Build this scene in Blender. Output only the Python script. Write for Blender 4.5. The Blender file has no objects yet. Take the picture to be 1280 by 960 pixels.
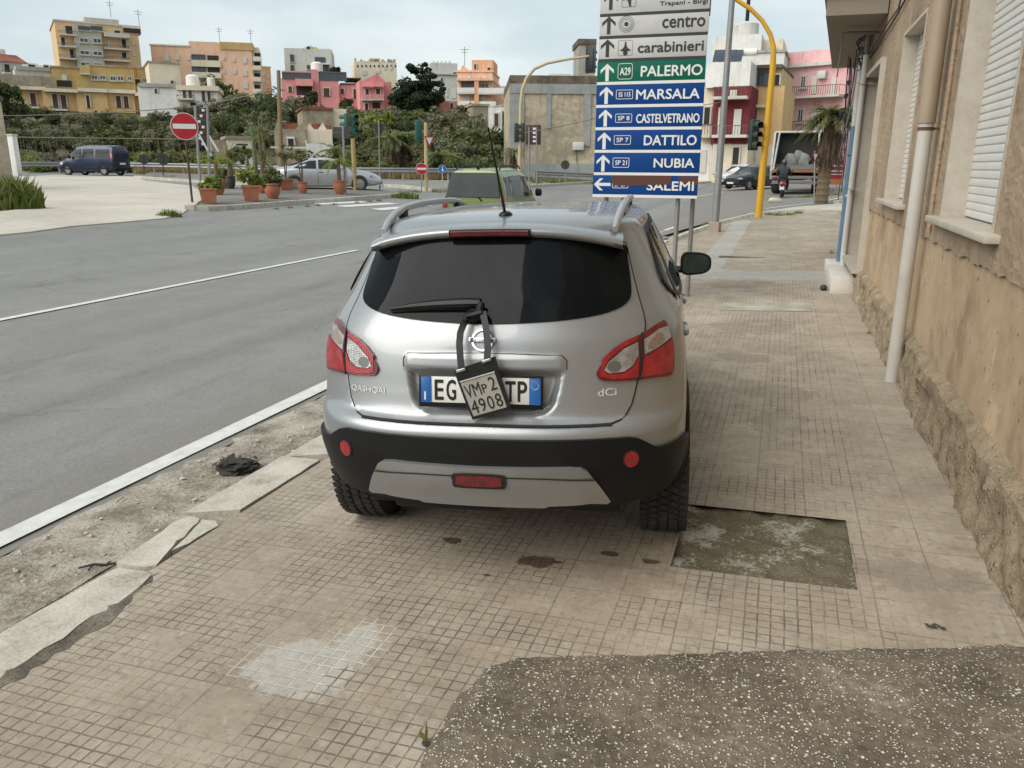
import bpy, bmesh, math, random
from mathutils import Vector, Matrix
from mathutils.geometry import delaunay_2d_cdt
pi = math.pi
scene = bpy.context.scene
COL = scene.collection

# ------------------------------------------------------------------ camera
FOC, EYE = 1000.0, 1.72            # focal length in pixels of the 1280x960 photograph, eye height in metres
YAW, PITCH, ROLL = math.radians(18.2), math.radians(15.3), math.radians(0.3)
_f = Vector((-math.sin(YAW) * math.cos(PITCH), math.cos(YAW) * math.cos(PITCH), -math.sin(PITCH)))
_r0 = Vector((math.cos(YAW), math.sin(YAW), 0)); _u0 = _r0.cross(_f)
CR = _r0 * math.cos(ROLL) + _u0 * math.sin(ROLL); CU = -_r0 * math.sin(ROLL) + _u0 * math.cos(ROLL)
CAM = Vector((0, 0, EYE))
cd = bpy.data.cameras.new('camera'); cam = bpy.data.objects.new('camera', cd); COL.objects.link(cam)
m = Matrix((CR, CU, -_f)).transposed().to_4x4(); m.translation = CAM
cam.matrix_world = m
cd.sensor_fit = 'HORIZONTAL'; cd.sensor_width = 36.0; cd.lens = 36.0 * FOC / 1280.0
cd.clip_start = 0.05; cd.clip_end = 3000
scene.camera = cam

# ------------------------------------------------------------------ sky, sun, exposure
SUN_EL, SUN_AZ = math.radians(41), math.radians(218)      # azimuth clockwise from +Y
w = bpy.data.worlds.new('World'); scene.world = w; w.use_nodes = True
nt = w.node_tree; nt.nodes.clear()
out = nt.nodes.new('ShaderNodeOutputWorld'); bg = nt.nodes.new('ShaderNodeBackground')
sky = nt.nodes.new('ShaderNodeTexSky'); sky.sky_type = 'NISHITA'; sky.sun_disc = False
sky.sun_elevation = SUN_EL; sky.sun_rotation = SUN_AZ; sky.air_density = 1.2; sky.dust_density = 1.5
tc = nt.nodes.new('ShaderNodeTexCoord'); mp = nt.nodes.new('ShaderNodeMapping'); mp.inputs['Scale'].default_value = (1.6, 1.6, 5.0)
mp.inputs['Location'].default_value = (0.7, 0.35, 0.2)
nz = nt.nodes.new('ShaderNodeTexNoise'); nz.inputs['Scale'].default_value = 1.7; nz.inputs['Detail'].default_value = 7; nz.inputs['Roughness'].default_value = .52
rp = nt.nodes.new('ShaderNodeValToRGB')
rp.color_ramp.elements[0].position = .34; rp.color_ramp.elements[0].color = (3.75, 4.45, 4.75, 1)
rp.color_ramp.elements[1].position = .66; rp.color_ramp.elements[1].color = (5.7, 6.15, 6.2, 1)
e = rp.color_ramp.elements.new(.5); e.color = (4.5, 5.15, 5.4, 1)
mx = nt.nodes.new('ShaderNodeMix'); mx.data_type = 'RGBA'; mx.inputs[0].default_value = .88
nt.links.new(tc.outputs['Generated'], mp.inputs[0]); nt.links.new(mp.outputs[0], nz.inputs['Vector']); nt.links.new(nz.outputs['Fac'], rp.inputs[0])
nt.links.new(sky.outputs[0], mx.inputs[6]); nt.links.new(rp.outputs[0], mx.inputs[7]); nt.links.new(mx.outputs[2], bg.inputs[0])
bg.inputs[1].default_value = 0.10
nt.links.new(bg.outputs[0], out.inputs[0])
sd = bpy.data.lights.new('sun', 'SUN'); sd.energy = 2.0; sd.angle = math.radians(60); sd.color = (1, .97, .91)
so = bpy.data.objects.new('sun', sd); COL.objects.link(so)
sv = Vector((math.sin(SUN_AZ) * math.cos(SUN_EL), math.cos(SUN_AZ) * math.cos(SUN_EL), math.sin(SUN_EL)))
so.rotation_euler = sv.to_track_quat('Z', 'Y').to_euler()
vs = scene.view_settings; vs.view_transform = 'Standard'; vs.look = 'None'; vs.exposure = 0.62; vs.gamma = 1.0; vs.use_curve_mapping = False
scene.render.engine = 'CYCLES'; scene.cycles.max_bounces = 6

# ------------------------------------------------------------------ lie of the land
def sstep(a, b, t):
    t = min(1, max(0, (t - a) / (b - a))); return t * t * (3 - 2 * t)
def T(x, y):
    """height of the ground"""
    if x > -2.6: z = .03 * x
    elif x > -3.45: z = -.078 + (x + 2.6) * .07
    else: z = -.14
    lat = max(0, -10.2 - x)
    z += min(lat, 8) * .07 + min(40, max(0, lat - 8)) * .012 + min(60, max(0, y - 22)) * .012
    r = math.hypot(x, y)
    if r > 56 and y > 0:
        b = math.degrees(math.atan2(x, y))
        z += (1 - sstep(-17, -10, b)) * (sstep(62, 165, r) * 11.7)
    return z
def ray(px, py):
    return CR * ((px - 640) / FOC) + CU * ((480 - py) / FOC) + _f
def G(px, py):
    """the point of the ground seen at a place of the photograph"""
    d = ray(px, py); t = 1.0
    while t < 400:
        p = CAM + d * t
        if p.z < T(p.x, p.y):
            lo, hi = t - max(.05, t * .01), t
            for _ in range(30):
                mid = (lo + hi) / 2; p = CAM + d * mid
                if p.z < T(p.x, p.y): hi = mid
                else: lo = mid
            return CAM + d * hi
        t += max(.05, t * .01)
    return CAM + d * 400
def atr(px, py, dist):
    d = ray(px, py); return CAM + d * (dist / math.hypot(d.x, d.y))
def onY(px, py, y):
    d = ray(px, py); return CAM + d * (y / d.y)
def onX(px, py, x):
    d = ray(px, py); return CAM + d * (x / d.x)

# ------------------------------------------------------------------ materials
class NT:
    def __init__(s, name):
        s.m = bpy.data.materials.new(name); s.m.use_nodes = True; s.t = s.m.node_tree; s.t.nodes.clear()
        s.o = s.t.nodes.new('ShaderNodeOutputMaterial'); s.b = s.t.nodes.new('ShaderNodeBsdfPrincipled')
        s.t.links.new(s.b.outputs[0], s.o.inputs[0]); s._p = None
    def n(s, ty, **kw):
        return s.t.nodes.new('ShaderNode' + ty)
    def put(s, sock, v):
        if isinstance(v, bpy.types.NodeSocket): s.t.links.new(v, sock)
        elif v is not None:
            if isinstance(v, (tuple, list)) and len(v) == 3 and sock.type == 'RGBA': v = (*v, 1)
            sock.default_value = v
    def pos(s):
        if s._p is None: s._p = s.n('NewGeometry').outputs['Position']
        return s._p
    def obj(s): return s.n('TexCoord').outputs['Object']
    def math(s, op, a, b=None, c=None, clamp=False):
        k = s.n('Math'); k.operation = op; k.use_clamp = clamp
        s.put(k.inputs[0], a); s.put(k.inputs[1], b); s.put(k.inputs[2], c); return k.outputs[0]
    def vmul(s, v, k):
        q = s.n('VectorMath'); q.operation = 'MULTIPLY'; s.put(q.inputs[0], v); s.put(q.inputs[1], k); return q.outputs[0]
    def vadd(s, v, k):
        q = s.n('VectorMath'); q.operation = 'ADD'; s.put(q.inputs[0], v); s.put(q.inputs[1], k); return q.outputs[0]
    def xyz(s, v):
        q = s.n('SeparateXYZ'); s.put(q.inputs[0], v); return q.outputs
    def comb(s, x, y, z=0.0):
        q = s.n('CombineXYZ'); s.put(q.inputs[0], x); s.put(q.inputs[1], y); s.put(q.inputs[2], z); return q.outputs[0]
    def noise(s, v, scale, detail=4, rough=.55, col=False):
        q = s.n('TexNoise'); s.put(q.inputs['Vector'], v); q.inputs['Scale'].default_value = scale
        q.inputs['Detail'].default_value = detail; q.inputs['Roughness'].default_value = rough
        return q.outputs['Color' if col else 'Fac']
    def voro(s, v, scale, feat='F1', out='Distance', rnd=1.0):
        q = s.n('TexVoronoi'); q.feature = feat; s.put(q.inputs['Vector'], v); q.inputs['Scale'].default_value = scale
        q.inputs['Randomness'].default_value = rnd; return q.outputs[out]
    def white(s, v):
        q = s.n('TexWhiteNoise'); s.put(q.inputs['Vector'], v); return q.outputs['Value']
    def step(s, x, a, b, lo=0.0, hi=1.0):
        q = s.n('MapRange'); q.interpolation_type = 'SMOOTHSTEP'; s.put(q.inputs[0], x); q.inputs[1].default_value = a; q.inputs[2].default_value = b
        q.inputs[3].default_value = lo; q.inputs[4].default_value = hi; return q.outputs[0]
    def mix(s, f, a, b, mode='MIX'):
        q = s.n('Mix'); q.data_type = 'RGBA'; q.blend_type = mode; s.put(q.inputs[0], f); s.put(q.inputs[6], a); s.put(q.inputs[7], b); return q.outputs[2]
    def ramp(s, x, stops):
        q = s.n('ValToRGB'); s.put(q.inputs[0], x); cr = q.color_ramp
        cr.elements[0].position, cr.elements[0].color = stops[0][0], (*stops[0][1], 1)
        cr.elements[1].position, cr.elements[1].color = stops[-1][0], (*stops[-1][1], 1)
        for p, c in stops[1:-1]: cr.elements.new(p).color = (*c, 1)
        return q.outputs[0]
    def bump(s, h, strength=.4, dist=.01):
        q = s.n('Bump'); q.inputs['Strength'].default_value = strength; q.inputs['Distance'].default_value = dist
        s.put(q.inputs['Height'], h); s.t.links.new(q.outputs[0], s.b.inputs['Normal'])
    def set(s, **kw):
        for k, v in kw.items(): s.put(s.b.inputs[k.replace('_', ' ')], v)
        return s.m
MC = {}
def mat(name, col, rough=.6, metal=0., var=.12, scale=6., bump=0., coat=0., spec=.5, dirt=None, dscale=1.2):
    """plain painted or plastic surface with uneven tone, optional grime"""
    if name in MC: return MC[name]
    s = NT(name); v = s.obj()
    f = s.noise(v, scale, 5)
    c = s.mix(f, tuple(k * (1 - var) for k in col), tuple(min(1, k * (1 + var)) for k in col))
    if dirt:
        d = s.step(s.noise(v, dscale, 6, .65), .48, .72)
        c = s.mix(s.math('MULTIPLY', d, dirt[3]), c, dirt[:3])
    s.set(Base_Color=c, Roughness=s.step(f, .2, .8, max(0, rough - .06), min(1, rough + .06)), Metallic=metal, Coat_Weight=coat, Specular_IOR_Level=spec)
    s.b.inputs['Coat Roughness'].default_value = .06
    if bump: s.bump(s.noise(v, scale * 6, 6), bump, .01)
    MC[name] = s.m; return s.m

# ------------------------------------------------------------------ mesh building
class MB:
    def __init__(s): s.v = []; s.f = []; s.m = []
    def add(s, vs, fs, m=0):
        o = len(s.v); s.v += [tuple(p) for p in vs]; s.f += [[i + o for i in f] for f in fs]; s.m += [m] * len(fs); return s
    def box(s, c, d, m=0, rz=0.0, M=None):
        x, y, z = d[0] / 2, d[1] / 2, d[2] / 2
        vs = [Vector((i * x, j * y, k * z)) for i in (-1, 1) for j in (-1, 1) for k in (-1, 1)]
        R = M if M is not None else Matrix.Rotation(rz, 3, 'Z')
        vs = [R @ v + Vector(c) for v in vs]
        return s.add(vs, [(0, 1, 3, 2), (4, 6, 7, 5), (0, 4, 5, 1), (2, 3, 7, 6), (0, 2, 6, 4), (1, 5, 7, 3)], m)
    def rbox(s, c, d, r=.02, m=0, rz=0.0, M=None):
        """box with chamfered edges"""
        bm = bmesh.new(); bmesh.ops.create_cube(bm, size=1)
        for v in bm.verts: v.co = Vector((v.co.x * d[0], v.co.y * d[1], v.co.z * d[2]))
        bmesh.ops.bevel(bm, geom=bm.edges[:], offset=r, segments=2, profile=.5, affect='EDGES')
        R = M if M is not None else Matrix.Rotation(rz, 3, 'Z')
        bm.verts.index_update()
        s.add([R @ v.co + Vector(c) for v in bm.verts], [[v.index for v in f.verts] for f in bm.faces], m); bm.free(); return s
    def prism(s, pts, vec, m=0):
        n = len(pts); a = [Vector(p) for p in pts]; b = [p + Vector(vec) for p in a]
        return s.add(a + b, [list(range(n))[::-1], list(range(n, 2 * n))] + [(i, (i + 1) % n, n + (i + 1) % n, n + i) for i in range(n)], m)
    def tube(s, pts, r, n=8, m=0, cap=True):
        pts = [Vector(p) for p in pts]; k = len(pts); rr = r if isinstance(r, (list, tuple)) else [r] * k
        up = None; vs = []
        for i, p in enumerate(pts):
            t = (pts[min(i + 1, k - 1)] - pts[max(i - 1, 0)]).normalized()
            if up is None: up = Vector((0, 0, 1)) if abs(t.z) < .9 else Vector((1, 0, 0))
            x = t.cross(up).normalized(); y = x.cross(t).normalized(); up = y
            vs += [p + (x * math.cos(2 * pi * j / n) + y * math.sin(2 * pi * j / n)) * rr[i] for j in range(n)]
        fs = [(i * n + j, i * n + (j + 1) % n, (i + 1) * n + (j + 1) % n, (i + 1) * n + j) for i in range(k - 1) for j in range(n)]
        if cap: fs += [list(range(n))[::-1], list(range((k - 1) * n, k * n))]
        return s.add(vs, fs, m)
    def lathe(s, prof, n=24, m=0, M=None, c=(0, 0, 0), cap=True):
        """profile of (radius, height) turned about local Z, then M"""
        R = M if M is not None else Matrix.Identity(3); vs = []; k = len(prof)
        for r, z in prof: vs += [R @ Vector((r * math.cos(2 * pi * j / n), r * math.sin(2 * pi * j / n), z)) + Vector(c) for j in range(n)]
        fs = [(i * n + j, i * n + (j + 1) % n, (i + 1) * n + (j + 1) % n, (i + 1) * n + j) for i in range(k - 1) for j in range(n)]
        if cap: fs += [list(range(n))[::-1], list(range((k - 1) * n, k * n))]
        return s.add(vs, fs, m)
    def build(s, name, mats, parent=None, sharp=35, recalc=True):
        me = bpy.data.meshes.new(name); me.from_pydata(s.v, [], s.f)
        mats = mats if isinstance(mats, (list, tuple)) else [mats]
        for q in mats: me.materials.append(q)
        me.polygons.foreach_set('material_index', s.m)
        if recalc:
            bm = bmesh.new(); bm.from_mesh(me); bmesh.ops.recalc_face_normals(bm, faces=bm.faces[:]); bm.to_mesh(me); bm.free()
        if sharp:
            me.polygons.foreach_set('use_smooth', [True] * len(me.polygons)); me.set_sharp_from_angle(angle=math.radians(sharp))
        me.update()
        o = bpy.data.objects.new(name, me); COL.objects.link(o)
        if parent: o.parent = parent
        return o
def tag(o, label=None, cat=None, group=None, kind=None):
    if label: o['label'] = label
    if cat: o['category'] = cat
    if group: o['group'] = group
    if kind: o['kind'] = kind
    return o
def thing(name, label, cat, loc=(0, 0, 0), rz=0.0, group=None):
    o = bpy.data.objects.new(name, None); COL.objects.link(o); o.empty_display_size = .2
    o.location = loc; o.rotation_euler = (0, 0, rz); return tag(o, label, cat, group)
def dup(o, parent=None):
    c = o.copy(); COL.objects.link(c)
    if parent: c.parent = parent
    for ch in [k for k in KIDS.get(o.name, [])]: dup(ch, c)
    return c
KIDS = {}
def index_kids():
    KIDS.clear()
    for o in bpy.data.objects:
        if o.parent: KIDS.setdefault(o.parent.name, []).append(o)
def inpoly(p, poly):
    x, y = p; c = False; n = len(poly)
    for i in range(n):
        x1, y1 = poly[i]; x2, y2 = poly[i - 1]
        if (y1 > y) != (y2 > y) and x < (x2 - x1) * (y - y1) / (y2 - y1) + x1: c = not c
    return c
def polydist(p, poly):
    best = 1e9; x, y = p
    for i in range(len(poly)):
        x1, y1 = poly[i]; x2, y2 = poly[i - 1]; dx, dy = x2 - x1, y2 - y1; L = dx * dx + dy * dy
        t = 0 if L == 0 else min(1, max(0, ((x - x1) * dx + (y - y1) * dy) / L))
        best = min(best, math.hypot(x - x1 - t * dx, y - y1 - t * dy))
    return best
def fill(poly, step, edge=None):
    """points and triangles filling a 2-D outline"""
    edge = edge or step; b = []
    n = len(poly)
    for i in range(n):
        p, q = poly[i], poly[(i + 1) % n]; k = max(1, int(math.dist(p, q) / edge))
        b += [(p[0] + (q[0] - p[0]) * j / k, p[1] + (q[1] - p[1]) * j / k) for j in range(k)]
    xs = [p[0] for p in b]; ys = [p[1] for p in b]; ins = []
    y = min(ys) + step * .5; r = 0
    while y < max(ys):
        x = min(xs) + step * (.5 + .5 * (r % 2))
        while x < max(xs):
            if inpoly((x, y), b) and polydist((x, y), poly) > step * .45: ins.append((x, y))
            x += step
        y += step; r += 1
    vs, _, fs, *_ = delaunay_2d_cdt([Vector(p) for p in b + ins], [], [list(range(len(b)))], 1, 1e-7)
    return [tuple(v) for v in vs], [list(f) for f in fs], len(b)
def smoothpoly(pts, k=3):
    """closed Catmull-Rom through the points"""
    n = len(pts); o = []
    for i in range(n):
        a, b, c, d = (Vector(pts[(i + j - 1) % n]) for j in range(4))
        for q in range(k):
            t = q / k; o.append(tuple(.5 * ((2 * b) + (c - a) * t + (2 * a - 5 * b + 4 * c - d) * t * t + (3 * b - a - 3 * c + d) * t ** 3)))
    return o
def sheet(name, poly, dz, m, step=1.0, zf=None, skirt=0.0, kind='structure', edge=None):
    vs, fs, nb = fill(poly, step, edge)
    zf = zf or T
    V = [(x, y, zf(x, y) + dz) for x, y in vs]
    mb = MB(); mb.add(V, fs)
    if skirt:
        B = V[:nb]; mb.add(B + [(x, y, z - skirt) for x, y, z in B], [(i, (i + 1) % nb, nb + (i + 1) % nb, nb + i) for i in range(nb)])
    o = mb.build(name, m, sharp=40)
    o['kind'] = kind; return o
def text(body, name, m, parent, size_w, size_h, M, bold=0.0, ext=.002, label=None):
    """lettering stretched to a width and height, lying in the XY plane of M, lower left at the origin"""
    cu = bpy.data.curves.new(name, 'FONT'); cu.body = body; cu.size = 1; cu.resolution_u = 3
    ob = bpy.data.objects.new(name, cu); COL.objects.link(ob)
    dg = bpy.context.evaluated_depsgraph_get(); dg.update()
    me = bpy.data.meshes.new_from_object(ob.evaluated_get(dg)); bpy.data.objects.remove(ob); bpy.data.curves.remove(cu)
    xs = [v.co.x for v in me.vertices]; ys = [v.co.y for v in me.vertices]
    x0, y0, sx, sy = min(xs), min(ys), size_w / (max(xs) - min(xs)), size_h / (max(ys) - min(ys))
    bm = bmesh.new(); bm.from_mesh(me)
    for v in bm.verts: v.co = Vector(((v.co.x - x0) * sx, (v.co.y - y0) * sy, 0))
    if ext:
        r = bmesh.ops.extrude_face_region(bm, geom=bm.faces[:])
        for v in [g for g in r['geom'] if isinstance(g, bmesh.types.BMVert)]: v.co.z += ext
    for v in bm.verts: v.co = M @ v.co
    if bold:                                            # heavier strokes: copies a hair apart
        g0 = bm.verts[:] + bm.edges[:] + bm.faces[:]; X, Y, N = (M.to_3x3() @ Vector(k) for k in ((1, 0, 0), (0, 1, 0), (0, 0, 1)))
        for i, (dx, dy) in enumerate(((1, 0), (-1, 0), (0, 1), (0, -1))):
            r = bmesh.ops.duplicate(bm, geom=g0); d = (X * dx + Y * dy) * bold * size_h + N * (.00025 * (i + 1))
            for v in [q for q in r['geom'] if isinstance(q, bmesh.types.BMVert)]: v.co += d
    bmesh.ops.recalc_face_normals(bm, faces=bm.faces[:])
    bm.to_mesh(me); bm.free(); me.materials.clear(); me.materials.append(m); me.name = name
    o = bpy.data.objects.new(name, me); COL.objects.link(o)
    if parent: o.parent = parent
    return o
def blob(c, r, seed=0, n=2, jag=.15):
    rnd = random.Random(seed); bm = bmesh.new(); bmesh.ops.create_icosphere(bm, subdivisions=n, radius=1)
    vs = []
    for v in bm.verts:
        k = 1 + rnd.uniform(-jag, jag); vs.append((c[0] + v.co.x * r[0] * k, c[1] + v.co.y * r[1] * k, c[2] + v.co.z * r[2] * k))
    bm.verts.index_update(); fs = [[v.index for v in f.verts] for f in bm.faces]; bm.free(); return vs, fs
# ------------------------------------------------------------------ ground materials
def m_pavement():
    s = NT('pavement_tiles'); p = s.pos(); x, y, _ = s.xyz(p)
    wob = s.math('MULTIPLY', s.math('SUBTRACT', s.noise(p, 3, 2), .5), .012)
    x = s.math('ADD', x, wob); y = s.math('ADD', y, wob)
    def edge(v, step):
        f = s.math('FRACT', s.math('DIVIDE', v, step)); return s.math('SUBTRACT', .5, s.math('ABSOLUTE', s.math('SUBTRACT', f, .5)))
    es = s.math('MINIMUM', edge(x, .05), edge(y, .05)); el = s.math('MINIMUM', edge(x, .25), edge(y, .25))
    tile = s.comb(s.math('FLOOR', s.math('DIVIDE', x, .25)), s.math('FLOOR', s.math('DIVIDE', y, .25)))
    cell = s.comb(s.math('FLOOR', s.math('DIVIDE', x, .05)), s.math('FLOOR', s.math('DIVIDE', y, .05)))
    tw, cw = s.white(tile), s.white(s.vadd(cell, (7.3, 1.7, 0)))
    worn = s.math('ADD', s.math('MULTIPLY', s.noise(p, 1.1, 4), 1.15), s.math('MULTIPLY', tw, .38))
    vis = s.math('MULTIPLY', s.step(worn, .44, .92), s.step(s.math('ADD', x, s.math('MULTIPLY', s.math('SUBTRACT', s.noise(p, 1.7, 3), .5), .6)), .42, .62, 1, .22)); fine = s.noise(p, 40, 5, .7)
    jag = s.math('MULTIPLY', s.math('SUBTRACT', s.noise(p, 60, 3), .5), .09)
    brk = s.step(s.math('ADD', s.noise(s.vadd(p, (4, 4, 0)), 9, 4, .65), s.math('MULTIPLY', s.white(s.vadd(cell, (2.2, 9.4, 0))), .22)), .44, .72)
    gs = s.math('MULTIPLY', s.step(s.math('ADD', es, jag), .02, .10, 1, 0), s.math('MAXIMUM', s.math('MULTIPLY', vis, s.math('ADD', s.math('MULTIPLY', brk, .85), .25)), .10))
    gl = s.math('MULTIPLY', s.step(s.math('ADD', el, s.math('MULTIPLY', jag, .3)), .006, .022, 1, 0), s.step(s.noise(p, 2.3, 3), .3, .55, .15, .62))
    g = s.math('MAXIMUM', gs, gl)
    big = s.noise(p, .7, 6, .62); mid = s.noise(p, 4.5, 6, .65)
    c = s.ramp(s.math('ADD', s.math('MULTIPLY', big, .6), s.math('MULTIPLY', mid, .4)), [(.30, (0.206, 0.157, 0.112)), (.43, (0.326, 0.262, 0.193)), (.53, (0.398, 0.329, 0.249)), (.65, (0.497, 0.427, 0.337))])
    c = s.mix(s.math('MULTIPLY', s.math('SUBTRACT', tw, .2), .22), c, (.23, .185, .14))
    c = s.mix(s.math('MULTIPLY', cw, .16), c, (.40, .37, .32))
    c = s.mix(s.step(fine, .5, .72, 0, .5), c, (.15, .122, .095)); c = s.mix(s.step(s.noise(s.vadd(p, (8, 1, 0)), 13, 5, .7), .53, .70, 0, .42), c, (.165, .13, .098)); c = s.mix(s.step(s.noise(s.vadd(p, (2, 6, 0)), 17, 4, .7), .56, .68, 0, .35), c, (.50, .46, .39))
    # worn, paler walking line by the wall and dark traffic patches
    c = s.mix(s.step(s.noise(s.vadd(p, (3.3, 9.1, 0)), .55, 5, .6), .55, .70, 0, .4), c, (.17, .14, .108))
    c = s.mix(s.math('MULTIPLY', g, .68), c, (.075, .063, .05))
    # lime splash
    def spot(cx, cy, rx, ry, wild=.7, sc=7.0):
        d = s.math('SQRT', s.math('ADD', s.math('POWER', s.math('DIVIDE', s.math('SUBTRACT', x, cx), rx), 2.0), s.math('POWER', s.math('DIVIDE', s.math('SUBTRACT', y, cy), ry), 2.0)))
        return s.step(s.math('ADD', d, s.math('MULTIPLY', s.math('SUBTRACT', s.noise(p, sc, 5, .65), .5), wild * 2)), .82, 1.06, 1, 0)
    lime = s.math('MAXIMUM', spot(-1.50, 2.17, .21, .16, 1.1, 11), spot(-1.40, 2.33, .10, .16, .9, 11))
    c = s.mix(s.math('MULTIPLY', lime, s.math('MULTIPLY', s.math('SUBTRACT', .66, s.math('MULTIPLY', g, .62)), s.step(s.noise(p, 26, 4, .7), .32, .62, .45, 1.0))), c, (.50, .49, .455))
    lg = s.math('MAXIMUM', spot(-1.58, 2.17, .26, .17, 1.0, 9), spot(-1.40, 2.36, .15, .19, .9, 9)); c = s.mix(s.math('MULTIPLY', s.math('MULTIPLY', lg, g), .85), c, (.62, .59, .53))
    lime2 = s.math('MAXIMUM', spot(-.45, 16.5, .6, .55, .9, 3), spot(-.2, 10.6, .45, .3, .9, 4))
    c = s.mix(s.math('MULTIPLY', lime2, .22), c, (.47, .46, .43))
    for (cx, cy, r) in ((-1.38, 3.28, .055), (-.93, 3.18, .10), (-.62, 3.35, .05), (-.42, 3.32, .045), (-.83, 3.2, .03), (-1.1, 3.0, .02)):
        c = s.mix(s.math('MULTIPLY', spot(cx, cy, r, r * .55, .9, 16), .8), c, (.06, .032, .018))
    for (cx, cy, rx, ry) in ((.1, 6.4, .32, .22), (.1, 5.6, .22, .3), (-.2, 9.2, .5, .5), (.7, 3.5, .25, .14), (-.2, 7.6, .28, .2), (-.55, 12.6, .6, .5)):
        c = s.mix(s.math('MULTIPLY', spot(cx, cy, rx, ry, 1.0, 6), .26), c, (.10, .083, .065))
    def slab(x0, x1, y0, y1, k, colr):
        wx = s.math('ADD', x, s.math('MULTIPLY', s.math('SUBTRACT', s.noise(p, 2.2, 4), .5), .25)); wy = s.math('ADD', y, s.math('MULTIPLY', s.math('SUBTRACT', s.noise(s.vadd(p, (3, 3, 0)), 2.2, 4), .5), .25))
        q = s.math('MULTIPLY', s.math('MULTIPLY', s.step(wx, x0, x0 + .06), s.step(wx, x1, x1 + .06, 1, 0)), s.math('MULTIPLY', s.step(wy, y0, y0 + .08), s.step(wy, y1, y1 + .08, 1, 0)))
        return s.mix(s.math('MULTIPLY', q, s.math('ADD', k, s.math('MULTIPLY', tw, .35))), c, colr)
    c = slab(-1.45, -.95, 14.2, 27.5, .30, (.42, .425, .41)); c = slab(-1.5, .75, 13.2, 14.4, .25, (.40, .41, .40))
    h = s.math('SUBTRACT', s.math('MULTIPLY', mid, .35), g); h = s.math('ADD', h, s.math('MULTIPLY', fine, .25))
    s.bump(h, .55, .004)
    return s.set(Base_Color=c, Roughness=s.step(big, .3, .7, .62, .85), Specular_IOR_Level=.35)
def m_asphalt(name, a, b, speck=.25):
    s = NT(name); p = s.pos(); x, y, _ = s.xyz(p)
    big = s.noise(s.vmul(p, (1, .12, 1)), .9, 5, .6); mid = s.noise(p, 2.2, 6, .6); g = s.noise(p, 160, 3, .7)
    c = s.mix(s.step(s.math('ADD', s.math('MULTIPLY', big, .6), s.math('MULTIPLY', mid, .4)), .34, .66), a, b)
    gg = s.noise(p, 48, 4, .75); c = s.mix(s.step(gg, .5, .7, 0, .35), c, tuple(k * 1.5 for k in b)); c = s.mix(s.step(gg, .5, .32, 0, .4), c, tuple(k * .5 for k in a)); tr = s.step(s.math('ABSOLUTE', s.math('SUBTRACT', s.math('ABSOLUTE', s.math('ADD', x, 6.1)), .78)), .05, .42, .3, 0); c = s.mix(tr, c, tuple(k * .62 for k in a)); c = s.mix(s.step(s.noise(s.vmul(p, (1.2, .25, 1)), 1.3, 6, .7), .58, .66, 0, .35), c, tuple(k * .6 for k in a))
    c = s.mix(s.step(g, .52, .75, 0, speck), c, tuple(min(1, k * 2.4) for k in b))
    c = s.mix(s.step(g, .5, .28, 0, .35), c, tuple(k * .4 for k in a))
    ck = s.step(s.voro(s.vadd(p, s.vmul(s.noise(p, 1.5, 4, .6, True), (.7, .7, 0))), .35, 'DISTANCE_TO_EDGE'), 0, .006, 1, 0)
    c = s.mix(s.math('MULTIPLY', ck, s.step(s.noise(p, .4, 2), .46, .6, 0, .45)), c, tuple(k * .3 for k in a))
    # dusty margin beside the kerb
    du = s.math('MULTIPLY', s.step(s.math('ADD', x, s.math('MULTIPLY', s.math('SUBTRACT', mid, .5), .5)), -4.3, -3.6), .5)
    c = s.mix(du, c, (.21, .185, .15))
    s.bump(g, .35, .004); return s.set(Base_Color=c, Roughness=.86, Specular_IOR_Level=.3)
def m_rough(name, stops, scale=1.5, speck=None, bump=.6, rough=.9):
    s = NT(name); p = s.pos(); a = s.noise(p, scale, 7, .66); b = s.noise(p, scale * 14, 5, .7)
    c = s.ramp(s.math('ADD', s.math('MULTIPLY', a, .62), s.math('MULTIPLY', b, .38)), stops)
    if speck and len(speck) == 5:
        v2 = s.voro(s.vadd(p, (3.1, 1.7, .4)), speck[4]); r2 = s.white(s.voro(s.vadd(p, (3.1, 1.7, .4)), speck[4], 'F1', 'Color')); k2 = s.math('MULTIPLY', s.step(v2, .12, .30, 1, 0), s.step(r2, .66, .70)); c = s.mix(k2, c, tuple(q * 1.08 for q in speck[0])); speck = speck[:4]
    if speck:
        col, sc, lo, hi = speck
        v = s.voro(s.vadd(p, s.vmul(s.noise(p, 30, 2, .5, True), (.02, .02, .02))), sc); r = s.white(s.voro(p, sc, 'F1', 'Color'))
        k = s.math('MULTIPLY', s.step(v, lo, hi, 1, 0), s.step(r, .28, .36))
        c = s.mix(k, c, col); b = s.math('ADD', b, k)
    s.bump(s.math('ADD', a, s.math('MULTIPLY', b, .5)), bump, .02); return s.set(Base_Color=c, Roughness=rough, Specular_IOR_Level=.25)
M_PAVE = m_pavement()
M_ROAD = m_asphalt('road_asphalt', (.195, .189, .178), (.25, .242, .228))
M_SIDE = m_rough('dusty_concrete', [(.3, (0.350, 0.311, 0.254)), (.5, (.50, .455, .385)), (.7, (0.600, 0.549, 0.472))], .35, None, .2)
M_DIRT = m_rough('gritty_dirt', [(.36, (.12, .10, .078)), (.46, (.25, .215, .17)), (.53, (.38, .335, .27)), (.64, (.50, .46, .39))], 3.2, ((.5, .47, .41), 42, .12, .3), 1.0)
M_SOIL = m_rough('hill_soil', [(.3, (.045, .05, .022)), (.5, (.085, .085, .04)), (.62, (.16, .125, .07)), (.75, (.11, .12, .045))], .16, None, .3)
M_KERB = m_rough('kerb_limestone', [(.34, (.26, .225, .18)), (.44, (.42, .38, .315)), (.54, (.53, .49, .415)), (.68, (.60, .565, .49))], 4.0, None, .5)
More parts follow.
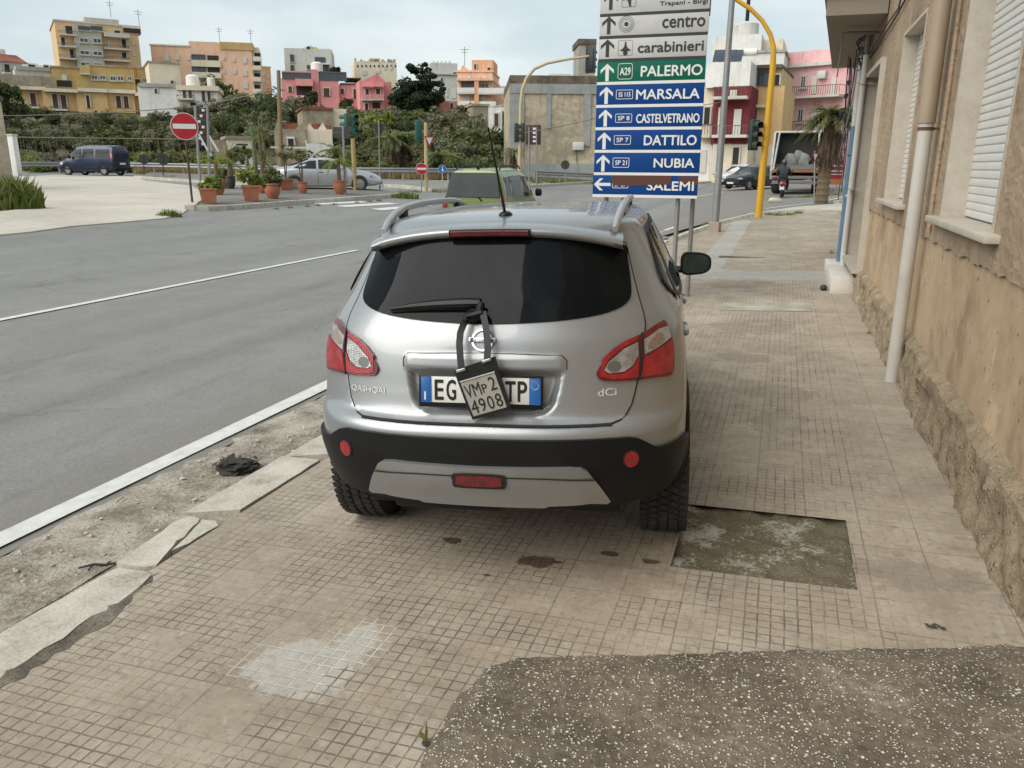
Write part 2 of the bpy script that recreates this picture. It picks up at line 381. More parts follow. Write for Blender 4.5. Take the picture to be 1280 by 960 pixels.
M_RAMP = m_rough('exposed_aggregate', [(.36, (.08, .062, .043)), (.47, (.145, .115, .082)), (.55, (.20, .16, .116)), (.66, (.36, .31, .24))], 2.2, ((.70, .65, .55), 78, .20, .42, 44), .9)
M_PATCH = m_rough('mossy_mortar', [(.3, (.09, .072, .045)), (.43, (.19, .158, .108)), (.49, (.125, .105, .06)), (.53, (.22, .188, .13)), (.565, (.37, .345, .29)), (.64, (.46, .45, .41))], 3.6, ((.45, .43, .38), 40, .1, .25), 1.0)
M_LINE = m_rough('road_paint', [(.30, (.30, .29, .26)), (.42, (.58, .57, .52)), (.6, (.70, .69, .64))], 9, None, .3, .7)
M_ISLE = m_rough('island_paving', [(.3, (.13, .12, .105)), (.5, (.19, .178, .155)), (.7, (.27, .25, .215))], .8, None, .3)

# ------------------------------------------------------------------ ground, road, pavement
def ground_mesh():
    xs = [-900, -500, -320, -240] + [-200 + 4 * i for i in range(40)] + [-40, -36, -32, -28, -24, -20, -17, -15, -13, -11, -9.8, -9, -8.2, -4, 0, 4, 8, 14, 20, 30, 40, 60, 90, 140, 220, 400, 900]
    ys = [-300, -120, -60, -30, -12, -4, 0, 4, 8, 12, 16, 19, 22, 25, 28, 32] + [36 + 4 * i for i in range(42)] + [210, 240, 300, 420, 700, 1400]
    xs = sorted(set(xs)); V = []
    for y in ys:
        for x in xs:
            z = T(x, y) - (.10 if x < -8.5 else .30)
            V.append((x, y, z))
    n = len(xs); F = [(j * n + i, j * n + i + 1, (j + 1) * n + i + 1, (j + 1) * n + i) for j in range(len(ys) - 1) for i in range(n - 1)]
    mb = MB(); mb.add(V, F); o = mb.build('ground', M_SOIL, sharp=0); o.data.polygons.foreach_set('use_smooth', [True] * len(o.data.polygons)); tag(o, kind='structure')
ground_mesh()
isl_front = [(-22.6, 25.0), (-22.0, 26.2), (-21.6, 28.2), (-21.0, 31.2), (-20.6, 34.2), (-20.4, 37.2)]
def gp(px, py): q = G(px, py); return (q.x, q.y)
ISL = [gp(231, 263), gp(262, 264), gp(300, 262), (gp(360, 257)), gp(430, 252), gp(500, 246.5), gp(505, 244), gp(470, 240.5), gp(400, 238), gp(340, 236.5), gp(290, 238), gp(262, 240), gp(249, 247), gp(246, 252), gp(238, 258)]
ROADP = [(-3.455, -8)] + [(-3.462 + .022 * math.sin(y * 1.9) + .012 * math.sin(y * 5.1 + 1), y) for y in [-7 + .25 * i for i in range(96)]] + [(-3.455, 17), (-3.0, 22), (-2.3, 26), (-1.2, 30.5), (1.5, 35.5), (3.4, 41), (4.6, 48), (7, 70), (10, 100), (-2, 100), (-3.4, 80), (-6, 66), (-11, 58), (-20, 49), (-32, 47), (-42, 50), (-60, 54), (-62, 42), (-45, 36), (-33, 31), (-26, 24), (-21.5, 18), (-19, 12), (-18, 4), (-18, -8)]
sheet('road', ROADP, .004, M_ROAD, 1.0)
SIDE = [gp(-8, 296), gp(40, 291), gp(90, 284), gp(150, 279), gp(205, 274), gp(228, 268), gp(240, 258), gp(248, 250), gp(252, 240), gp(240, 233), gp(180, 226), gp(165, 221), gp(76, 219), gp(22, 221), gp(44, 245), gp(30, 262), gp(-20, 268)]
sheet('side_street', SIDE, .03, M_SIDE, 1.0, skirt=.06)
PAVE = [(-2.60, -5), (-2.60, 19.5), (-2.35, 23), (-1.8, 26.5), (-.9, 29.8), (.4, 31.3), (1.3, 31.8), (1.3, -5)]
PAV_Z = lambda x, y: .03 * x + .012 * max(0, y - 22)
hole = [(-.335, 3.27), (.44, 3.33), (.435, 4.04), (-.325, 4.0)]
# the tile field is laid round the sunken patch
vs, fs, nb = fill(PAVE, .35)
mb = MB()
def pave_mesh():
    xs = [-2.6, -2.0, -1.4, -.9, -.335, .05, .44, .8, 1.3]; ys = [-5, -2, 0, 1.5, 2.5, 3.3, 3.65, 4.02, 5, 7, 9, 11, 13, 15, 17, 19.5]
    V = [(x, y, PAV_Z(x, y) + .002) for y in ys for x in xs]; n = len(xs); F = []
    for j in range(len(ys) - 1):
        for i in range(n - 1):
            if 4 <= i < 6 and 5 <= j < 7: continue
            F.append((j * n + i, j * n + i + 1, (j + 1) * n + i + 1, (j + 1) * n + i))
    mb.add(V, F)
    far = [(-2.6, 19.5), (-2.35, 23), (-1.8, 26.5), (-.9, 29.8), (.4, 31.3), (1.9, 31.8), (1.9, 19.5)]
    v2, f2, _ = fill(far, .6); mb.add([(x, y, PAV_Z(x, y) + .002) for x, y in v2], f2)
pave_mesh(); tag(mb.build('pavement', M_PAVE, sharp=0), kind='structure')
rnd = random.Random(5)
def patch_z(x, y):
    return .03 * x - .018 + .012 * math.sin(x * 31 + y * 17) * math.sin(y * 23 - x * 9) + (.022 * math.exp(-(((x - .20) / .16) ** 2 + ((y - 3.52) / .12) ** 2)))
o = sheet('pavement_patch', [(-.39, 3.24), (.49, 3.24), (.49, 4.08), (-.39, 4.08)], 0, M_PATCH, .03, patch_z)
_rp = [(-.875, .2), (-.885, 1.83), (-.90, 2.12), (-.865, 2.33), (-.78, 2.43), (-.6, 2.50), (-.27, 2.60), (.2, 2.77), (.6, 2.90), (1.06, 3.06)]
RAMPP = [_rp[0]]
for _a, _b in zip(_rp, _rp[1:]):
    _n = max(1, int(math.dist(_a, _b) / .035))
    RAMPP += [(_a[0] + (_b[0] - _a[0]) * i / _n + rnd.uniform(-.009, .009), _a[1] + (_b[1] - _a[1]) * i / _n + rnd.uniform(-.009, .009)) for i in range(1, _n + 1)]
RAMPP[-1] = (1.06, 3.06); RAMPP.append((1.06, .2))
def ramp_z(x, y):
    d = polydist((x, y), _rp + [(1.06, .2)]) if y > .4 else .5
    return .03 * x + .006 + .022 * sstep(0, .10, d) + .004 * math.sin(x * 40) * math.sin(y * 37)
sheet('driveway_ramp', RAMPP, 0, M_RAMP, .05, ramp_z, skirt=.03, edge=.03)
a_, b_, c_, d_ = gp(905, 379), gp(1012, 378), gp(1016, 390), gp(898, 388)
sheet('pavement_patch', [d_, c_, b_, a_], .006, m_rough('pale_mortar', [(.36, (.25, .215, .165)), (.48, (.37, .335, .275)), (.6, (.47, .44, .38))], 3, None, .4), .1, PAV_Z)
a_, b_ = gp(898, 322), gp(997, 322); mb = MB(); mb.box(((a_[0] + b_[0]) / 2, (a_[1] + b_[1]) / 2, PAV_Z(-.5, 16) + .004), (b_[0] - a_[0], .16, .012)); tag(mb.build('drain_slot', m_rough('drain_grime', [(.4, (.06, .055, .05)), (.6, (.22, .21, .19))], 3, None, .3)), kind='structure')
# gutter of dirt and rubble, lumpy
def gut_z(x, y):
    k = .012 * math.sin(x * 19 + y * 3.1) * math.sin(y * 7.3 + x * 5) + .008 * math.sin(y * 23 + x * 11)
    return -.110 + .03 * (x + 2.87) + k * (1 if x < -2.93 else .3) - (.035 * sstep(-3.40, -3.50, -abs(x)) if x < -3.40 else 0) * 0 - (.03 if x < -3.5 else 0)
gedge = [(-3.66, y) for y in [-5 + .25 * i for i in range(108)]]
sheet('gutter', [(-2.84, 22), (-2.84, -5)] + gedge, .003, M_DIRT, .12, gut_z)
rg = random.Random(31); mb = MB()
for i in range(420):
    x, yv = rg.uniform(-3.42, -2.92), 1.4 + 11 * rg.random() ** 1.6; s_ = rg.choice((.004, .005, .007, .007, .010, .014)) * rg.uniform(.7, 1.3); v, f = blob((x, yv, gut_z(x, yv) + s_ * .5), (s_ * rg.uniform(.8, 1.4), s_ * rg.uniform(.8, 1.4), s_ * .8), i, 1, .25); mb.add(v, f)
tag(mb.build('gravel', M_KERB), 'loose pale gravel scattered along the gutter', 'gravel', None, 'stuff')
# kerb stones: weathered limestone blocks, one cracked, one flaked away
mb = MB(); yy = -4.6; rk = random.Random(3)
def stone(poly, top=None):
    v, f, n = fill(poly, .06, .05); top = top or (lambda x, y: .03 * x + .006 + .003 * math.sin(x * 25 + y * 13))
    V = [(x, y, top(x, y)) for x, y in v]; B = V[:n]
    mb.add(V, f); mb.add(B + [(x, y, z - .16) for x, y, z in B], [(i, (i + 1) % n, n + (i + 1) % n, n + i) for i in range(n)])
def wig(a, b, k, amp):
    return [(a[0] + (b[0] - a[0]) * i / k + rk.uniform(-amp, amp), a[1] + (b[1] - a[1]) * i / k + rk.uniform(-amp, amp) * .4) for i in range(k)]
stone(wig((-2.86, -4), (-2.80, 1.2), 30, .004) + wig((-2.80, 1.2), (-2.78, 2.58), 8, .006) + wig((-2.76, 2.60), (-2.55, 2.60), 4, .008) + wig((-2.55, 2.58), (-2.50, 2.35), 3, .01) + wig((-2.52, 2.3), (-2.56, 1.2), 14, .02) + wig((-2.55, 1.2), (-2.6, -4), 20, .01))
stone(wig((-2.80, 2.63), (-2.87, 3.14), 6, .006) + wig((-2.85, 3.16), (-2.755, 3.17), 2, .004) + wig((-2.755, 3.16), (-2.70, 2.98), 4, .008) + wig((-2.69, 2.95), (-2.665, 2.80), 3, .008) + [(-2.60, 2.66), (-2.64, 2.64)])
stone(wig((-2.745, 3.16), (-2.625, 3.16), 3, .003) + wig((-2.615, 3.12), (-2.625, 2.84), 4, .008) + wig((-2.652, 2.82), (-2.69, 2.98), 3, .004), lambda x, y: .03 * x + .001)
y = 3.185
for L in (.92, 1.05, .98, 1.1, 1.0, 1.0, 1.05, .95, 1.0, 1.1, 1.0, 1.0, 1.0, 1.0, 1.0, 1.0, 1.0):
    dz = rk.uniform(-.004, .006)
    stone(wig((-2.88, y), (-2.885, y + L - .012), 8, .004) + wig((-2.885, y + L - .008), (-2.62, y + L - .008), 3, .003) + wig((-2.61, y + L - .01), (-2.61, y), 8, .004), lambda x, yy, dz=dz: .03 * x + .008 + dz)
    y += L
tag(mb.build('kerb', M_KERB, sharp=40), kind='structure')
mb = MB(); mb.tube([(-2.5, 20.3, -.1), (-2.25, 23, -.08), (-1.75, 26.2, -.02), (-.95, 29.4, .05), (.2, 31.2, .1), (1.3, 31.8, .14)], .13, 6); tag(mb.build('kerb_corner', M_KERB), kind='structure')
mb = MB(); mb.add([(-2.9, -5, -.112), (-2.9, 21, -.112), (-2.5, 21, -.098), (-2.5, -5, -.098)], [(0, 1, 2, 3)]); tag(mb.build('kerb_bedding', M_DIRT), kind='structure')
dk_ = m_rough('damp_dirt', [(.4, (.09, .076, .06)), (.5, (.16, .135, .105)), (.6, (.28, .24, .19))], 5, None, .8)
sheet('kerb_dirt', wig((-2.62, 1.0), (-2.56, 2.62), 30, .012) + wig((-2.54, 2.62), (-2.47, 2.30), 8, .014) + wig((-2.44, 2.2), (-2.50, 1.0), 26, .016), .0035, dk_, .05, lambda x, y: .03 * x)
# road markings
def stripe(name, pts, wd):
    mb = MB(); L = []; R = []
    for i, p in enumerate(pts):
        a = Vector(pts[max(0, i - 1)]); b = Vector(pts[min(len(pts) - 1, i + 1)]); d = (b - a).normalized(); nrm = Vector((-d.y, d.x))
        L.append(Vector(p) + nrm * wd / 2); R.append(Vector(p) - nrm * wd / 2)
    V = [(q.x, q.y, T(q.x, q.y) + .016) for q in L + R]; n = len(L)
    mb.add(V, [(i, i + 1, n + i + 1, n + i) for i in range(n - 1)]); tag(mb.build(name, M_LINE, sharp=0), kind='structure')
stripe('edge_line', [(-3.62, -6 + i) for i in range(27)] + [(-3.45, 22), (-3.0, 25)], .15)
stripe('centre_line', [(-8.92, -6 + i) for i in range(23)], .13)
stripe('centre_line_faded', [(-8.4, 19), (-8.3, 22)], .12)
for a, b in (((395, 255.5), (455, 252.5)), ((425, 258.5), (492, 254.5)), ((470, 262.5), (535, 257))):
    stripe('zebra_bar', [gp(*a), gp((a[0] + b[0]) / 2, (a[1] + b[1]) / 2), gp(*b)], .5)
stripe('edge_line_far', [(-.6, 33.5), (1.6, 38), (3, 43), (4, 50)], .14)
sheet('verge_dirt', [(-3.6, 18.8), (-2.5, 18.8), (-2.15, 23), (-1.6, 26.5), (-.7, 30.3), (-1.3, 31.2), (-2.45, 26.6), (-3.15, 22)], -.075, M_DIRT, .6, lambda x, y: .03 * x + .012 * max(0, y - 22))
stripe('far_line', [gp(870, 246), gp(905, 240.5), gp(950, 238.5)], .14)
# traffic island with a pale kerb, and the verge beyond the crossroads
isz = lambda x, y: T(x, y) + .13
sheet('traffic_island', ISL, .0, M_ISLE, 1.0, isz)
def kerbrun(name, pts, h=.15, wd=.28, zf=T):
    mb = MB(); n = len(pts)
    for i in range(n - 1):
        a, b = Vector(pts[i]), Vector(pts[i + 1]); L = (b - a).length; k = max(1, round(L / 1.0)); d = (b - a).normalized(); nr = Vector((-d.y, d.x)) * wd
        for j in range(k):
            p = a + (b - a) * (j / k) + d * .008; q = a + (b - a) * ((j + 1) / k) - d * .008
            za, zb = zf(p.x, p.y), zf(q.x, q.y)
            V = [(p.x, p.y, za - .1), (q.x, q.y, zb - .1), (q.x + nr.x, q.y + nr.y, zb - .1), (p.x + nr.x, p.y + nr.y, za - .1)]
            mb.add(V + [(x, y, z + .1 + h) for x, y, z in V], [(0, 1, 2, 3), (4, 7, 6, 5), (0, 4, 5, 1), (1, 5, 6, 2), (2, 6, 7, 3), (3, 7, 4, 0)])
    tag(mb.build(name, M_KERB), kind='structure')
kerbrun('island_kerb', ISL[:7])
kerbrun('island_kerb', [ISL[-5], ISL[-4], ISL[-3], ISL[-2], ISL[-1], ISL[0]])
kerbrun('verge_kerb', [gp(167, 223), gp(205, 226), gp(250, 229), gp(300, 232), gp(345, 235)])
kerbrun('verge_kerb', [gp(480, 234), gp(540, 240), gp(600, 240), gp(640, 236), gp(700, 232), gp(745, 229)])
sheet('verge', [gp(167, 222.6), gp(205, 225.5), gp(250, 228), gp(345, 234), gp(345, 226), gp(250, 220), gp(190, 217)], .12, M_ISLE, 1.5)
# far side of the side street on the right: driveway and grassy kerb
sheet('driveway', [(-.9, 30.6), (.4, 31.9), (7, 31.5), (7, 36.5), (2.2, 36.3), (.5, 34.2)], .03, M_SIDE, 1.0, skirt=.3)
sheet('far_pavement', [(2.0, 36.8), (7.5, 36.8), (9, 60), (6, 60), (5.0, 48), (4.0, 41.5)], .10, M_ISLE, 1.0, skirt=.4)
kerbrun('far_kerb', [(7.5, 36.6), (2.0, 36.6), (3.9, 41.5), (4.9, 48), (6, 60)], .13, -.25)
sheet('house_forecourt', [(-2.6, 100), (-3.9, 80), (-6.4, 66.5), (-11.4, 58.5), (-13.5, 60.5), (-9.2, 69), (-6, 100)], .10, M_SIDE, 1.5, skirt=.4)
# ------------------------------------------------------------------ ochre house along the pavement
def m_stucco(name, a, b, dk, sc, bumpd, wave=False):
    s = NT(name); p = s.pos(); big = s.noise(p, .8, 6, .65); mid = s.noise(p, 5, 6, .65); fine = s.noise(p, 45, 4, .7)
    c = s.mix(s.step(s.math('ADD', s.math('MULTIPLY', big, .55), s.math('MULTIPLY', mid, .45)), .36, .62), a, b)
    c = s.mix(s.step(s.noise(s.vmul(p, (2.2, 1.1, .9)), 1.6, 6, .7), .50, .68, 0, .6), c, dk)
    c = s.mix(s.step(s.noise(s.vadd(p, (5, 2, 8)), 2.4, 7, .72), .6, .68, 0, .6), c, tuple(min(1, k * 1.35) for k in b))
    pit = s.step(s.noise(s.vadd(p, (1, 7, 3)), 14, 3, .6), .64, .74)
    c = s.mix(s.math('MULTIPLY', pit, .6), c, tuple(k * .45 for k in dk))
    if wave:
        v = s.voro(s.vmul(s.vadd(p, s.vmul(s.noise(p, 4, 3, .5, True), (.25, .25, .25))), (1, 1, 1.7)), sc)
        h = s.math('ADD', s.math('MULTIPLY', v, .9), s.math('MULTIPLY', fine, .35))
        c = s.mix(s.step(v, .06, .22, .28, 0), c, tuple(k * .55 for k in dk))
    else: h = s.math('ADD', s.math('MULTIPLY', mid, .8), s.math('SUBTRACT', s.math('MULTIPLY', fine, .5), pit))
    s.bump(h, .7, bumpd); return s.set(Base_Color=c, Roughness=.92, Specular_IOR_Level=.2)
M_ST_UP = m_stucco('rough_ochre_render', (.28, .205, .135), (.39, .295, .205), (.17, .122, .083), 11, .014, True)
M_ST_LO = m_stucco('flat_ochre_render', (.385, .272, .165), (.50, .37, .245), (.22, .155, .10), 9, .006)
M_PLINTH = m_rough('crumbling_stone', [(.34, (.13, .10, .07)), (.44, (.26, .20, .135)), (.54, (.38, .295, .19)), (.68, (.46, .375, .265))], 6, ((.42, .35, .25), 26, .1, .35), 1.2)
M_MARBLE = m_rough('beige_marble', [(.3, (.36, .31, .245)), (.5, (.45, .40, .33)), (.7, (.52, .48, .41))], 6, None, .15, .55)
M_SHUT = mat('white_shutter', (.62, .60, .56), .5, var=.05, dirt=(.35, .31, .26, .35))
M_DARKGAP = mat('dark_gap', (.02, .018, .016), .9)
M_PIPE_W = mat('pale_plastic_pipe', (.50, .47, .42), .45, var=.10, scale=3, dirt=(.27, .22, .16, .5))
M_PIPE_B = mat('brown_painted_pipe', (.33, .255, .175), .55, var=.14, scale=3, dirt=(.16, .12, .08, .5))
M_PIPE_BLUE = mat('blue_painted_pipe', (.085, .17, .27), .55, var=.12, scale=5, dirt=(.3, .33, .35, .3))
M_PIPE_G = mat('grey_plastic_pipe', (.36, .35, .33), .5, var=.1, dirt=(.2, .18, .15, .4))
M_RUST = mat('rusty_iron', (.11, .055, .03), .8, var=.3, scale=20)
M_CABLE = mat('grey_cable', (.16, .15, .14), .6)
M_CABLE_D = mat('black_cable', (.025, .025, .025), .6)
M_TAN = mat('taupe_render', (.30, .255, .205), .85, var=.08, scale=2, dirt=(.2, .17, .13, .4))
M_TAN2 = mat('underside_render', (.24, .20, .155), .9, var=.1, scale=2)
house = thing('ochre_house', 'ochre rendered house with white roller shutters and crumbling stone foot beside the pavement', 'house', (1.09, 0, 0))
WX = 1.09
wins = [(4.86, 6.43, 1.385, 3.10), (8.42, 9.96, 1.385, 3.08)]
door_o = (11.55, 13.62, .40, 3.04)
def wallgrid(mb, ys, zs, holes, x):
    for i in range(len(ys) - 1):
        for j in range(len(zs) - 1):
            cy, cz = (ys[i] + ys[i + 1]) / 2, (zs[j] + zs[j + 1]) / 2
            if any(h[0] < cy < h[1] and h[2] < cz < h[3] for h in holes): continue
            mb.add([(x, ys[i], zs[j]), (x, ys[i + 1], zs[j]), (x, ys[i + 1], zs[j + 1]), (x, ys[i], zs[j + 1])], [(0, 1, 2, 3)])
holes = wins + [door_o]
mb = MB(); wallgrid(mb, [-14, 4.86, 6.43, 8.42, 9.96, 11.55, 13.62, 14.05], [-.3, .40, 1.19, 1.385, 3.04, 3.08, 3.10, 6.6], holes, 0)
mb.add([(0, 14.05, -.3), (8, 14.05, -.3), (8, 14.05, 6.6), (0, 14.05, 6.6), (0, -14, -.3), (8, -14, -.3), (8, -14, 6.6), (0, -14, 6.6)], [(0, 1, 2, 3), (4, 7, 6, 5), (3, 2, 6, 7), (1, 5, 6, 2)])
mb.build('wall', M_ST_LO, house, sharp=0)
# thick rough render coat above the ragged band
rr = random.Random(8)
mb = MB(); edges = sorted(set([-14, 4.86, 6.43, 8.42, 9.96, 11.55, 13.62, 14.05] + [round(2.4 + .06 * i, 3) for i in range(194)]))
zb = {y: 1.195 + .007 * math.sin(y * 13) + rr.uniform(-.008, .008) for y in edges}
TH = .02
for i in range(len(edges) - 1):
    a, b = edges[i], edges[i + 1]; c = (a + b) / 2; segs = [(None, 6.6)]
    h = [q for q in holes if q[0] < c < q[1]]
    if h:
        segs = [(None, h[0][2]), (h[0][3], 6.6)] if h[0][2] > 1.0 else [(h[0][3], 6.6)]
    for lo, hi in segs:
        za, zc = (zb[a], zb[b]) if lo is None else (lo, lo)
        k = 3 if 2 < a < 14 else 1
        mb.add([(-TH, a, za), (-TH, b, zc), (-TH, b, hi), (-TH, a, hi)], [(0, 1, 2, 3)])
        if lo is None: mb.add([(-TH, a, za), (-TH, b, zc), (0.001, b, zc - .006), (0.001, a, za - .006)], [(0, 1, 2, 3)])
mb.build('render_coat', M_ST_UP, house, sharp=0)
# plinth of crumbling stone, displaced by hand-made lumps
def lump(y, z):
    return (.010 * math.sin(y * 9.1 + z * 13) + .009 * math.sin(y * 23.7 - z * 31) + .008 * math.sin(y * 51 + z * 47) + .014 * math.sin(y * 3.3 + 1)) * (1 if z < .34 else .4)
ys = [-4 + .045 * i for i in range(int(15.6 / .045))]; zs = [-.16, -.05, .02, .06, .10, .14, .18, .22, .26, .30, .34, .37]
mb = MB(); n = len(zs); V = []
for yv in ys:
    for z in zs:
        base = -.06 - .035 * (1 - max(0, z) / .4)
        if .28 < (yv % 1.7) < .95 and .10 < z < .30 : base += .03
        V.append((base - lump(yv, z), yv, z + (.015 * math.sin(yv * 7) if z > .3 else 0)))
mb.add(V, [(i * n + j, (i + 1) * n + j, (i + 1) * n + j + 1, i * n + j + 1) for i in range(len(ys) - 1) for j in range(n - 1)])
k = len(mb.v); tops = [V[i * n + n - 1] for i in range(len(ys))]
mb.add(tops + [(.002, p[1], .425) for p in tops], [(i, i + 1, len(ys) + i + 1, len(ys) + i) for i in range(len(ys) - 1)])
mb.build('plinth', M_PLINTH, house, sharp=50)
def shutter_window(a, b, z0, z1):
    fr = MB(); d = .14
    fr.box((d / 2 - .012, b - .0125, (z0 + z1) / 2), (d + .03, .03, z1 - z0)); fr.box((d / 2 - .012, a + .0125, (z0 + z1) / 2), (d + .03, .03, z1 - z0))
    fr.box((d / 2 - .011, (a + b) / 2, z1 - .0125), (d + .026, b - a - .052, .03))
    f = fr.build('window', M_MARBLE, house)
    si = MB(); si.rbox((.03, (a + b) / 2, z0 - .022), (.25, b - a + .32, .045), .008); si.build('sill', M_MARBLE, f)
    s = MB(); nsl = int((z1 - z0) / .052)
    for i in range(nsl):
        za = z0 + .005 + i * .052; x0 = d - .005
        V = []
        for yv in (a + .028, b - .028): V += [(x0, yv, za), (x0 - .010, yv, za + .008), (x0 - .012, yv, za + .026), (x0 - .009, yv, za + .046), (x0, yv, za + .052)]
        s.add(V, [(j, j + 1, 6 + j, 5 + j) for j in range(4)])
    s.build('shutter', M_SHUT, f, sharp=25)
    hb = MB(); hb.rbox((d - .022, a + .25, z0 + .03), (.02, .09, .028), .004); hb.build('lock', M_PIPE_G, f)
    bk = MB(); bk.box((d + .12, (a + b) / 2, (z0 + z1) / 2), (.02, b - a - .03, z1 - z0 - .02)); bk.build('shutter_backing', M_DARKGAP, f)
for q in wins: shutter_window(*q)
a, b, z0, z1 = door_o
dm = MB(); dm.box((.06, b - .03, (z0 + z1) / 2), (.28, .06, z1 - z0)); dm.box((.06, a + .03, (z0 + z1) / 2), (.28, .06, z1 - z0)); dm.box((.058, (a + b) / 2, z1 - .03), (.276, b - a - .122, .06)); dm.box((.03, (a + b) / 2, z0 - .02), (.34, b - a + .1, .05))
dr = dm.build('door', M_MARBLE, house)
dl = MB(); dl.box((.17, (a + b) / 2, (z0 + z1) / 2 - .02), (.05, b - a - .13, z1 - z0 - .08))
for k in (-1, 1):
    for zc, hh in ((.95, .8), (2.05, 1.1)): dl.rbox((.14, (a + b) / 2 + k * .47, zc + .1), (.02, .68, hh), .008)
dl.build('door_leaf', mat('brown_door', (.10, .06, .035), .5, var=.2), dr)
# drain pipes and bits fixed to the wall
def pipe(pts, r, m, parent, name='drainpipe', clips=(), cm=None):
    mb = MB(); mb.tube(pts, r, 14); o = mb.build(name, m, parent)
    for z in clips:
        c = MB(); t = (z - pts[0][2]) / (pts[-1][2] - pts[0][2]); x = pts[0][0] + (pts[-1][0] - pts[0][0]) * t; yv = pts[0][1] + (pts[-1][1] - pts[0][1]) * t
        c.lathe([(r + .002, -.012), (r + .006, -.01), (r + .006, .01), (r + .002, .012)], 14, c=(x, yv, z)); c.box((x + .07, yv, z), (.12, .02, .018)); c.build('pipe_clip', cm or M_RUST, o)
    return o
pipe([(-.115, 6.98, .025), (-.115, 6.98, 2.06)], .052, M_PIPE_W, house, clips=(2.0,))
pipe([(-.115, 6.98, 2.04), (-.115, 6.98, 6.6)], .062, M_PIPE_B, house, clips=(4.2,))
mb = MB(); mb.tube([(-.035, 6.72 + .012 * math.sin(i), 1.25 + .2 * i) for i in range(27)], .018, 6); mb.build('wall_conduit', M_ST_UP, house)
mb = MB(); mb.tube([(-.03, 14.0, 3.3), (-.05, 12.5, 3.32), (-.05, 11, 3.36), (-.04, 9, 3.5), (-.04, 8.7, 3.6)], .012, 6, 0); mb.tube([(-.04, 14.0, 3.36), (-.06, 12, 3.41), (-.045, 10.6, 3.44), (-.04, 10.2, 3.9), (-.04, 10.1, 5)], .009, 6, 0); mb.build('wall_cable', M_CABLE_D, house)
# ------------------------------------------------------------------ next house, with the balcony over the pavement
h2 = thing('taupe_house', 'taupe house with overhanging balcony, loops of cable and a blue drainpipe, past the ochre one', 'house', (1.1, 14.08, 0))
mb = MB(); P0 = [(0, 0), (.22, 6), (.5, 9.6), (8, 9.6), (8, 0)]
mb.prism([(x, y, -.3) for x, y in P0], (0, 0, 7.6)); mb.build('wall', M_TAN, h2)
bl = MB(); B = [(-.78, -2.15), (-.40, 3.95), (.17, 3.95), (-.02, -.02), (-.045, -2.15)]
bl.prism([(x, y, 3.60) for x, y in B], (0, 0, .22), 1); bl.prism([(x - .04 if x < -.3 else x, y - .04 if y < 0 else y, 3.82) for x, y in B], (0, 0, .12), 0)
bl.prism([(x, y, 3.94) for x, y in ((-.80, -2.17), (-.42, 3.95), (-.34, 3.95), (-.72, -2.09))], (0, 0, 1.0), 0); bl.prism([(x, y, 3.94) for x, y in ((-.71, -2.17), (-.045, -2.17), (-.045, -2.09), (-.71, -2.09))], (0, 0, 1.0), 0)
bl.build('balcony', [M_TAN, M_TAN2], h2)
pipe([(-.11, .42, .2), (-.11, .42, 2.35)], .055, M_PIPE_BLUE, h2, clips=(1.9,)); pipe([(-.11, .42, 2.34), (-.11, .42, 6)], .052, M_PIPE_W, h2, clips=(3.0,), cm=M_PIPE_G)
pipe([(-.10, -.22, .35), (-.10, -.22, 6)], .04, M_PIPE_G, h2, clips=(1.2, 2.6)); pipe([(-.13, -.75, .05), (-.13, -.75, .22), (-.13, -.55, .42), (-.12, -.55, 3.3)], .045, M_PIPE_W, h2, clips=(1.4, 2.9), cm=M_PIPE_G)
pipe([(-.06, .12, .35), (-.06, .12, 6)], .022, M_CABLE, h2, name='cable_duct'); pipe([(-.17, -.22, 1.28), (-.02, -.22, 1.3)], .02, M_SHUT, h2, name='pipe_stub')
rc = random.Random(12)
for i in range(9):
    mb = MB(); x0, y0, z0 = -.16 - .04 * rc.random(), 1.5 + rc.uniform(-.3, .5), 3.5
    pts = []; ph = rc.uniform(0, 6); amp = rc.uniform(.03, .10)
    for k in range(26):
        t = k / 25; pts.append((x0 - .12 * math.sin(t * 3 + ph) * .6, y0 + amp * math.sin(t * 9 + ph) + t * .4, 3.52 - t * rc.uniform(2.2, 2.3) * (.5 + .12 * i % .5)))
    mb.tube(pts, .007, 5); mb.build('loose_cable', M_CABLE_D if i % 3 else M_CABLE, h2)
for i in range(7):
    mb = MB(); c = Vector((-.16 + rc.uniform(-.05, .03), -.1 + rc.uniform(-.4, .7), 3.42 + rc.uniform(-.18, .14))); rx, rz = rc.uniform(.10, .20), rc.uniform(.08, .2); ph = rc.uniform(0, 6)
    mb.tube([c + Vector((.05 * math.sin(2 * a + ph), rx * math.cos(a), rz * math.sin(a))) for a in [k * .42 for k in range(16)]], .008, 5); mb.build('cable_coil', M_CABLE if i % 2 else M_CABLE_D, h2)
for i in range(5):
    v, f = blob((-.20 + rc.uniform(-.05, .05), 2.2 + rc.uniform(-.4, .4), 2.2 + i * .24), (.035, .05, .06), i, 1, .3); mb = MB(); mb.add(v, f); mb.build('junction_clump', M_CABLE_D, h2)
mb = MB(); mb.tube([(-.45, -1.2, 3.52), (-.05, -1.25, 3.50)], .02, 6); mb.tube([(-.02, -1.25, 3.5), (-.5, -1.15, 3.53), (-.52, -1.1, 2.95)], .01, 5); mb.build('cable_bracket', M_CABLE, h2)
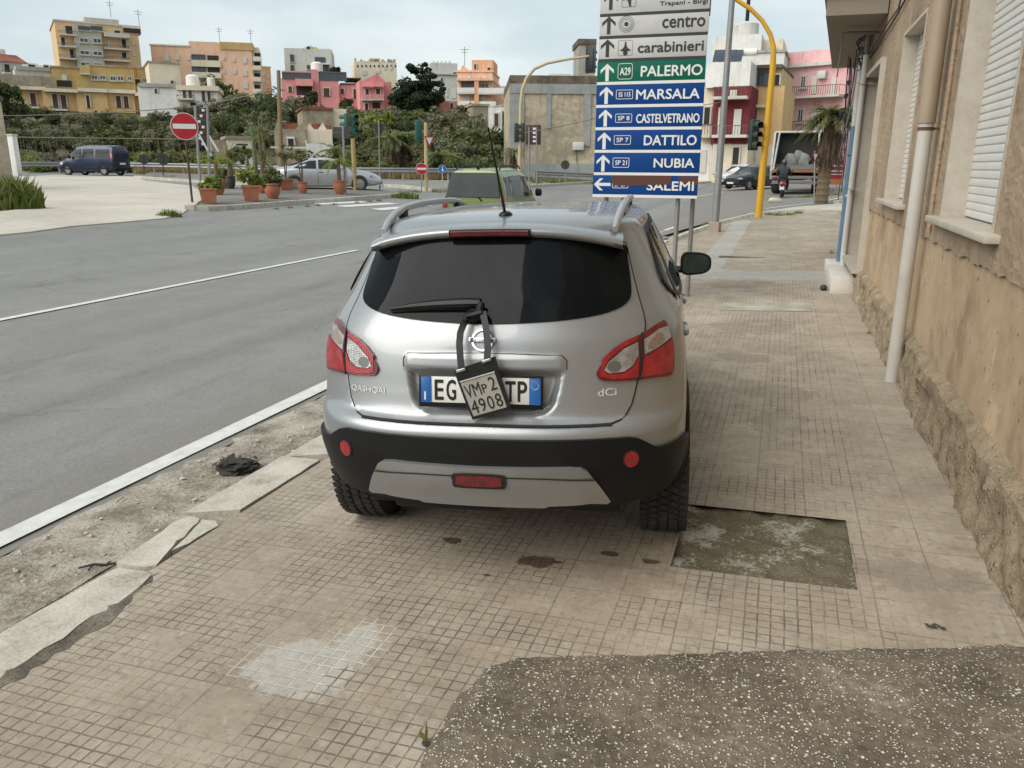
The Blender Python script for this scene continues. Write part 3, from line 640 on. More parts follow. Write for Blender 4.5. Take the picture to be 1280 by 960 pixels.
# door steps
M_STEP = m_rough('white_limestone', [(.3, (.50, .46, .40)), (.5, (.62, .58, .51)), (.7, (.68, .65, .58))], 5, None, .15, .6)
def block(c, d, name, label, m, r=.015):
    mb = MB(); mb.rbox(c, d, r); o = mb.build(name, m); tag(o, label, 'step'); return o
block((.885, 12.62, .135), (.30, 1.55, .235), 'door_step', 'long white stone door step with smooth sides at the foot of the ochre house', M_STEP)
block((.93, 14.5, .105), (.30, .8, .18), 'door_step', 'low white stone step at the foot of the blue drainpipe', M_STEP)
mb = MB(); v, f = blob((.66, 12.2, .055), (.05, .10, .045), 4, 2, .12); mb.add(v, f); tag(mb.build('black_rag', M_CABLE_D), 'small crumpled black scrap lying against the long white door step', 'litter')
# ------------------------------------------------------------------ silver crossover
CW = Matrix
_n = Vector((-.030, 0, 1)).normalized(); _cyw = .142
_fw = Vector((-math.sin(_cyw), math.cos(_cyw), 0)); _fw.z = .030 * _fw.x; _fw.normalize(); _rt = _fw.cross(_n)
car = thing('parked_car', 'silver crossover parked on the pavement with a plate pouch hanging from its rear wiper', 'car')
cm_ = Matrix((_rt, _fw, _n)).transposed().to_4x4(); cm_.translation = Vector((-1.050, 2.838, .030 * -1.050 + .004)); car.matrix_world = cm_
ROWS = [(0.22,0.7042,0.16,0.5,2.5),(0.3,0.7628,0.09,0.55,2.6),(0.38,0.7922,0.05,0.56,2.7),(0.5,0.8196,0.015,0.56,2.7),(0.62,0.8264,0.0,0.55,2.7),(0.7,0.8264,0.0,0.55,2.7),(0.735,0.8264,0.02,0.53,2.6),(0.76,0.8264,0.06,0.5,2.5),(0.85,0.8235,0.085,0.48,2.45),(0.95,0.8176,0.105,0.47,2.4),(1.05,0.8028,0.13,0.48,2.4),(1.12,0.785,0.16,0.52,2.4),(1.2,0.745,0.2,0.56,2.4),(1.3,0.7,0.265,0.56,2.45),(1.4,0.65,0.33,0.56,2.6),(1.45,0.625,0.36,0.56,2.7),(1.49,0.6,0.39,0.55,2.8),(1.518,0.555,0.44,0.55,2.8),(1.535,0.48,0.55,0.55,2.8),(1.548,0.36,0.75,0.5,2.5),(1.556,0.2,0.95,0.4,2.0),(1.558,0.02,1.2,0.2,2.0)]
FRON = [(.22,4.15,.6),(.5,4.3,.75),(.75,4.27,.85),(.88,4.1,.95),(.95,3.95,1.0),(1.05,3.5,.95),(1.2,3.18,.9),(1.4,2.78,.75),(1.49,2.55,.7),(1.518,2.38,.6),(1.535,2.2,.55),(1.548,1.95,.5),(1.556,1.7,.4),(1.558,1.45,.2)]
def pch(rows, z):
    n = len(rows)
    if z <= rows[0][0]: return rows[0][1:]
    if z >= rows[-1][0]: return rows[-1][1:]
    i = 0
    while rows[i + 1][0] < z: i += 1
    def sl(k, c):
        if k == 0 or k == n - 1:
            a = 0 if k == 0 else n - 2; return (rows[a + 1][c] - rows[a][c]) / (rows[a + 1][0] - rows[a][0])
        d0 = (rows[k][c] - rows[k - 1][c]) / (rows[k][0] - rows[k - 1][0]); d1 = (rows[k + 1][c] - rows[k][c]) / (rows[k + 1][0] - rows[k][0])
        return 0. if d0 * d1 <= 0 else 2 * d0 * d1 / (d0 + d1)
    h = rows[i + 1][0] - rows[i][0]; t = (z - rows[i][0]) / h; o = []
    for c in range(1, len(rows[0])):
        o.append((2*t**3-3*t*t+1)*rows[i][c] + (t**3-2*t*t+t)*sl(i,c)*h + (-2*t**3+3*t*t)*rows[i+1][c] + (t**3-t*t)*sl(i+1,c)*h)
    return o
def shell(u, z):
    w, y0, b, n = pch(ROWS, z); s = 1 if u >= 0 else -1; a = abs(u)
    if a <= 1:
        f = a * pi / 2; sn, cs = math.sin(f), abs(math.cos(f)); r = (sn ** n + cs ** n) ** (-1 / n)
        return Vector((s * w * r * sn, y0 + b * (1 - r * math.cos(f)), z))
    yf, bf = pch(FRON, z); y = y0 + b + (a - 1); ys = yf - bf
    # slight barrel of the flank
    if y <= ys: return Vector((s * (w + .02 * math.sin(pi * min(1, (y - y0 - b) / max(.1, ys - y0 - b)))), y, z))
    f = min(1, (y - ys) / (bf * 1.25)) * pi / 2; sn, cs = math.sin(f), math.cos(f); r = (sn ** 2.5 + abs(cs) ** 2.5) ** (-1 / 2.5)
    return Vector((s * w * r * abs(cs), ys + bf * r * sn, z))
def snorm(u, z):
    e = 2e-3; a = shell(u + e, z) - shell(u - e, z); b = shell(u, z + e) - shell(u, z - e); return a.cross(b).normalized()
def sd(p, poly):
    d = polydist(p, poly); return d if inpoly(p, poly) else -d
# outlines in (u, z), half on the right then mirrored
def mir(h): return h + [(-u, z) for u, z in h[::-1] if u > 1e-6]
TAILGATE = mir([(0, 1.462), (.2, 1.455), (.45, 1.435), (.582, 1.415), (.572, 1.30), (.568, 1.20), (.557, 1.10), (.540, 1.055), (.522, .99), (.502, .90), (.472, .80), (.452, .766), (.431, .748), (.389, .738), (.2, .739), (0, .740)])
GLASS = mir([(0, 1.456), (.16, 1.452), (.37, 1.436), (.565, 1.404), (.562, 1.36), (.553, 1.308), (.54, 1.245), (.529, 1.215), (.51, 1.193), (.467, 1.172), (.385, 1.152), (.264, 1.137), (.13, 1.128), (0, 1.124)])
RECESS = mir([(0, .944), (.252, .944), (.243, .88), (.228, .812), (.205, .782), (.165, .769), (0, .769)])
HANDLE = mir([(0, 1.010), (.235, 1.006), (.254, .998), (.258, .975), (.256, .945), (0, .945)])
LAMP = [(.354, .928), (.358, .945), (.376, .974), (.412, 1.014), (.455, 1.040), (.52, 1.066), (.595, 1.090), (.65, 1.102), (.672, 1.085), (.692, 1.03), (.690, .965), (.668, .893), (.58, .894), (.50, .894), (.407, .898), (.366, .906)]
WHITE1 = [(.378, .942), (.395, .975), (.448, 1.018), (.505, 1.041), (.503, .992), (.480, .955), (.445, .932), (.395, .930)]
WHITE2 = [(.532, 1.046), (.61, 1.074), (.672, 1.079), (.682, 1.040), (.60, 1.012), (.530, .990)]
RED2 = [(.528, .980), (.60, 1.005), (.683, 1.028), (.684, .97), (.662, .905), (.505, .905)]
RED1 = [(.373, .985), (.412, 1.022), (.455, 1.048), (.506, 1.062), (.506, 1.048), (.448, 1.026), (.392, .982), (.374, .942), (.39, .925), (.445, .925), (.484, .950), (.507, .99), (.496, .905), (.41, .906), (.366, .918)]
CLAD = [(0, .691), (.2, .692), (.36, .693), (.449, .690), (.487, .679), (.525, .652), (.552, .630), (.60, .622), (.75, .617), (.85, .612), (.86, .54), (.84, .47), (.80, .425), (.70, .40), (.593, .395), (.465, .385), (0, .38)]
SKID = mir([(0, .582), (.27, .587), (.305, .583), (.322, .570), (.405, .408), (.395, .397), (.335, .408), (.215, .403), (.20, .394), (0, .393)])
M_SILVER = None
def m_paint():
    s = NT('silver_car_paint'); p = s.obj(); fl = s.noise(p, 900, 1, .5); d = s.noise(p, 4, 6, .6); x, y, z = s.xyz(p)
    c = s.mix(s.step(fl, .35, .65), (.265, .27, .273), (.375, .382, .384))
    dirt = s.math('MULTIPLY', s.step(d, .45, .7, 0, .22), s.step(z, .5, 1.0, 1, .35)); c = s.mix(dirt, c, (.25, .22, .18))
    drops = s.math('MULTIPLY', s.step(s.voro(p, 95, 'F1', 'Distance'), .12, .28, 1, 0), s.step(s.white(s.voro(p, 95, 'F1', 'Color')), .62, .66))
    up = s.step(s.xyz(s.n('NewGeometry').outputs['Normal'])[2], .55, .85)
    k = s.math('MULTIPLY', drops, up)
    c = s.mix(s.math('MULTIPLY', k, .55), c, (.06, .06, .06))
    s.bump(k, .6, .003)
    s.set(Base_Color=c, Roughness=s.step(d, .3, .8, .33, .42), Metallic=.6, Coat_Weight=.7); s.b.inputs['Coat Roughness'].default_value = .05; return s.m
def m_carglass():
    s = NT('tinted_car_glass'); p = s.obj(); d = s.noise(p, 3, 5, .6); dr = s.math('MULTIPLY', s.step(s.voro(p, 70, 'F1', 'Distance'), .1, .2, 1, 0), s.step(s.white(s.voro(p, 70, 'F1', 'Color')), .8, .84))
    c = s.mix(s.step(d, .4, .7), (.004, .005, .006), (.009, .010, .011)); c = s.mix(s.math('MULTIPLY', dr, .8), c, (.005, .005, .005)); s.bump(dr, .4, .002)
    return s.set(Base_Color=c, Roughness=s.step(d, .3, .8, .02, .07), Specular_IOR_Level=.13)
M_SILVER = m_paint(); M_GLASS = m_carglass()
M_BLACK = mat('black_bumper_plastic', (.008, .008, .0085), .5, var=.15, scale=12, bump=.05, spec=.25, dirt=(.035, .03, .026, .3))
M_GLOSSB = mat('gloss_black', (.009, .009, .010), .35, spec=.3)
def m_lens(name, a, b, metal=.0):
    s = NT(name); p = s.obj(); x, y, z = s.xyz(p); rib = s.math('SINE', s.math('MULTIPLY', z, 900.0)); rx = s.math('SINE', s.math('MULTIPLY', x, 700.0)); n = s.noise(p, 22, 4)
    c = s.mix(s.step(n, .35, .65), a, b); c = s.mix(s.step(s.math('MULTIPLY', rib, rx), -.2, .6, 0, .22), c, tuple(k * .35 for k in a))
    s.bump(s.math('ADD', rib, rx), .25, .002); s.set(Base_Color=c, Roughness=.18, Metallic=metal, Coat_Weight=.8); s.b.inputs['Coat Roughness'].default_value = .04; MC[name] = s.m; return s.m
M_RED = m_lens('red_lamp_lens', (.26, .006, .010), (.38, .010, .016)); M_REDD = m_lens('dark_red_lens', (.10, .004, .006), (.17, .007, .010))
M_CLEAR = m_lens('clear_lamp_lens', (.30, .29, .285), (.50, .49, .48), .5); M_AMB = mat('bulb_shade', (.30, .20, .14), .3, .3, var=.3, scale=40, coat=1.)
M_CHROME = mat('chrome', (.62, .63, .64), .22, 1.0, var=.03)
M_TYRE = mat('tyre_rubber', (.022, .022, .021), .82, var=.2, scale=20, dirt=(.09, .08, .065, .5), dscale=6)
M_ALLOY = mat('alloy_rim', (.42, .42, .42), .35, .8)
M_SEAM = mat('panel_gap', (.012, .012, .012), .8)
def skin_disp(u, z):
    """inward push of the painted shell behind the tailgate"""
    if z < 1.43 and abs(u) < .6:
        d = sd((u, z), TAILGATE)
        if d > 0: return -.06 * sstep(.012, .05, d)
    return 0.
def shell_mesh():
    zs = [.24, .30, .34, .38, .42, .46, .5, .54, .58, .62, .66, .69, .705, .72, .735, .748, .76, .78, .81, .84, .87, .9, .93, .96, .99, 1.02, 1.05, 1.08, 1.11, 1.14, 1.17, 1.2, 1.23, 1.26, 1.29, 1.32, 1.35, 1.38, 1.41, 1.43, 1.45, 1.47, 1.49, 1.502, 1.512, 1.520, 1.528, 1.535, 1.541, 1.546, 1.550, 1.554, 1.5568, 1.558]
    NR, NS, NF = 48, 44, 20
    rings = []
    for z in zs:
        w_, y0, b, n = pch(ROWS, z); yf, bf = pch(FRON, z); L = max(.02, yf - bf - y0 - b)
        us = [i / NR for i in range(NR)] + [1 + L * i / NS for i in range(NS)] + [1 + L + bf * 1.25 * i / NF for i in range(NF + 1)]
        ring = us + [-u for u in us[1:-1][::-1]]
        rings.append(ring)
    V = []; n = len(rings[0])
    for z, ring in zip(zs, rings):
        for u in ring:
            p = shell(u, z); k = skin_disp(u, z)
            if k: p = p + snorm(u, z) * k
            V.append(p)
    body, wind, clad = [], [], []
    for i in range(len(zs) - 1):
        for j in range(n):
            q = (i * n + j, i * n + (j + 1) % n, (i + 1) * n + (j + 1) % n, (i + 1) * n + j)
            c = sum((V[k] for k in q), Vector()) / 4
            if any(math.hypot(c.y - ay, c.z - .345) < .375 for ay in (.80, 3.43)) and abs(c.x) > .45 and c.z < .72: continue
            if c.z < .385 and c.y < .5: continue
            if c.z < .42: clad.append(q)
            elif c.y > 2.3 and 1.07 < c.z < 1.47 and abs(c.x) < pch(ROWS, c.z)[0] * .88: wind.append(q)
            else: body.append(q)
    top = list(range((len(zs) - 1) * n, len(zs) * n)); body.append(top)
    for nm, F, mt in (('body', body, M_SILVER), ('windscreen', wind, M_GLASS), ('sill_cladding', clad, M_BLACK)):
        used = sorted({k for f in F for k in f}); ix = {k: i for i, k in enumerate(used)}
        mb = MB(); mb.add([V[k] for k in used], [[ix[k] for k in f] for f in F]); mb.build(nm, mt, car, sharp=50)
shell_mesh()
def drape(name, poly, off, m, step=.03, thick=.006, disp=None, parent=None, edge=None, sm=0, label=None, sharp=40):
    if sm: poly = smoothpoly(poly, sm)
    vs, fs, nb = fill(poly, step, edge)
    P = []; Q = []
    for u, z in vs:
        o = off + (disp(u, z) if disp else 0); nn = snorm(u, z); p = shell(u, z); P.append(p + nn * o); Q.append(p + nn * (o - thick))
    mb = MB(); mb.add(P, fs); mb.add(P[:nb] + Q[:nb], [(i, (i + 1) % nb, nb + (i + 1) % nb, nb + i) for i in range(nb)])
    o = mb.build(name, m, parent or car, sharp=0, recalc=False)
    me = o.data; me.polygons.foreach_set('use_smooth', [i < len(fs) for i in range(len(me.polygons))])
    bm = bmesh.new(); bm.from_mesh(me); bmesh.ops.recalc_face_normals(bm, faces=bm.faces[:])
    # front faces must look outwards
    f0 = bm.faces[:1][0] if hasattr(bm.faces, '__getitem__') is False else None
    bm.faces.ensure_lookup_table(); c = bm.faces[0].calc_center_median()
    uu, zz = vs[fs[0][0]]
    if bm.faces[0].normal.dot(snorm(uu, zz)) < 0: bmesh.ops.reverse_faces(bm, faces=[f for f in bm.faces])
    bm.to_mesh(me); bm.free(); me.update(); return o
def strip(name, pts, wd, off, m, parent=None, k=3):
    """thin line following the skin through (u, z) points"""
    P = []
    for i in range(len(pts) - 1):
        for j in range(k): P.append((pts[i][0] + (pts[i + 1][0] - pts[i][0]) * j / k, pts[i][1] + (pts[i + 1][1] - pts[i][1]) * j / k))
    P.append(pts[-1]); mb = MB(); C3 = [shell(u, z) + snorm(u, z) * off for u, z in P]; N3 = [snorm(u, z) for u, z in P]; V = []
    for i in range(len(P)):
        t = (C3[min(i + 1, len(P) - 1)] - C3[max(i - 1, 0)]).normalized(); sd_ = t.cross(N3[i]).normalized() * wd / 2; V += [C3[i] + sd_, C3[i] - sd_, C3[i] - sd_ - N3[i] * .006, C3[i] + sd_ - N3[i] * .006]
    n = len(P); F = []
    for i in range(n - 1):
        for a, b in ((0, 1), (1, 2), (3, 0)): F.append((4 * i + a, 4 * i + b, 4 * i + 4 + b, 4 * i + 4 + a))
    mb.add(V, F); return mb.build(name, m, parent or car, sharp=0)
def tg_disp(u, z):
    o = 0.
    if .755 < z < .96 and abs(u) < .27:
        d = sd((u, z), RECESS)
        if d > 0: o -= .032 * sstep(0, .020, d)
    if .93 < z < 1.03 and abs(u) < .28:
        d = sd((u, z), HANDLE)
        o += .009 * sstep(-.003, .010, d)
    return o
tg = drape('tailgate', TAILGATE, .004, M_SILVER, .011, .02, tg_disp, edge=.015)
strip('panel_gap', TAILGATE[1:-1][:15] , .006, .0045, M_SEAM); strip('panel_gap', [(-u, z) for u, z in TAILGATE[1:-1][:15]], .006, .0045, M_SEAM); strip('panel_gap', [(.40, .738), (.2, .7375), (0, .7385), (-.2, .7375), (-.40, .738)], .012, .006, M_SEAM)
gl = drape('rear_window', GLASS, .010, M_GLASS, .03, .010, edge=.02, sm=3)
drape('handle_shadow_gap', mir([(0, .950), (.254, .950), (.252, .942), (0, .942)]), .004, M_SEAM, .02, .003, lambda u, z: -.004, parent=tg)
strip('handle_line', [(-.262, .95), (-.264, .985), (-.25, 1.006), (-.1, 1.013), (0, 1.014), (.1, 1.013), (.25, 1.006), (.264, .985), (.262, .95)], .004, .0055, M_SEAM, tg)
# spoiler lip above the window
def spoiler():
    sec = []
    for i in range(41):
        x = -.545 + 1.09 * i / 40; a = abs(x) / .575; dr = .072 * a ** 2.6; ins = .085 * a ** 2.2
        zt, zl = 1.530 - dr * 1.0, 1.497 - dr
        sec.append([(x * .985, .60 + ins, zt + .004), (x * .99, .46 + ins, zt - .012), (x, .36 + ins, zl + .008), (x, .325 + ins, zl - .004), (x, .320 + ins, zl - .016), (x, .335 + ins, zl - .036), (x, .375 + ins, zl - .040), (x, .45 + ins, zl - .036)])
    n = 8; mb = MB(); mb.add([p for s_ in sec for p in s_], [(i * n + j, i * n + j + 1, (i + 1) * n + j + 1, (i + 1) * n + j) for i in range(40) for j in range(n - 1)])
    sp = mb.build('spoiler', M_SILVER, car, sharp=60)
    mb = MB(); b = MB()
    for q, (dx, z0, z1, yy) in ((b, (.172, 1.459, 1.495, .313)), (mb, (.164, 1.464, 1.491, .306))):
        V = []
        for i in range(13):
            x = -dx + 2 * dx * i / 12; dr = .072 * (abs(x) / .6) ** 2.6; ins = .085 * (abs(x) / .6) ** 2.2
            V += [(x, yy + ins + .008, z1 - dr), (x, yy + ins - .002, z1 - .005 - dr), (x, yy + ins + .004, z0 + .005 - dr), (x, yy + ins + .012, z0 - dr), (x, yy + ins + .04, z0 - dr), (x, yy + ins + .04, z1 - dr)]
        q.add(V, [(i * 6 + j, i * 6 + (j + 1) % 6, i * 6 + 6 + (j + 1) % 6, i * 6 + 6 + j) for i in range(12) for j in range(6)] + [tuple(range(6)), tuple(range(72, 78))])
    bl_ = b.build('brake_lamp', M_GLOSSB, sp); mb.build('lens', M_REDD, bl_)
spoiler()
# tail lamps
for s in (1, -1):
    f = lambda P: [(s * u, z) for u, z in P]
    L = drape('tail_lamp', f(LAMP), .012, M_REDD, .02, .02, lambda u, z: .004, edge=.012, sm=3)
    drape('red_lens', f(RED1), .020, M_RED, .02, .008, edge=.012, parent=L); drape('red_lens', f(RED2), .020, M_RED, .02, .008, edge=.012, parent=L)
    drape('clear_lens', f(WHITE1), .0185, M_CLEAR, .02, .008, edge=.012, parent=L); w2 = drape('clear_lens', f(WHITE2), .0185, M_CLEAR, .02, .008, edge=.012, parent=L)
    drape('bulb', [(s * (.412 + .024 * math.cos(a)), .955 + .022 * math.sin(a)) for a in [k * pi / 6 for k in range(12)]], .0200, mat('bulb_grey', (.20, .20, .20), .3, .6), .02, .003, parent=L)
    drape('bulb', [(s * (.585 + .042 * math.cos(a)), 1.035 + .020 * math.sin(a) + .018 * math.cos(a)) for a in [k * pi / 6 for k in range(12)]], .0200, M_AMB, .02, .003, parent=L)
    strip('panel_gap', f([(.526, 1.070), (.513, .98), (.498, .892)]), .007, .0225, M_SEAM, L)
# bumper, skid plate, reflectors, fog lamp
bp = drape('rear_bumper', mir(CLAD), .008, M_BLACK, .03, .02, lambda u, z: .010 * sstep(.40, .62, z), edge=.02)
sk = drape('skid_plate', SKID, .030, M_SILVER, .03, .025, lambda u, z: -.012 + .02 * sstep(.40, .56, z) - .006 * sstep(.30, .36, abs(u)), edge=.02)
strip('crease', [(-.34, .535), (-.2, .545), (0, .546), (.2, .545), (.34, .535)], .004, .041, M_SEAM, sk)
for s in (1, -1):
    C = (.4565 * s, .601)
    rim = drape('reflector', [(C[0] + .0285 * math.cos(a), C[1] + .038 * math.sin(a)) for a in [k * pi / 12 for k in range(24)]], .0205, M_SEAM, .02, .008)
    drape('reflector_lens', [(C[0] + .024 * math.cos(a), C[1] + .032 * math.sin(a)) for a in [k * pi / 12 for k in range(24)]], .024, M_RED, .02, .006, parent=rim)
fg = drape('fog_lamp', smoothpoly([(-.083, .502), (-.084, .53), (-.08, .556), (0, .560), (.08, .556), (.084, .53), (.083, .502), (.06, .496), (-.06, .496)], 2), .044, M_SEAM, .03, .012)
drape('fog_lens', smoothpoly([(-.070, .510), (-.071, .53), (-.068, .550), (0, .553), (.068, .550), (.071, .53), (.070, .510), (0, .506)], 2), .048, M_REDD, .03, .008, parent=fg)
# number plate in its recess
py_ = .105 + .02
pm = Matrix.Translation((-.003, .064, .872)) @ Matrix.Rotation(math.radians(90 - 7), 4, 'X') @ Matrix.Diagonal((.94, 1, 1, 1))        # XY plane facing back
def platequad(mb, x0, x1, z0, z1, t0, t1): mb.rbox(((x0 + x1) / 2, (z0 + z1) / 2, (t0 + t1) / 2), (x1 - x0, z1 - z0, t1 - t0), .003)
def bplate(name, x0, x1, z0, z1, t0, t1, m, par):
    mb = MB(); platequad(mb, x0, x1, z0, z1, t0, t1); mb.v = [tuple(pm @ Vector(v)) for v in mb.v]; return mb.build(name, m, par)
M_PLW = mat('plate_white', (.66, .66, .62), .4, var=.06); M_PLB = mat('plate_blue', (.015, .11, .36), .4, var=.08)
fr_ = bplate('number_plate', -.272, .272, -.070, .064, -.012, .004, M_GLOSSB, car)
bplate('plate_face', -.262, .262, -.050, .056, .003, .0065, M_PLW, fr_)
for s in (1, -1): bplate('plate_band', min(s * .262, s * .214), max(s * .262, s * .214), -.050, .056, .006, .0072, M_PLB, fr_)
def pt(body, x, z, wd, h, bold=.0, m=None): return text(body, 'lettering', m or M_SEAM, fr_, wd, h, pm @ Matrix.Translation((x, z, .0068)), bold, .001)
pt('E', -.198, -.038, .037, .080, .02); pt('G', -.146, -.039, .040, .082, .02); pt('T', .112, -.038, .042, .080, .02); pt('P', .165, -.038, .038, .080, .02)
M_LW = mat('white_lettering', (.72, .72, .72), .5); pt('I', -.246, -.04, .007, .034, 0, M_LW)
mb = MB(); mb.lathe([(.0145, .0072), (.0165, .0085), (.0165, .0072)], 20, M=Matrix.Identity(3), c=(.238, .026, 0), cap=False); mb.v = [tuple(pm @ Vector(v)) for v in mb.v]; mb.build('band_ring', mat('pale_gold', (.35, .38, .38), .5), fr_)
# badges
def frame_at(u, z, off, tilt=0.):
    n = snorm(u, z); p = shell(u, z) + n * off; x = Vector((0, 0, 1)).cross(n).normalized(); y = n.cross(x)
    return Matrix.Translation(p) @ Matrix((x, y, n)).transposed().to_4x4() @ Matrix.Rotation(tilt, 4, 'Z')
em = frame_at(0, 1.064, .005); mb = MB()
ringp = [(.0455 * math.cos(a), .0455 * math.sin(a), .004) for a in [k * pi / 24 for k in range(48)]]
V = []; n = 48
for k in range(n):
    a = 2 * pi * k / n
    for r, h in ((.048, .001), (.046, .007), (.038, .007), (.0355, .001)): V.append((r * math.cos(a), r * math.sin(a), h))
mb.add(V, [(k * 4 + j, k * 4 + j + 1, ((k + 1) % n) * 4 + j + 1, ((k + 1) % n) * 4 + j) for k in range(n) for j in range(3)])
mb.rbox((0, 0, .006), (.112, .020, .010), .003); mb.v = [tuple(em @ Vector(v)) for v in mb.v]; bd = mb.build('emblem', M_CHROME, car)
text('NISSAN', 'lettering', M_SEAM, bd, .088, .011, em @ Matrix.Translation((-.044, -.0055, .0112)), .03, .0006)
mq = frame_at(-.470, .838, .006, -.03)
M_BADGE = mat('badge_metal', (.60, .60, .60), .5, .2)
def wrap(body, uc, zc, wd, h, m, slope=0., ext=.003):
    """raised letters bent to the curve of the tailgate"""
    o = text(body, 'badge_lettering', m, car, wd, h, Matrix.Identity(4), 0, ext); xc = shell(uc, zc).x
    bm = bmesh.new(); bm.from_mesh(o.data); bmesh.ops.subdivide_edges(bm, edges=[e for e in bm.edges if e.calc_length() > .02], cuts=1); bm.to_mesh(o.data); bm.free()
    for v in o.data.vertices:
        X = xc + v.co.x - wd / 2; Z = zc + v.co.y - h / 2 + slope * (v.co.x - wd / 2); lo, hi = -.9, .9
        for _ in range(30):
            mid = (lo + hi) / 2
            if shell(mid, Z).x < X: lo = mid
            else: hi = mid
        v.co = shell(lo, Z) + snorm(lo, Z) * (.0045 + v.co.z)
    o.data.update(); return o
wrap('QASHQAI', -.394, .842, .170, .027, M_BADGE, .02); wrap('dCi', .388, .856, .072, .029, M_BADGE, 0.)
# rear wiper
mb = MB(); P = lambda u, z, o: shell(u, z) + snorm(u, z) * o
mb.rbox((0, 0, 0), (.01, .01, .01), .002); mb = MB()
pts = [P(-.335, 1.163, .03), P(-.25, 1.178, .034), P(-.16, 1.188, .036), P(-.06, 1.193, .040), P(-.008, 1.192, .044)]
mb.tube(pts, [.006, .013, .019, .022, .019], 8); mb.tube([P(-.008, 1.192, .046), P(-.012, 1.165, .045), P(-.03, 1.140, .04)], [.018, .017, .014], 8)
wp = mb.build('rear_wiper', M_GLOSSB, car)
mb = MB(); mb.tube([P(-.335, 1.158, .018), P(-.2, 1.176, .018), P(-.05, 1.180, .018)], .006, 5); mb.build('wiper_blade', M_TYRE, wp)
v, f = blob(tuple(P(-.025, 1.150, .035)), (.045, .02, .028), 3, 2, .2); mb = MB(); mb.add(v, f); mb.build('wiper_hub', M_GLOSSB, wp)
# roof rails, aerial, mirrors
for s in (1, -1):
    mb = MB(); pts = [(s * .508, .47, 1.478), (s * .515, .56, 1.512), (s * .522, .68, 1.542), (s * .528, .84, 1.563), (s * .532, 1.1, 1.574), (s * .532, 1.5, 1.574), (s * .526, 1.78, 1.566), (s * .518, 1.95, 1.55), (s * .512, 2.05, 1.53)]
    mb.tube(pts, [.013, .017, .018, .018, .018, .018, .018, .017, .013], 10); rl = mb.build('roof_rail', mat('silver_rail', (.45, .45, .45), .35, .6), car)
    mb = MB(); mb.rbox((s * .524, .82, 1.535), (.026, .09, .06), .01); mb.build('rail_foot', M_BLACK, rl); mb = MB(); mb.rbox((s * .518, 1.86, 1.535), (.026, .09, .05), .01); mb.build('rail_foot', M_BLACK, rl)
mb = MB(); v, f = blob((.022, .58, 1.535), (.032, .045, .022), 1, 2, 0); mb.add(v, f); an = mb.build('aerial_base', M_GLOSSB, car)
mb = MB(); mb.tube([(.02, .575, 1.545), (.005, .50, 1.72), (-.012, .42, 1.90)], [.007, .005, .004], 6); mb.build('aerial', M_GLOSSB, an)
for s in (1, -1):
    mb = MB(); bm = bmesh.new(); bmesh.ops.create_icosphere(bm, subdivisions=3, radius=1)
    for q in bm.verts:
        c = q.co; e = .62; k = lambda t: math.copysign(abs(t) ** e, t)
        q.co = Vector((s * .945 + s * k(c.x) * .105 * (1 if c.x * s > 0 else 1), 2.70 + max(c.y, -.25) * .11, 1.087 + k(c.z) * .078 * (1 - .22 * c.x * (1 if s > 0 else -1))))
    bm.verts.index_update(); mb.add([q.co.copy() for q in bm.verts], [[q.index for q in fc.verts] for fc in bm.faces]); bm.free()
    mb.tube([(s * .80, 2.73, 1.045), (s * .87, 2.72, 1.040)], [.026, .022], 8); mr = mb.build('door_mirror', M_GLOSSB, car)
    mb = MB(); e = [(s * .945 + s * .088 * math.copysign(abs(math.cos(a)) ** .6, math.cos(a)), 2.668, 1.087 + .062 * math.copysign(abs(math.sin(a)) ** .6, math.sin(a)) * (1 - .2 * math.cos(a))) for a in [k * pi / 14 for k in range(28)]]
    mb.prism(e, (0, .01, 0)); mb.build('mirror_glass', mat('mirror_glass', (.05, .07, .075), .03, .6, var=.05), mr)
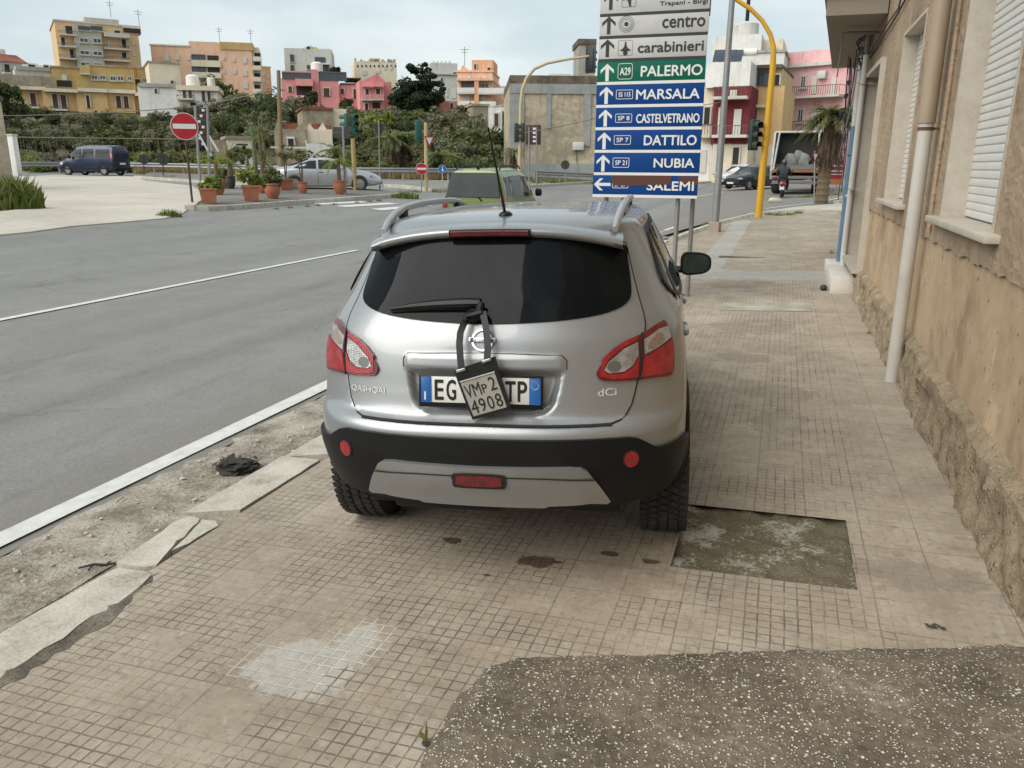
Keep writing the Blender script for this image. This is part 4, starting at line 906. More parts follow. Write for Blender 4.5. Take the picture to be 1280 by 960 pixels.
# side windows, door lines, handles
SIDEW = [(.80, 1.245), (.83, 1.33), (.90, 1.40), (1.02, 1.445), (1.5, 1.462), (2.05, 1.455), (2.45, 1.405), (2.85, 1.265), (3.15, 1.125), (2.3, 1.108), (1.4, 1.128), (.95, 1.175)]
for s in (1, -1):
    f = lambda P_: [(s * u, z) for u, z in P_]
    W = drape('side_window', f(SIDEW), .006, M_GLASS, .06, .006, edge=.03, sm=3)
    strip('window_trim', f(smoothpoly(SIDEW, 2) + [SIDEW[0]]), .022, .010, M_BLACK, W)
    for uu in (1.12, 1.95): strip('window_pillar', f([(uu, 1.14), (uu + .02, 1.30), (uu + .03, 1.45)]), .045, .010, M_GLOSSB, W)
    strip('panel_gap', f([(.97, 1.12), (1.0, .95), (.95, .80), (.93, .72)]), .007, .001, M_SEAM); strip('panel_gap', f([(1.95, 1.09), (1.93, .7), (1.93, .45)]), .007, .001, M_SEAM); strip('panel_gap', f([(2.85, 1.08), (2.8, .75), (2.7, .45)]), .007, .001, M_SEAM)
    for uu in (1.15, 2.05):
        mb = MB(); q = shell(s * uu, 1.005) + snorm(s * uu, 1.005) * .004; mb.rbox(q, (.03, .20, .032), .012); mb.build('door_handle', M_SILVER, car)
    strip('belt_trim', f([(.95, 1.165), (1.4, 1.118), (2.3, 1.098), (3.1, 1.11)]), .016, .008, M_CHROME if s < 0 else mat('grey_rail', (.34, .34, .34), .4, .5))
    for ay in (.80, 3.43):
        mb = MB(); ring = []
        for k in range(25):
            a = pi * (-.04 + 1.02 * k / 24); yv, zv = ay + .385 * math.cos(a), .345 + .385 * math.sin(a)
            w_, y0, b, n_ = pch(ROWS, max(.24, zv)); t = (yv - y0) / b
            xv = w_ if t >= 1 else w_ * max(0, 1 - max(0, 1 - t) ** n_) ** (1 / n_)
            if yv > 3.45: yf, bf = pch(FRON, max(.24, zv)); t2 = max(0, (yv - yf + bf) / bf); xv = w_ * max(.0, 1 - min(1, t2) ** 2.5) ** .4
            ring.append(Vector((s * (xv + .002), yv, zv)))
        mb.tube(ring, .018, 8); mb.build('wheel_arch', M_BLACK, car)
# wheels with winter tread
def wheel(x, yv, sgn):
    R = Matrix.Rotation(pi / 2, 3, 'Y'); hw = .108; r0 = .345
    mb = MB(); mb.lathe([(.225, -hw * .86), (.262, -hw), (.305, -hw * 1.02), (.331, -hw * .92), (.339, -hw * .72), (.340, 0), (.339, hw * .72), (.331, hw * .92), (.305, hw * 1.02), (.262, hw), (.225, hw * .86)], 48, M=R, cap=False)
    for row, (xo, wd, tl) in enumerate(((-.088, .034, .35), (-.046, .036, .5), (0, .03, 0), (.046, .036, -.5), (.088, .034, -.35))):
        for k in range(56):
            a = 2 * pi * (k + .5 * (row % 2)) / 56
            mm = Matrix.Rotation(a, 3, 'X') @ Matrix.Rotation(tl, 3, 'Z')
            mb.box(Matrix.Rotation(a, 3, 'X') @ Vector((xo, 0, .3425 if abs(xo) < .08 else .338)), (wd, .026, .012), M=mm)
    wt = thing('wheel', None, None, (x, yv, r0)); wt.parent = car
    t = mb.build('tyre', M_TYRE, wt, sharp=30)
    rm = MB(); rm.lathe([(.228, -.07), (.225, .07), (.205, .075), (.20, .05), (.09, .035), (.03, .06), (0.001, .06)], 36, M=R if sgn > 0 else Matrix.Rotation(-pi / 2, 3, 'Y'), cap=False)
    for k in range(5):
        a = 2 * pi * k / 5; mm = Matrix.Rotation(a, 3, 'X'); rm.box(mm @ Vector((sgn * .062, 0, .13)), (.03, .06, .17), M=mm)
    rm.build('rim', M_ALLOY, wt)
for ay in (.80, 3.43):
    for s in (1, -1): wheel(s * .740, ay, s)
mb = MB(); mb.box((0, 2.1, .42), (1.10, 3.7, .25)); mb.box((0, .40, .50), (1.15, .5, .2)); mb.rbox((-.2, .35, .34), (.5, .3, .12), .03)
for s in (1, -1):
    for ay in (.80, 3.43): mb.box((s * .60, ay, .74), (.40, .82, .04)); mb.box((s * .42, ay, .52), (.04, .84, .46))
mb.build('underbody', mat('underbody_black', (.012, .012, .012), .9), car)
# pouch with a trailer plate hanging from the wiper
po = thing('plate_pouch', 'black pouch holding a small repeater plate, slung on the rear wiper of the silver car', 'pouch')
po.matrix_world = cm_.copy()
def cpt(px, py, yv):
    """a place of the photograph on the plane a given way forward of the car's back"""
    o = cm_.inverted() @ CAM; d = cm_.to_3x3().inverted() @ ray(px, py); return o + d * ((yv - o.y) / d.y)
M_VINYL = mat('black_vinyl', (.014, .015, .017), .42, var=.3, scale=25, bump=.25, spec=.3); M_PLG = mat('grey_plate', (.33, .32, .28), .5, var=.12, scale=12, dirt=(.2, .17, .13, .4), dscale=14)
Z5 = lambda X, Y: (500 + X / 5.645, 370 + Y / 5.645)
def hang(X, Y, d=0.): px, py = Z5(X, Y); return cpt(px, py, .018 + d)
corn = [hang(383, 528), hang(480, 492), hang(575, 462), hang(668, 428), hang(692, 520), hang(735, 660), hang(782, 792), hang(650, 835), hang(513, 874), hang(455, 735), hang(405, 600)]
mb = MB(); nrm = (corn[3] - corn[0]).cross(corn[8] - corn[0]).normalized(); nrm = nrm if nrm.y < 0 else -nrm
mb.prism(corn, -nrm * .016); bag = mb.build('pouch_body', M_VINYL, po, sharp=50)
q = [hang(428, 612), hang(668, 540), hang(755, 782), hang(520, 848)]; mb = MB(); mb.prism([p + nrm * .0035 for p in q], -nrm * .003); pf = mb.build('repeater_plate', M_PLG, po)
mb = MB(); mb.tube([hang(425, 605) + nrm * .005, hang(670, 533) + nrm * .005], .003, 6); mb.build('pouch_edge', mat('pale_piping', (.42, .42, .40), .5), po)
xa = (q[1] - q[0]).normalized(); ya = (xa.cross(nrm)).normalized(); ya = ya if ya.z > 0 else -ya; za = xa.cross(ya)
MM = lambda p: Matrix.Translation(p + nrm * .0045) @ Matrix((xa, ya, za)).transposed().to_4x4()
L1 = (q[1] - q[0]).length; Hh = (q[3] - q[0]).length
def on(a, b): return q[0] + (q[1] - q[0]) * a + (q[3] - q[0]) * b
for ch, a, b, wd, h in (('V', .03, .47, .20, .36), ('M', .255, .47, .215, .36), ('P', .515, .44, .14, .235), ('2', .74, .45, .185, .38), ('4', .03, .94, .20, .38), ('9', .27, .94, .18, .38), ('0', .51, .94, .18, .38), ('8', .75, .94, .18, .38)):
    text(ch, 'lettering', M_SEAM, po, wd * L1, h * Hh, MM(on(a, b)), 0.0, .0008)
for pts in ([(472, 170), (445, 205), (425, 260), (418, 340), (424, 430), (433, 520)], [(583, 110), (600, 190), (612, 280), (618, 370), (614, 452)]):
    C_ = []
    for i, (X, Y) in enumerate(pts):
        t = i / (len(pts) - 1); d = .10 * (1 - t) ** 1.2 - .012
        px, py = Z5(X, Y); C_.append(cpt(px, py, .03 + d))
    mb = MB(); V = []
    for i, c in enumerate(C_):
        a = C_[max(0, i - 1)]; b = C_[min(len(C_) - 1, i + 1)]; sd_ = (b - a).cross(Vector((0, -1, 0))).normalized() * .0135
        V += [c - sd_, c + sd_, c + sd_ + Vector((0, .005, 0)), c - sd_ + Vector((0, .005, 0))]
    mb.add(V, [(4 * i + j, 4 * i + (j + 1) % 4, 4 * i + 4 + (j + 1) % 4, 4 * i + 4 + j) for i in range(len(C_) - 1) for j in range(4)] + [(0, 1, 2, 3)]); mb.build('strap', M_VINYL, po, sharp=50)
    e = C_[-1]; mb = MB(); mb.rbox(e + Vector((0, -.008, .0)), (.040, .008, .012), .003, M=Matrix((xa, -nrm, ya)).transposed()); mb.build('buckle', M_CHROME, po)
# loop over the wiper arm
mb = MB(); mb.tube([cpt(*Z5(472, 172), .118), cpt(*Z5(468, 140), .12), cpt(*Z5(520, 128), .115), cpt(*Z5(580, 112), .118)], .011, 6); mb.build('strap_loop', M_VINYL, po)
# ------------------------------------------------------------------ road signs, signal poles, lamp post
M_GALV = mat('galvanised_steel', (.27, .27, .27), .5, .45, var=.15, scale=9, dirt=(.16, .13, .10, .3))
M_SIGNW = mat('sign_white', (.50, .50, .48), .6, spec=.2, var=.06, scale=5, dirt=(.30, .28, .25, .3), dscale=3)
M_SIGNG = mat('sign_green', (.006, .115, .072), .6, spec=.15, var=.12, scale=4, dirt=(.02, .09, .07, .35), dscale=3)
M_SIGNB = mat('sign_blue', (.006, .048, .20), .6, spec=.12, var=.15, scale=4, dirt=(.015, .05, .15, .35), dscale=3)
M_SIGNR = mat('sign_red', (.42, .012, .02), .4, var=.1); M_SW = mat('sign_symbol_white', (.68, .68, .66), .45, var=.05); M_SK = mat('sign_black', (.018, .018, .02), .5)
M_FILM = mat('old_brown_film', (.085, .03, .016), .7, var=.3, scale=14)
M_BACK = mat('dark_sign_back', (.045, .04, .038), .7, var=.2); M_ALU = mat('sign_edge', (.5, .5, .49), .4, .5)
SY = 11.0
sg = thing('direction_sign', 'tall stack of white, green and blue direction boards on grey posts', 'road sign', (-1.765, SY, -.05))
sl = lambda x, z, y=0.: (x + 1.765, y, z + .05)
bx = ((3.60, 3.885), (3.335, 3.586), (3.057, 3.302), (2.768, 3.031), (2.484, 2.744), (2.202, 2.461), (1.913, 2.179), (1.623, 1.892), (1.335, 1.600))
XL = (-2.444, -2.444, -2.449, -2.458, -2.460, -2.458, -2.459, -2.462, -2.471); XR = (-1.065, -1.066, -1.070, -1.070, -1.067, -1.066, -1.066, -1.064, -1.073)
S3 = lambda X, Y: onY(640 + X / 3.4286, Y / 3.4286, SY)
def tx(par, body, X0, X1, Yb, Yt, m, bold=.0):
    p = S3(X0, Yb); q = S3(X1, Yb); t = S3((X0 + X1) / 2, Yt)
    M = Matrix.Translation(sl(p.x, (p.z + q.z) / 2, -.0155)) @ Matrix.Rotation(pi / 2, 4, 'X')
    return text(body, 'lettering', m, par, q.x - p.x, t.z - (p.z + q.z) / 2, M, bold, .001)
def flat(par, name, pts, m, d=.0155, th=.001):
    mb = MB(); mb.prism([(*sl(x, z)[:1], -d, sl(x, z)[2]) for x, z in pts], (0, -th, 0)); return mb.build(name, m, par, sharp=0)
def arrow(par, cx, cz, m, left=False, s=1.0):
    P = [(-.022, -.115), (.022, -.115), (.022, .055), (.085, -.012), (.085, .036), (0, .118), (-.085, .036), (-.085, -.012), (-.022, .055)]
    P = [((-z * .95, x) if left else (x, z)) for x, z in P]
    return flat(par, 'arrow', [(cx + x * s * 1.12, cz + z * s) for x, z in P], m)
def ringrect(par, x0, x1, z0, z1, m, t=.006, r=.02, bulge=0.):
    o = []; n_ = []
    for (cx, cz, a0) in ((x1 - r, z1 - r, 0), (x0 + r, z1 - r, 90), (x0 + r, z0 + r, 180), (x1 - r, z0 + r, 270)):
        for k in range(5):
            a = math.radians(a0 + k * 22.5); o.append((cx + r * math.cos(a), cz + r * math.sin(a))); n_.append((cx + (r - t) * math.cos(a), cz + (r - t) * math.sin(a)))
    cxx, czz = (x0 + x1) / 2, (z0 + z1) / 2
    bl = lambda p: (p[0], p[1] + bulge * (1 - abs((p[0] - cxx) / (x1 - x0) * 2)) * (1 if p[1] > czz else -1))
    mb = MB(); n = len(o); V = [(sl(*bl(p))[0], -.0165, sl(*bl(p))[2]) for p in o + n_]; mb.add(V, [(i, (i + 1) % n, n + (i + 1) % n, n + i) for i in range(n)]); return mb.build('badge_frame', m, par, sharp=0)
def disc(par, name, cx, cz, r, m, d=.0155, r2=0.):
    mb = MB(); n = 28; V = [(sl(cx + r * math.cos(2 * pi * k / n), cz)[0], -d - .001, sl(cx, cz + r * math.sin(2 * pi * k / n))[2]) for k in range(n)]
    if r2: V += [(sl(cx + r2 * math.cos(2 * pi * k / n), cz)[0], -d - .001, sl(cx, cz + r2 * math.sin(2 * pi * k / n))[2]) for k in range(n)]; mb.add(V, [(i, (i + 1) % n, n + (i + 1) % n, n + i) for i in range(n)])
    else: mb.add(V, [list(range(n))])
    return mb.build(name, m, par, sharp=0)
PN = []
for i, (z0, z1) in enumerate(bx):
    mb = MB(); a, b = XL[i], XR[i]; mb.rbox(sl((a + b) / 2, (z0 + z1) / 2, -.0), (b - a, .028, z1 - z0), .004)
    P_ = mb.build('board', [M_SIGNW, M_SIGNW, M_SIGNW, M_SIGNG, M_SIGNB, M_SIGNB, M_SIGNB, M_SIGNB, M_SIGNB][i], sg); PN.append(P_)
    if i > 2: flat(P_, 'board_rim', [(a, z0 - .026), (b, z0 - .026), (b, z0 + .010), (a, z0 + .010)], M_SW, .0142, .0012)
    else: flat(P_, 'board_rim', [(a, z0 - .034), (b, z0 - .034), (b, z0 + .002), (a, z0 + .002)], M_SK, .0142, .0012)
tx(PN[0], 'Trapani - Birgi', 634, 838, 25, 2, M_SK, .03); tx(PN[1], 'centro', 645, 827, 117, 72, M_SK, .035); tx(PN[2], 'carabinieri', 540, 820, 222, 178, M_SK, .035)
for i, (t, X0, X1, Yb, Yt) in enumerate((('PALERMO', 553, 815, 325, 280), ('MARSALA', 533, 803, 424, 382), ('CASTELVETRANO', 533, 802, 526, 488), ('DATTILO', 566, 790, 622, 580), ('NUBIA', 608, 780, 718, 680))):
    tx(PN[3 + i], t, X0, X1, Yb, Yt, M_SW, .03)
tx(PN[8], 'SALEMI', 578, 778, 816, 778, M_SW, .03)
for i, (X, Y) in enumerate(((425, 5), (416, 110), (410, 208), (409, 312), (405, 410), (401, 507), (396, 604), (391, 700), (388, 790))):
    p = S3(X, Y); arrow(PN[i], p.x, p.z, M_SK if i < 3 else M_SW, i == 8, .92)
for i, t, X0, X1, Y0, Y1 in ((3, 'A29', 453, 519, 340, 272), (4, 'SS 115', 446, 520, 426, 384), (5, 'SP 8', 443, 516, 526, 487), (6, 'SP 7', 437, 511, 620, 580), (7, 'SP 21', 432, 504, 718, 676)):
    a, b = S3(X0, Y0), S3(X1, Y1); ringrect(PN[i], a.x, b.x, a.z, b.z, M_SW, .007, .03 if i == 3 else .015, .012 if i == 3 else 0)
    k = .16; tx(PN[i], t, X0 + (X1 - X0) * k, X1 - (X1 - X0) * k, Y0 - (Y0 - Y1) * .27, Y1 + (Y0 - Y1) * .27, M_SW, .03)
a, b = S3(430, 806), S3(500, 772); ringrect(PN[8], a.x, b.x, a.z, b.z, M_SW, .007, .015); tx(PN[8], 'SP 29', 441, 489, 799, 780, M_SW, .03)
a, b = S3(471, 33), S3(534, -32); ringrect(PN[0], a.x, b.x, a.z, b.z, M_SK, .004, .015)
pc = S3(502, 4); flat(PN[0], 'plane_symbol', [(pc.x + x * .1, pc.z + z * .1) for x, z in ((-.9, .35), (-.9, .1), (-.2, .1), (.1, -.75), (.3, -.75), (.3, .1), (.8, .15), (.95, .4), (.3, .5), (-.2, 1.2), (-.4, 1.2), (-.15, .4))], M_SK)
pc = S3(491, 104); 
for r in (.098, .078, .058): disc(PN[1], 'target_ring', pc.x, pc.z, r, M_SK, .0155, r - .005)
disc(PN[1], 'target_dot', pc.x, pc.z, .028, M_SK)
a, b = S3(455, 240), S3(519, 172); ringrect(PN[2], a.x, b.x, a.z, b.z, M_SK, .003, .012); pc = S3(487, 210)
flat(PN[2], 'hat_symbol', [(pc.x + x, pc.z + z) for x, z in ((-.075, -.02), (-.03, .01), (0, .062), (.03, .01), (.075, -.02), (.03, -.03), (-.03, -.03))], M_SK); disc(PN[2], 'hat_symbol', pc.x, pc.z - .052, .030, M_SK); disc(PN[2], 'plume_symbol', pc.x, pc.z + .075, .014, M_SIGNR); disc(PN[2], 'plume_symbol', pc.x, pc.z + .050, .014, mat('plume_blue', (.05, .06, .3), .5))
S6 = lambda X, Y: onY(740 + X / 8.533, 170 + Y / 8.533, SY)
pts = [(205, 418), (860, 425), (845, 455), (838, 520), (600, 522), (430, 532), (225, 528)]; flat(PN[8], 'worn_film', [(S6(*p).x, S6(*p).z) for p in pts], M_FILM, .0172)
pts = [(915, 430), (1130, 435), (1128, 525), (1080, 525), (1050, 500), (985, 505), (930, 480)]; flat(PN[8], 'worn_film', [(S6(*p).x, S6(*p).z) for p in pts], M_FILM, .0162)
for x, y in ((-2.30, .10), (-2.12, .32), (-1.33, .10), (-1.17, .32)):
    mb = MB(); mb.tube([sl(x + (.02 if y > .2 else 0), .03 * x - .1, y), sl(x, 3.9, y)], .031, 12); mb.build('post', M_GALV, sg)
for i, (z0, z1) in enumerate(bx):
    mb = MB(); mb.box(sl((XL[i] + XR[i]) / 2, (z0 + z1) / 2, .045), (1.25, .03, .04)); mb.build('clamp_rail', M_GALV, sg)
# ---- grey lamp post with its concrete foot
M_YEL = mat('yellow_pole_paint', (.60, .32, .015), .45, var=.12, scale=3, dirt=(.36, .20, .03, .45)); M_CREAM = mat('cream_pole_paint', (.48, .37, .20), .5, var=.12, scale=3, dirt=(.30, .22, .12, .4))
g = G(893, 290); lp = thing('lamp_post', 'tall grey lamp post in a concrete collar beside the yellow signal pole', 'lamp post', (g.x, g.y, T(g.x, g.y)))
mb = MB(); mb.tube([(0, 0, 0), (.02, 0, 3.5), (.05, 0, 9)], [.105, .085, .06], 14); mb.build('pole', M_GALV, lp); mb = MB(); mb.lathe([(.20, -.1), (.20, .26), (.17, .28)], 4, M=Matrix.Rotation(.6, 3, 'Z')); mb.build('collar', mat('pinkish_concrete', (.33, .26, .21), .85, var=.15), lp)
mb = MB(); mb.lathe([(.088, 1.3), (.09, 1.31), (.088, 1.62)], 14, cap=False); mb.build('sticker', mat('torn_sticker', (.5, .5, .48), .7, var=.3, scale=30), lp)
mb = MB(); mb.tube([(.05, 0, 8.9), (-.4, .05, 9.3), (-1.6, .1, 9.5)], [.05, .045, .04], 8); mb.rbox((-1.9, .1, 9.5), (.7, .25, .12), .04); mb.build('lamp_arm', M_GALV, lp)
# ---- signal heads
M_SIGH = mat('signal_housing', (.018, .035, .028), .5, var=.2); M_SIGG = mat('green_signal_housing', (.012, .085, .065), .5, var=.15)
M_LR = mat('red_signal_lens', (.10, .008, .008), .25, coat=1.); M_LA = mat('amber_signal_lens', (.09, .045, .006), .25, coat=1.); M_LG = mat('green_signal_lens', (.10, .16, .05), .25, coat=1.)
def head(par, loc, rz, m, s=1.0, back=False, name='signal_head'):
    h = thing(name, None, None, loc, rz); h.parent = par
    mb = MB(); mb.rbox((0, 0, 0), (.30 * s, .17 * s, .92 * s), .035 * s); mb.build('housing', m, h)
    if back: b2 = MB(); b2.rbox((0, .05, 0), (.52 * s, .02, 1.14 * s), .02); b2.build('backing_board', M_SK, h)
    for k, (z, ml) in enumerate(((.295, M_LR), (0, M_LA), (-.295, M_LG))):
        v = MB(); n = 14; R = .125 * s; V = []
        for j in range(n + 1):
            a = math.radians(-20 + 220 * j / n); V += [(R * math.cos(a), -.075 * s, z * s + R * math.sin(a)), (R * math.cos(a) * .95, -.29 * s, z * s + R * math.sin(a) * .95 - .02)]
        v.add(V, [(2 * j, 2 * j + 1, 2 * j + 3, 2 * j + 2) for j in range(n)]); v.build('visor', m, h)
        l = MB(); l.lathe([(.108 * s, 0), (.07 * s, .022 * s), (.001, .03 * s)], 16, M=Matrix.Rotation(pi / 2, 3, 'X'), c=(0, -.082 * s, z * s), cap=False); l.build('lens', ml, h)
    return h
def local(px, py, o):                       # a place of the photograph at the distance of a pole's foot, in the pole's frame
    p = atr(px, py, math.hypot(o.x, o.y)); return Vector((p.x - o.x, p.y - o.y, p.z - o.z))
g = G(948, 272); yp = thing('signal_pole', 'bright yellow signal pole with a curved arm, rooted at the pavement corner', 'traffic light', tuple(g)); D = math.hypot(g.x, g.y)
pts = [local(*p, g) for p in ((948, 273), (953, 215), (959, 160), (966, 85), (967, 60), (963, 43), (953, 26), (938, 11), (918, -2), (880, -18))]
mb = MB(); mb.tube(pts, [.115, .115, .11, .10, .085, .075, .07, .07, .065, .06], 14); mb.build('pole', M_YEL, yp)
h = local(947, 169, g); head(yp, (h.x - .12, h.y - .10, h.z), .75, M_SIGH, 1.05); mb = MB(); mb.box((h.x + .08, h.y + .02, h.z + .25), (.25, .05, .05)); mb.box((h.x + .08, h.y + .02, h.z - .25), (.25, .05, .05)); mb.build('head_bracket', M_SK, yp)
h2_ = local(880, -16, g); head(yp, (h2_.x, h2_.y - .1, h2_.z - .3), .0, M_SIGH, 1.0, True)
# cream pole with the long arm and its black head seen from behind
g = G(649, 234); cp = thing('signal_pole', 'cream signal pole with a long arm reaching to the direction boards', 'traffic light', tuple(g))
pts = [local(*p, g) for p in ((649, 236), (650, 180), (651, 130), (653, 112), (658, 98), (668, 86), (684, 79), (710, 74), (738, 70))]
mb = MB(); mb.tube(pts, [.12, .115, .10, .095, .09, .085, .075, .07, .06], 12); mb.build('pole', M_CREAM, cp)
e = local(739, 74, g); head(cp, (e.x, e.y, e.z), 2.8, M_SK, 1.3, True)
for i, (px, rz) in enumerate(((645.5, 2.0), (654, -1.2))): e = local(px, 166, g); head(cp, (e.x, e.y - .05, e.z), rz, M_SIGH, 1.15)
# ---- round and triangular signs
def rsign(label, px, py, pyc, rpx, kind, dist=None, postm=M_GALV, lean=0., rz=None, cat='road sign', name='road_sign', thin=.03):
    g = G(px, py) if dist is None else atr(px, py, dist); o = thing(name, label, cat, tuple(g)); D = math.hypot(g.x, g.y)
    c = local(px + lean, pyc, g); r = rpx / FOC * D * 1.02; rz = math.atan2(-g.x, g.y) if rz is None else rz
    mb = MB(); mb.tube([(0, 0, -.1), (c.x, c.y, c.z + r * .8)], thin, 8); mb.build('post', postm, o)
    R = Matrix.Rotation(rz, 4, 'Z'); base = Matrix.Translation((c.x, c.y, c.z)) @ R
    def dsk(nm, rr, y, m, sh='c', r2=None, thk=.012):
        q = MB()
        if isinstance(rr, list): P = rr
        elif sh == 'c': P = [(rr * math.cos(2 * pi * k / 32), rr * math.sin(2 * pi * k / 32)) for k in range(32)]
        elif sh == 't': P = [(rr * 1.0 * math.cos(a), rr * math.sin(a)) for a in (pi / 6, pi * 5 / 6, -pi / 2)]
        else: P = sh
        q.prism([base @ Vector((x, y, z)) for x, z in P], base.to_3x3() @ Vector((0, thk, 0))); return q.build(nm, m, o, sharp=30)
    if kind == 'noentry':
        dsk('rim', r, -.05, M_SW); dsk('face', r * .95, -.056, M_SIGNR); dsk('bar', [(-r * .82, -r * .18), (r * .82, -r * .18), (r * .82, r * .18), (-r * .82, r * .18)], -.062, M_SW)
    elif kind == 'back': dsk('disc', r, -.05, M_BACK); q = MB(); q.prism([base @ Vector((x, -.056, z)) for x, z in ((-.03, -r * .7), (.03, -r * .7), (.03, r * .7), (-.03, r * .7))], base.to_3x3() @ Vector((0, .01, 0))); q.build('bracket', M_SK, o)
    elif kind == 'yield': dsk('rim', r, -.05, M_SIGNR, 't'); dsk('face', r * .66, -.056, M_SW, 't')
    elif kind == 'triback': dsk('plate', r, .05, M_BACK, 't')
    elif kind == 'keepleft':
        dsk('rim', r, -.05, M_SW); dsk('face', r * .94, -.056, mat('sign_bright_blue', (.01, .14, .42), .4)); a = r
        dsk('arrow_mark', [(-.12 * a, .6 * a), (.12 * a, .6 * a), (.12 * a, -.1 * a), (.42 * a, -.1 * a), (.1 * a, -.7 * a), (-.3 * a, -.25 * a), (-.12 * a, -.2 * a)], -.062, M_SW)
    elif kind == 'limit':
        dsk('rim', r, -.05, M_SIGNR); dsk('face', r * .78, -.056, M_SW); text('30', 'lettering', M_SK, o, r * .95, r * .72, base @ Matrix.Translation((-r * .475, -.058, -r * .36)) @ Matrix.Rotation(pi / 2, 4, 'X'), .02, .002)
    return o
M_RUSTP = mat('rusty_post', (.07, .04, .03), .75, var=.3, scale=15)
rsign('large red no-entry sign on a leaning rusty post at the tip of the traffic island', 241, 259, 158, 14.2, 'noentry', postm=M_RUSTP, lean=-10.5, thin=.035)
rsign('small red no-entry sign beside the foot of the cream pole with the yield sign', 527, 240, 211, 6.7, 'noentry', thin=.03)
rsign('small round blue arrow sign on a short cream post right of the small no-entry sign', 553, 239, 211.5, 4.9, 'keepleft', postm=M_CREAM, thin=.03)
rsign('dark round back of a road sign nearer the blue van', 180, 221, 199, 5.2, 'back', postm=M_RUSTP, thin=.035)
rsign('dark round back of a road sign nearer the large no-entry sign', 204, 222, 199, 6.2, 'back', postm=M_RUSTP, thin=.035)
rsign('dark round back of a road sign before the grey end wall of the big block', 706.5, 231, 206, 5.2, 'back', thin=.035)
rsign('downward triangle seen from its dark back on a bare grey post behind the silver saloon', 475, 240, 160, 10.5, 'triback', lean=-1.2)
rsign('narrow red and white give-way triangle standing before the shaggy palm', 1018, 252, 195, 6.5, 'yield', dist=36, rz=.9, thin=.03)
rsign('round 30 speed limit sign above the red poster board', 1045.5, 240, 182, 4.7, 'limit', dist=40, thin=.025)
# cream pole carrying a green head and a yield sign
g = G(533, 240); o = thing('signal_pole', 'plain cream pole with one green signal head and a yield sign', 'traffic light', tuple(g)); D = math.hypot(g.x, g.y)
e = local(532, 153, g); mb = MB(); mb.tube([(0, 0, -.1), (e.x, e.y, e.z)], .085, 10); mb.build('pole', M_CREAM, o); mb = MB(); mb.tube([(e.x, e.y, e.z), (e.x, e.y, e.z + .22)], .05, 8); mb.build('cap', M_SK, o)
e = local(523.5, 163, g); head(o, tuple(e), -2.4, M_SIGG, 1.0)
e = local(535, 175, g); rr_ = 8.2 / FOC * D; R = Matrix.Translation(e) @ Matrix.Rotation(math.atan2(-g.x, g.y) + .5, 4, 'Z')
for nm, k, y, m in (('yield_plate', 1., -.13, M_SIGNR), ('yield_face', .66, -.138, M_SW)):
    mb = MB(); mb.prism([R @ Vector((rr_ * k * math.cos(a), y, rr_ * k * math.sin(a))) for a in (pi / 6, pi * 5 / 6, -pi / 2)], R.to_3x3() @ Vector((0, .006, 0))); mb.build(nm, m, o)
# ochre pole with two green heads on the island
g = G(444, 241); o = thing('signal_pole', 'ochre signal pole with a pair of green heads at the nose of the silver saloon', 'traffic light', tuple(g))
e = local(441, 173, g); mb = MB(); mb.tube([(0, 0, -.1), (e.x, e.y, e.z)], .095, 10); mb.build('pole', mat('ochre_pole_paint', (.40, .27, .10), .55, var=.15, scale=4), o)
for px, rz in ((433.5, -1.25), (443.5, .75)): e = local(px, 156, g); head(o, tuple(e), rz, M_SIGG, 1.0)
# street name boards
g = G(432, 246); o = thing('name_sign', 'grey post with two dark blank boards left of the ochre signal pole', 'street sign', tuple(g)); e = local(428.5, 157, g)
mb = MB(); mb.tube([(0, 0, -.1), (e.x, e.y, e.z)], .05, 8); mb.build('post', M_GALV, o)
for py, x0, x1 in ((162, 416, 440), (169, 417, 438)):
    a, b = local(x0, py, g), local(x1, py, g); mb = MB(); d = (b - a); mb.box((a + b) / 2, (d.length, .03, .19), rz=math.atan2(d.y, d.x)); mb.build('board', mat('board_back', (.06, .058, .056), .6, var=.2), o)
# brown information board on two posts
g = G(670, 236); o = thing('information_board', 'brown board of four pale symbols on two thin posts beside the cream signal pole', 'road sign', tuple(g)); D = math.hypot(g.x, g.y)
for px in (661.5, 671): a, e = local(px, 236, g), local(px - .3, 159, g); mb = MB(); mb.tube([a, e], .045, 8); mb.build('post', M_GALV, o)
c = local(666.5, 168.5, g); rz = math.atan2(-g.x, g.y); wd, hh = 18.5 / FOC * D, 22.5 / FOC * D; mb = MB(); mb.rbox(c, (wd, .04, hh), .01, rz=rz); bd = mb.build('board', mat('brown_board', (.06, .028, .022), .6, var=.2), o)
for k in range(4): q = local(668, 161 + k * 5.2, g); mb = MB(); mb.rbox(q + Matrix.Rotation(rz, 3, 'Z') @ Vector((0, -.03, 0)), (.17, .012, .12), .004, rz=rz); mb.build('symbol', M_SW, bd)
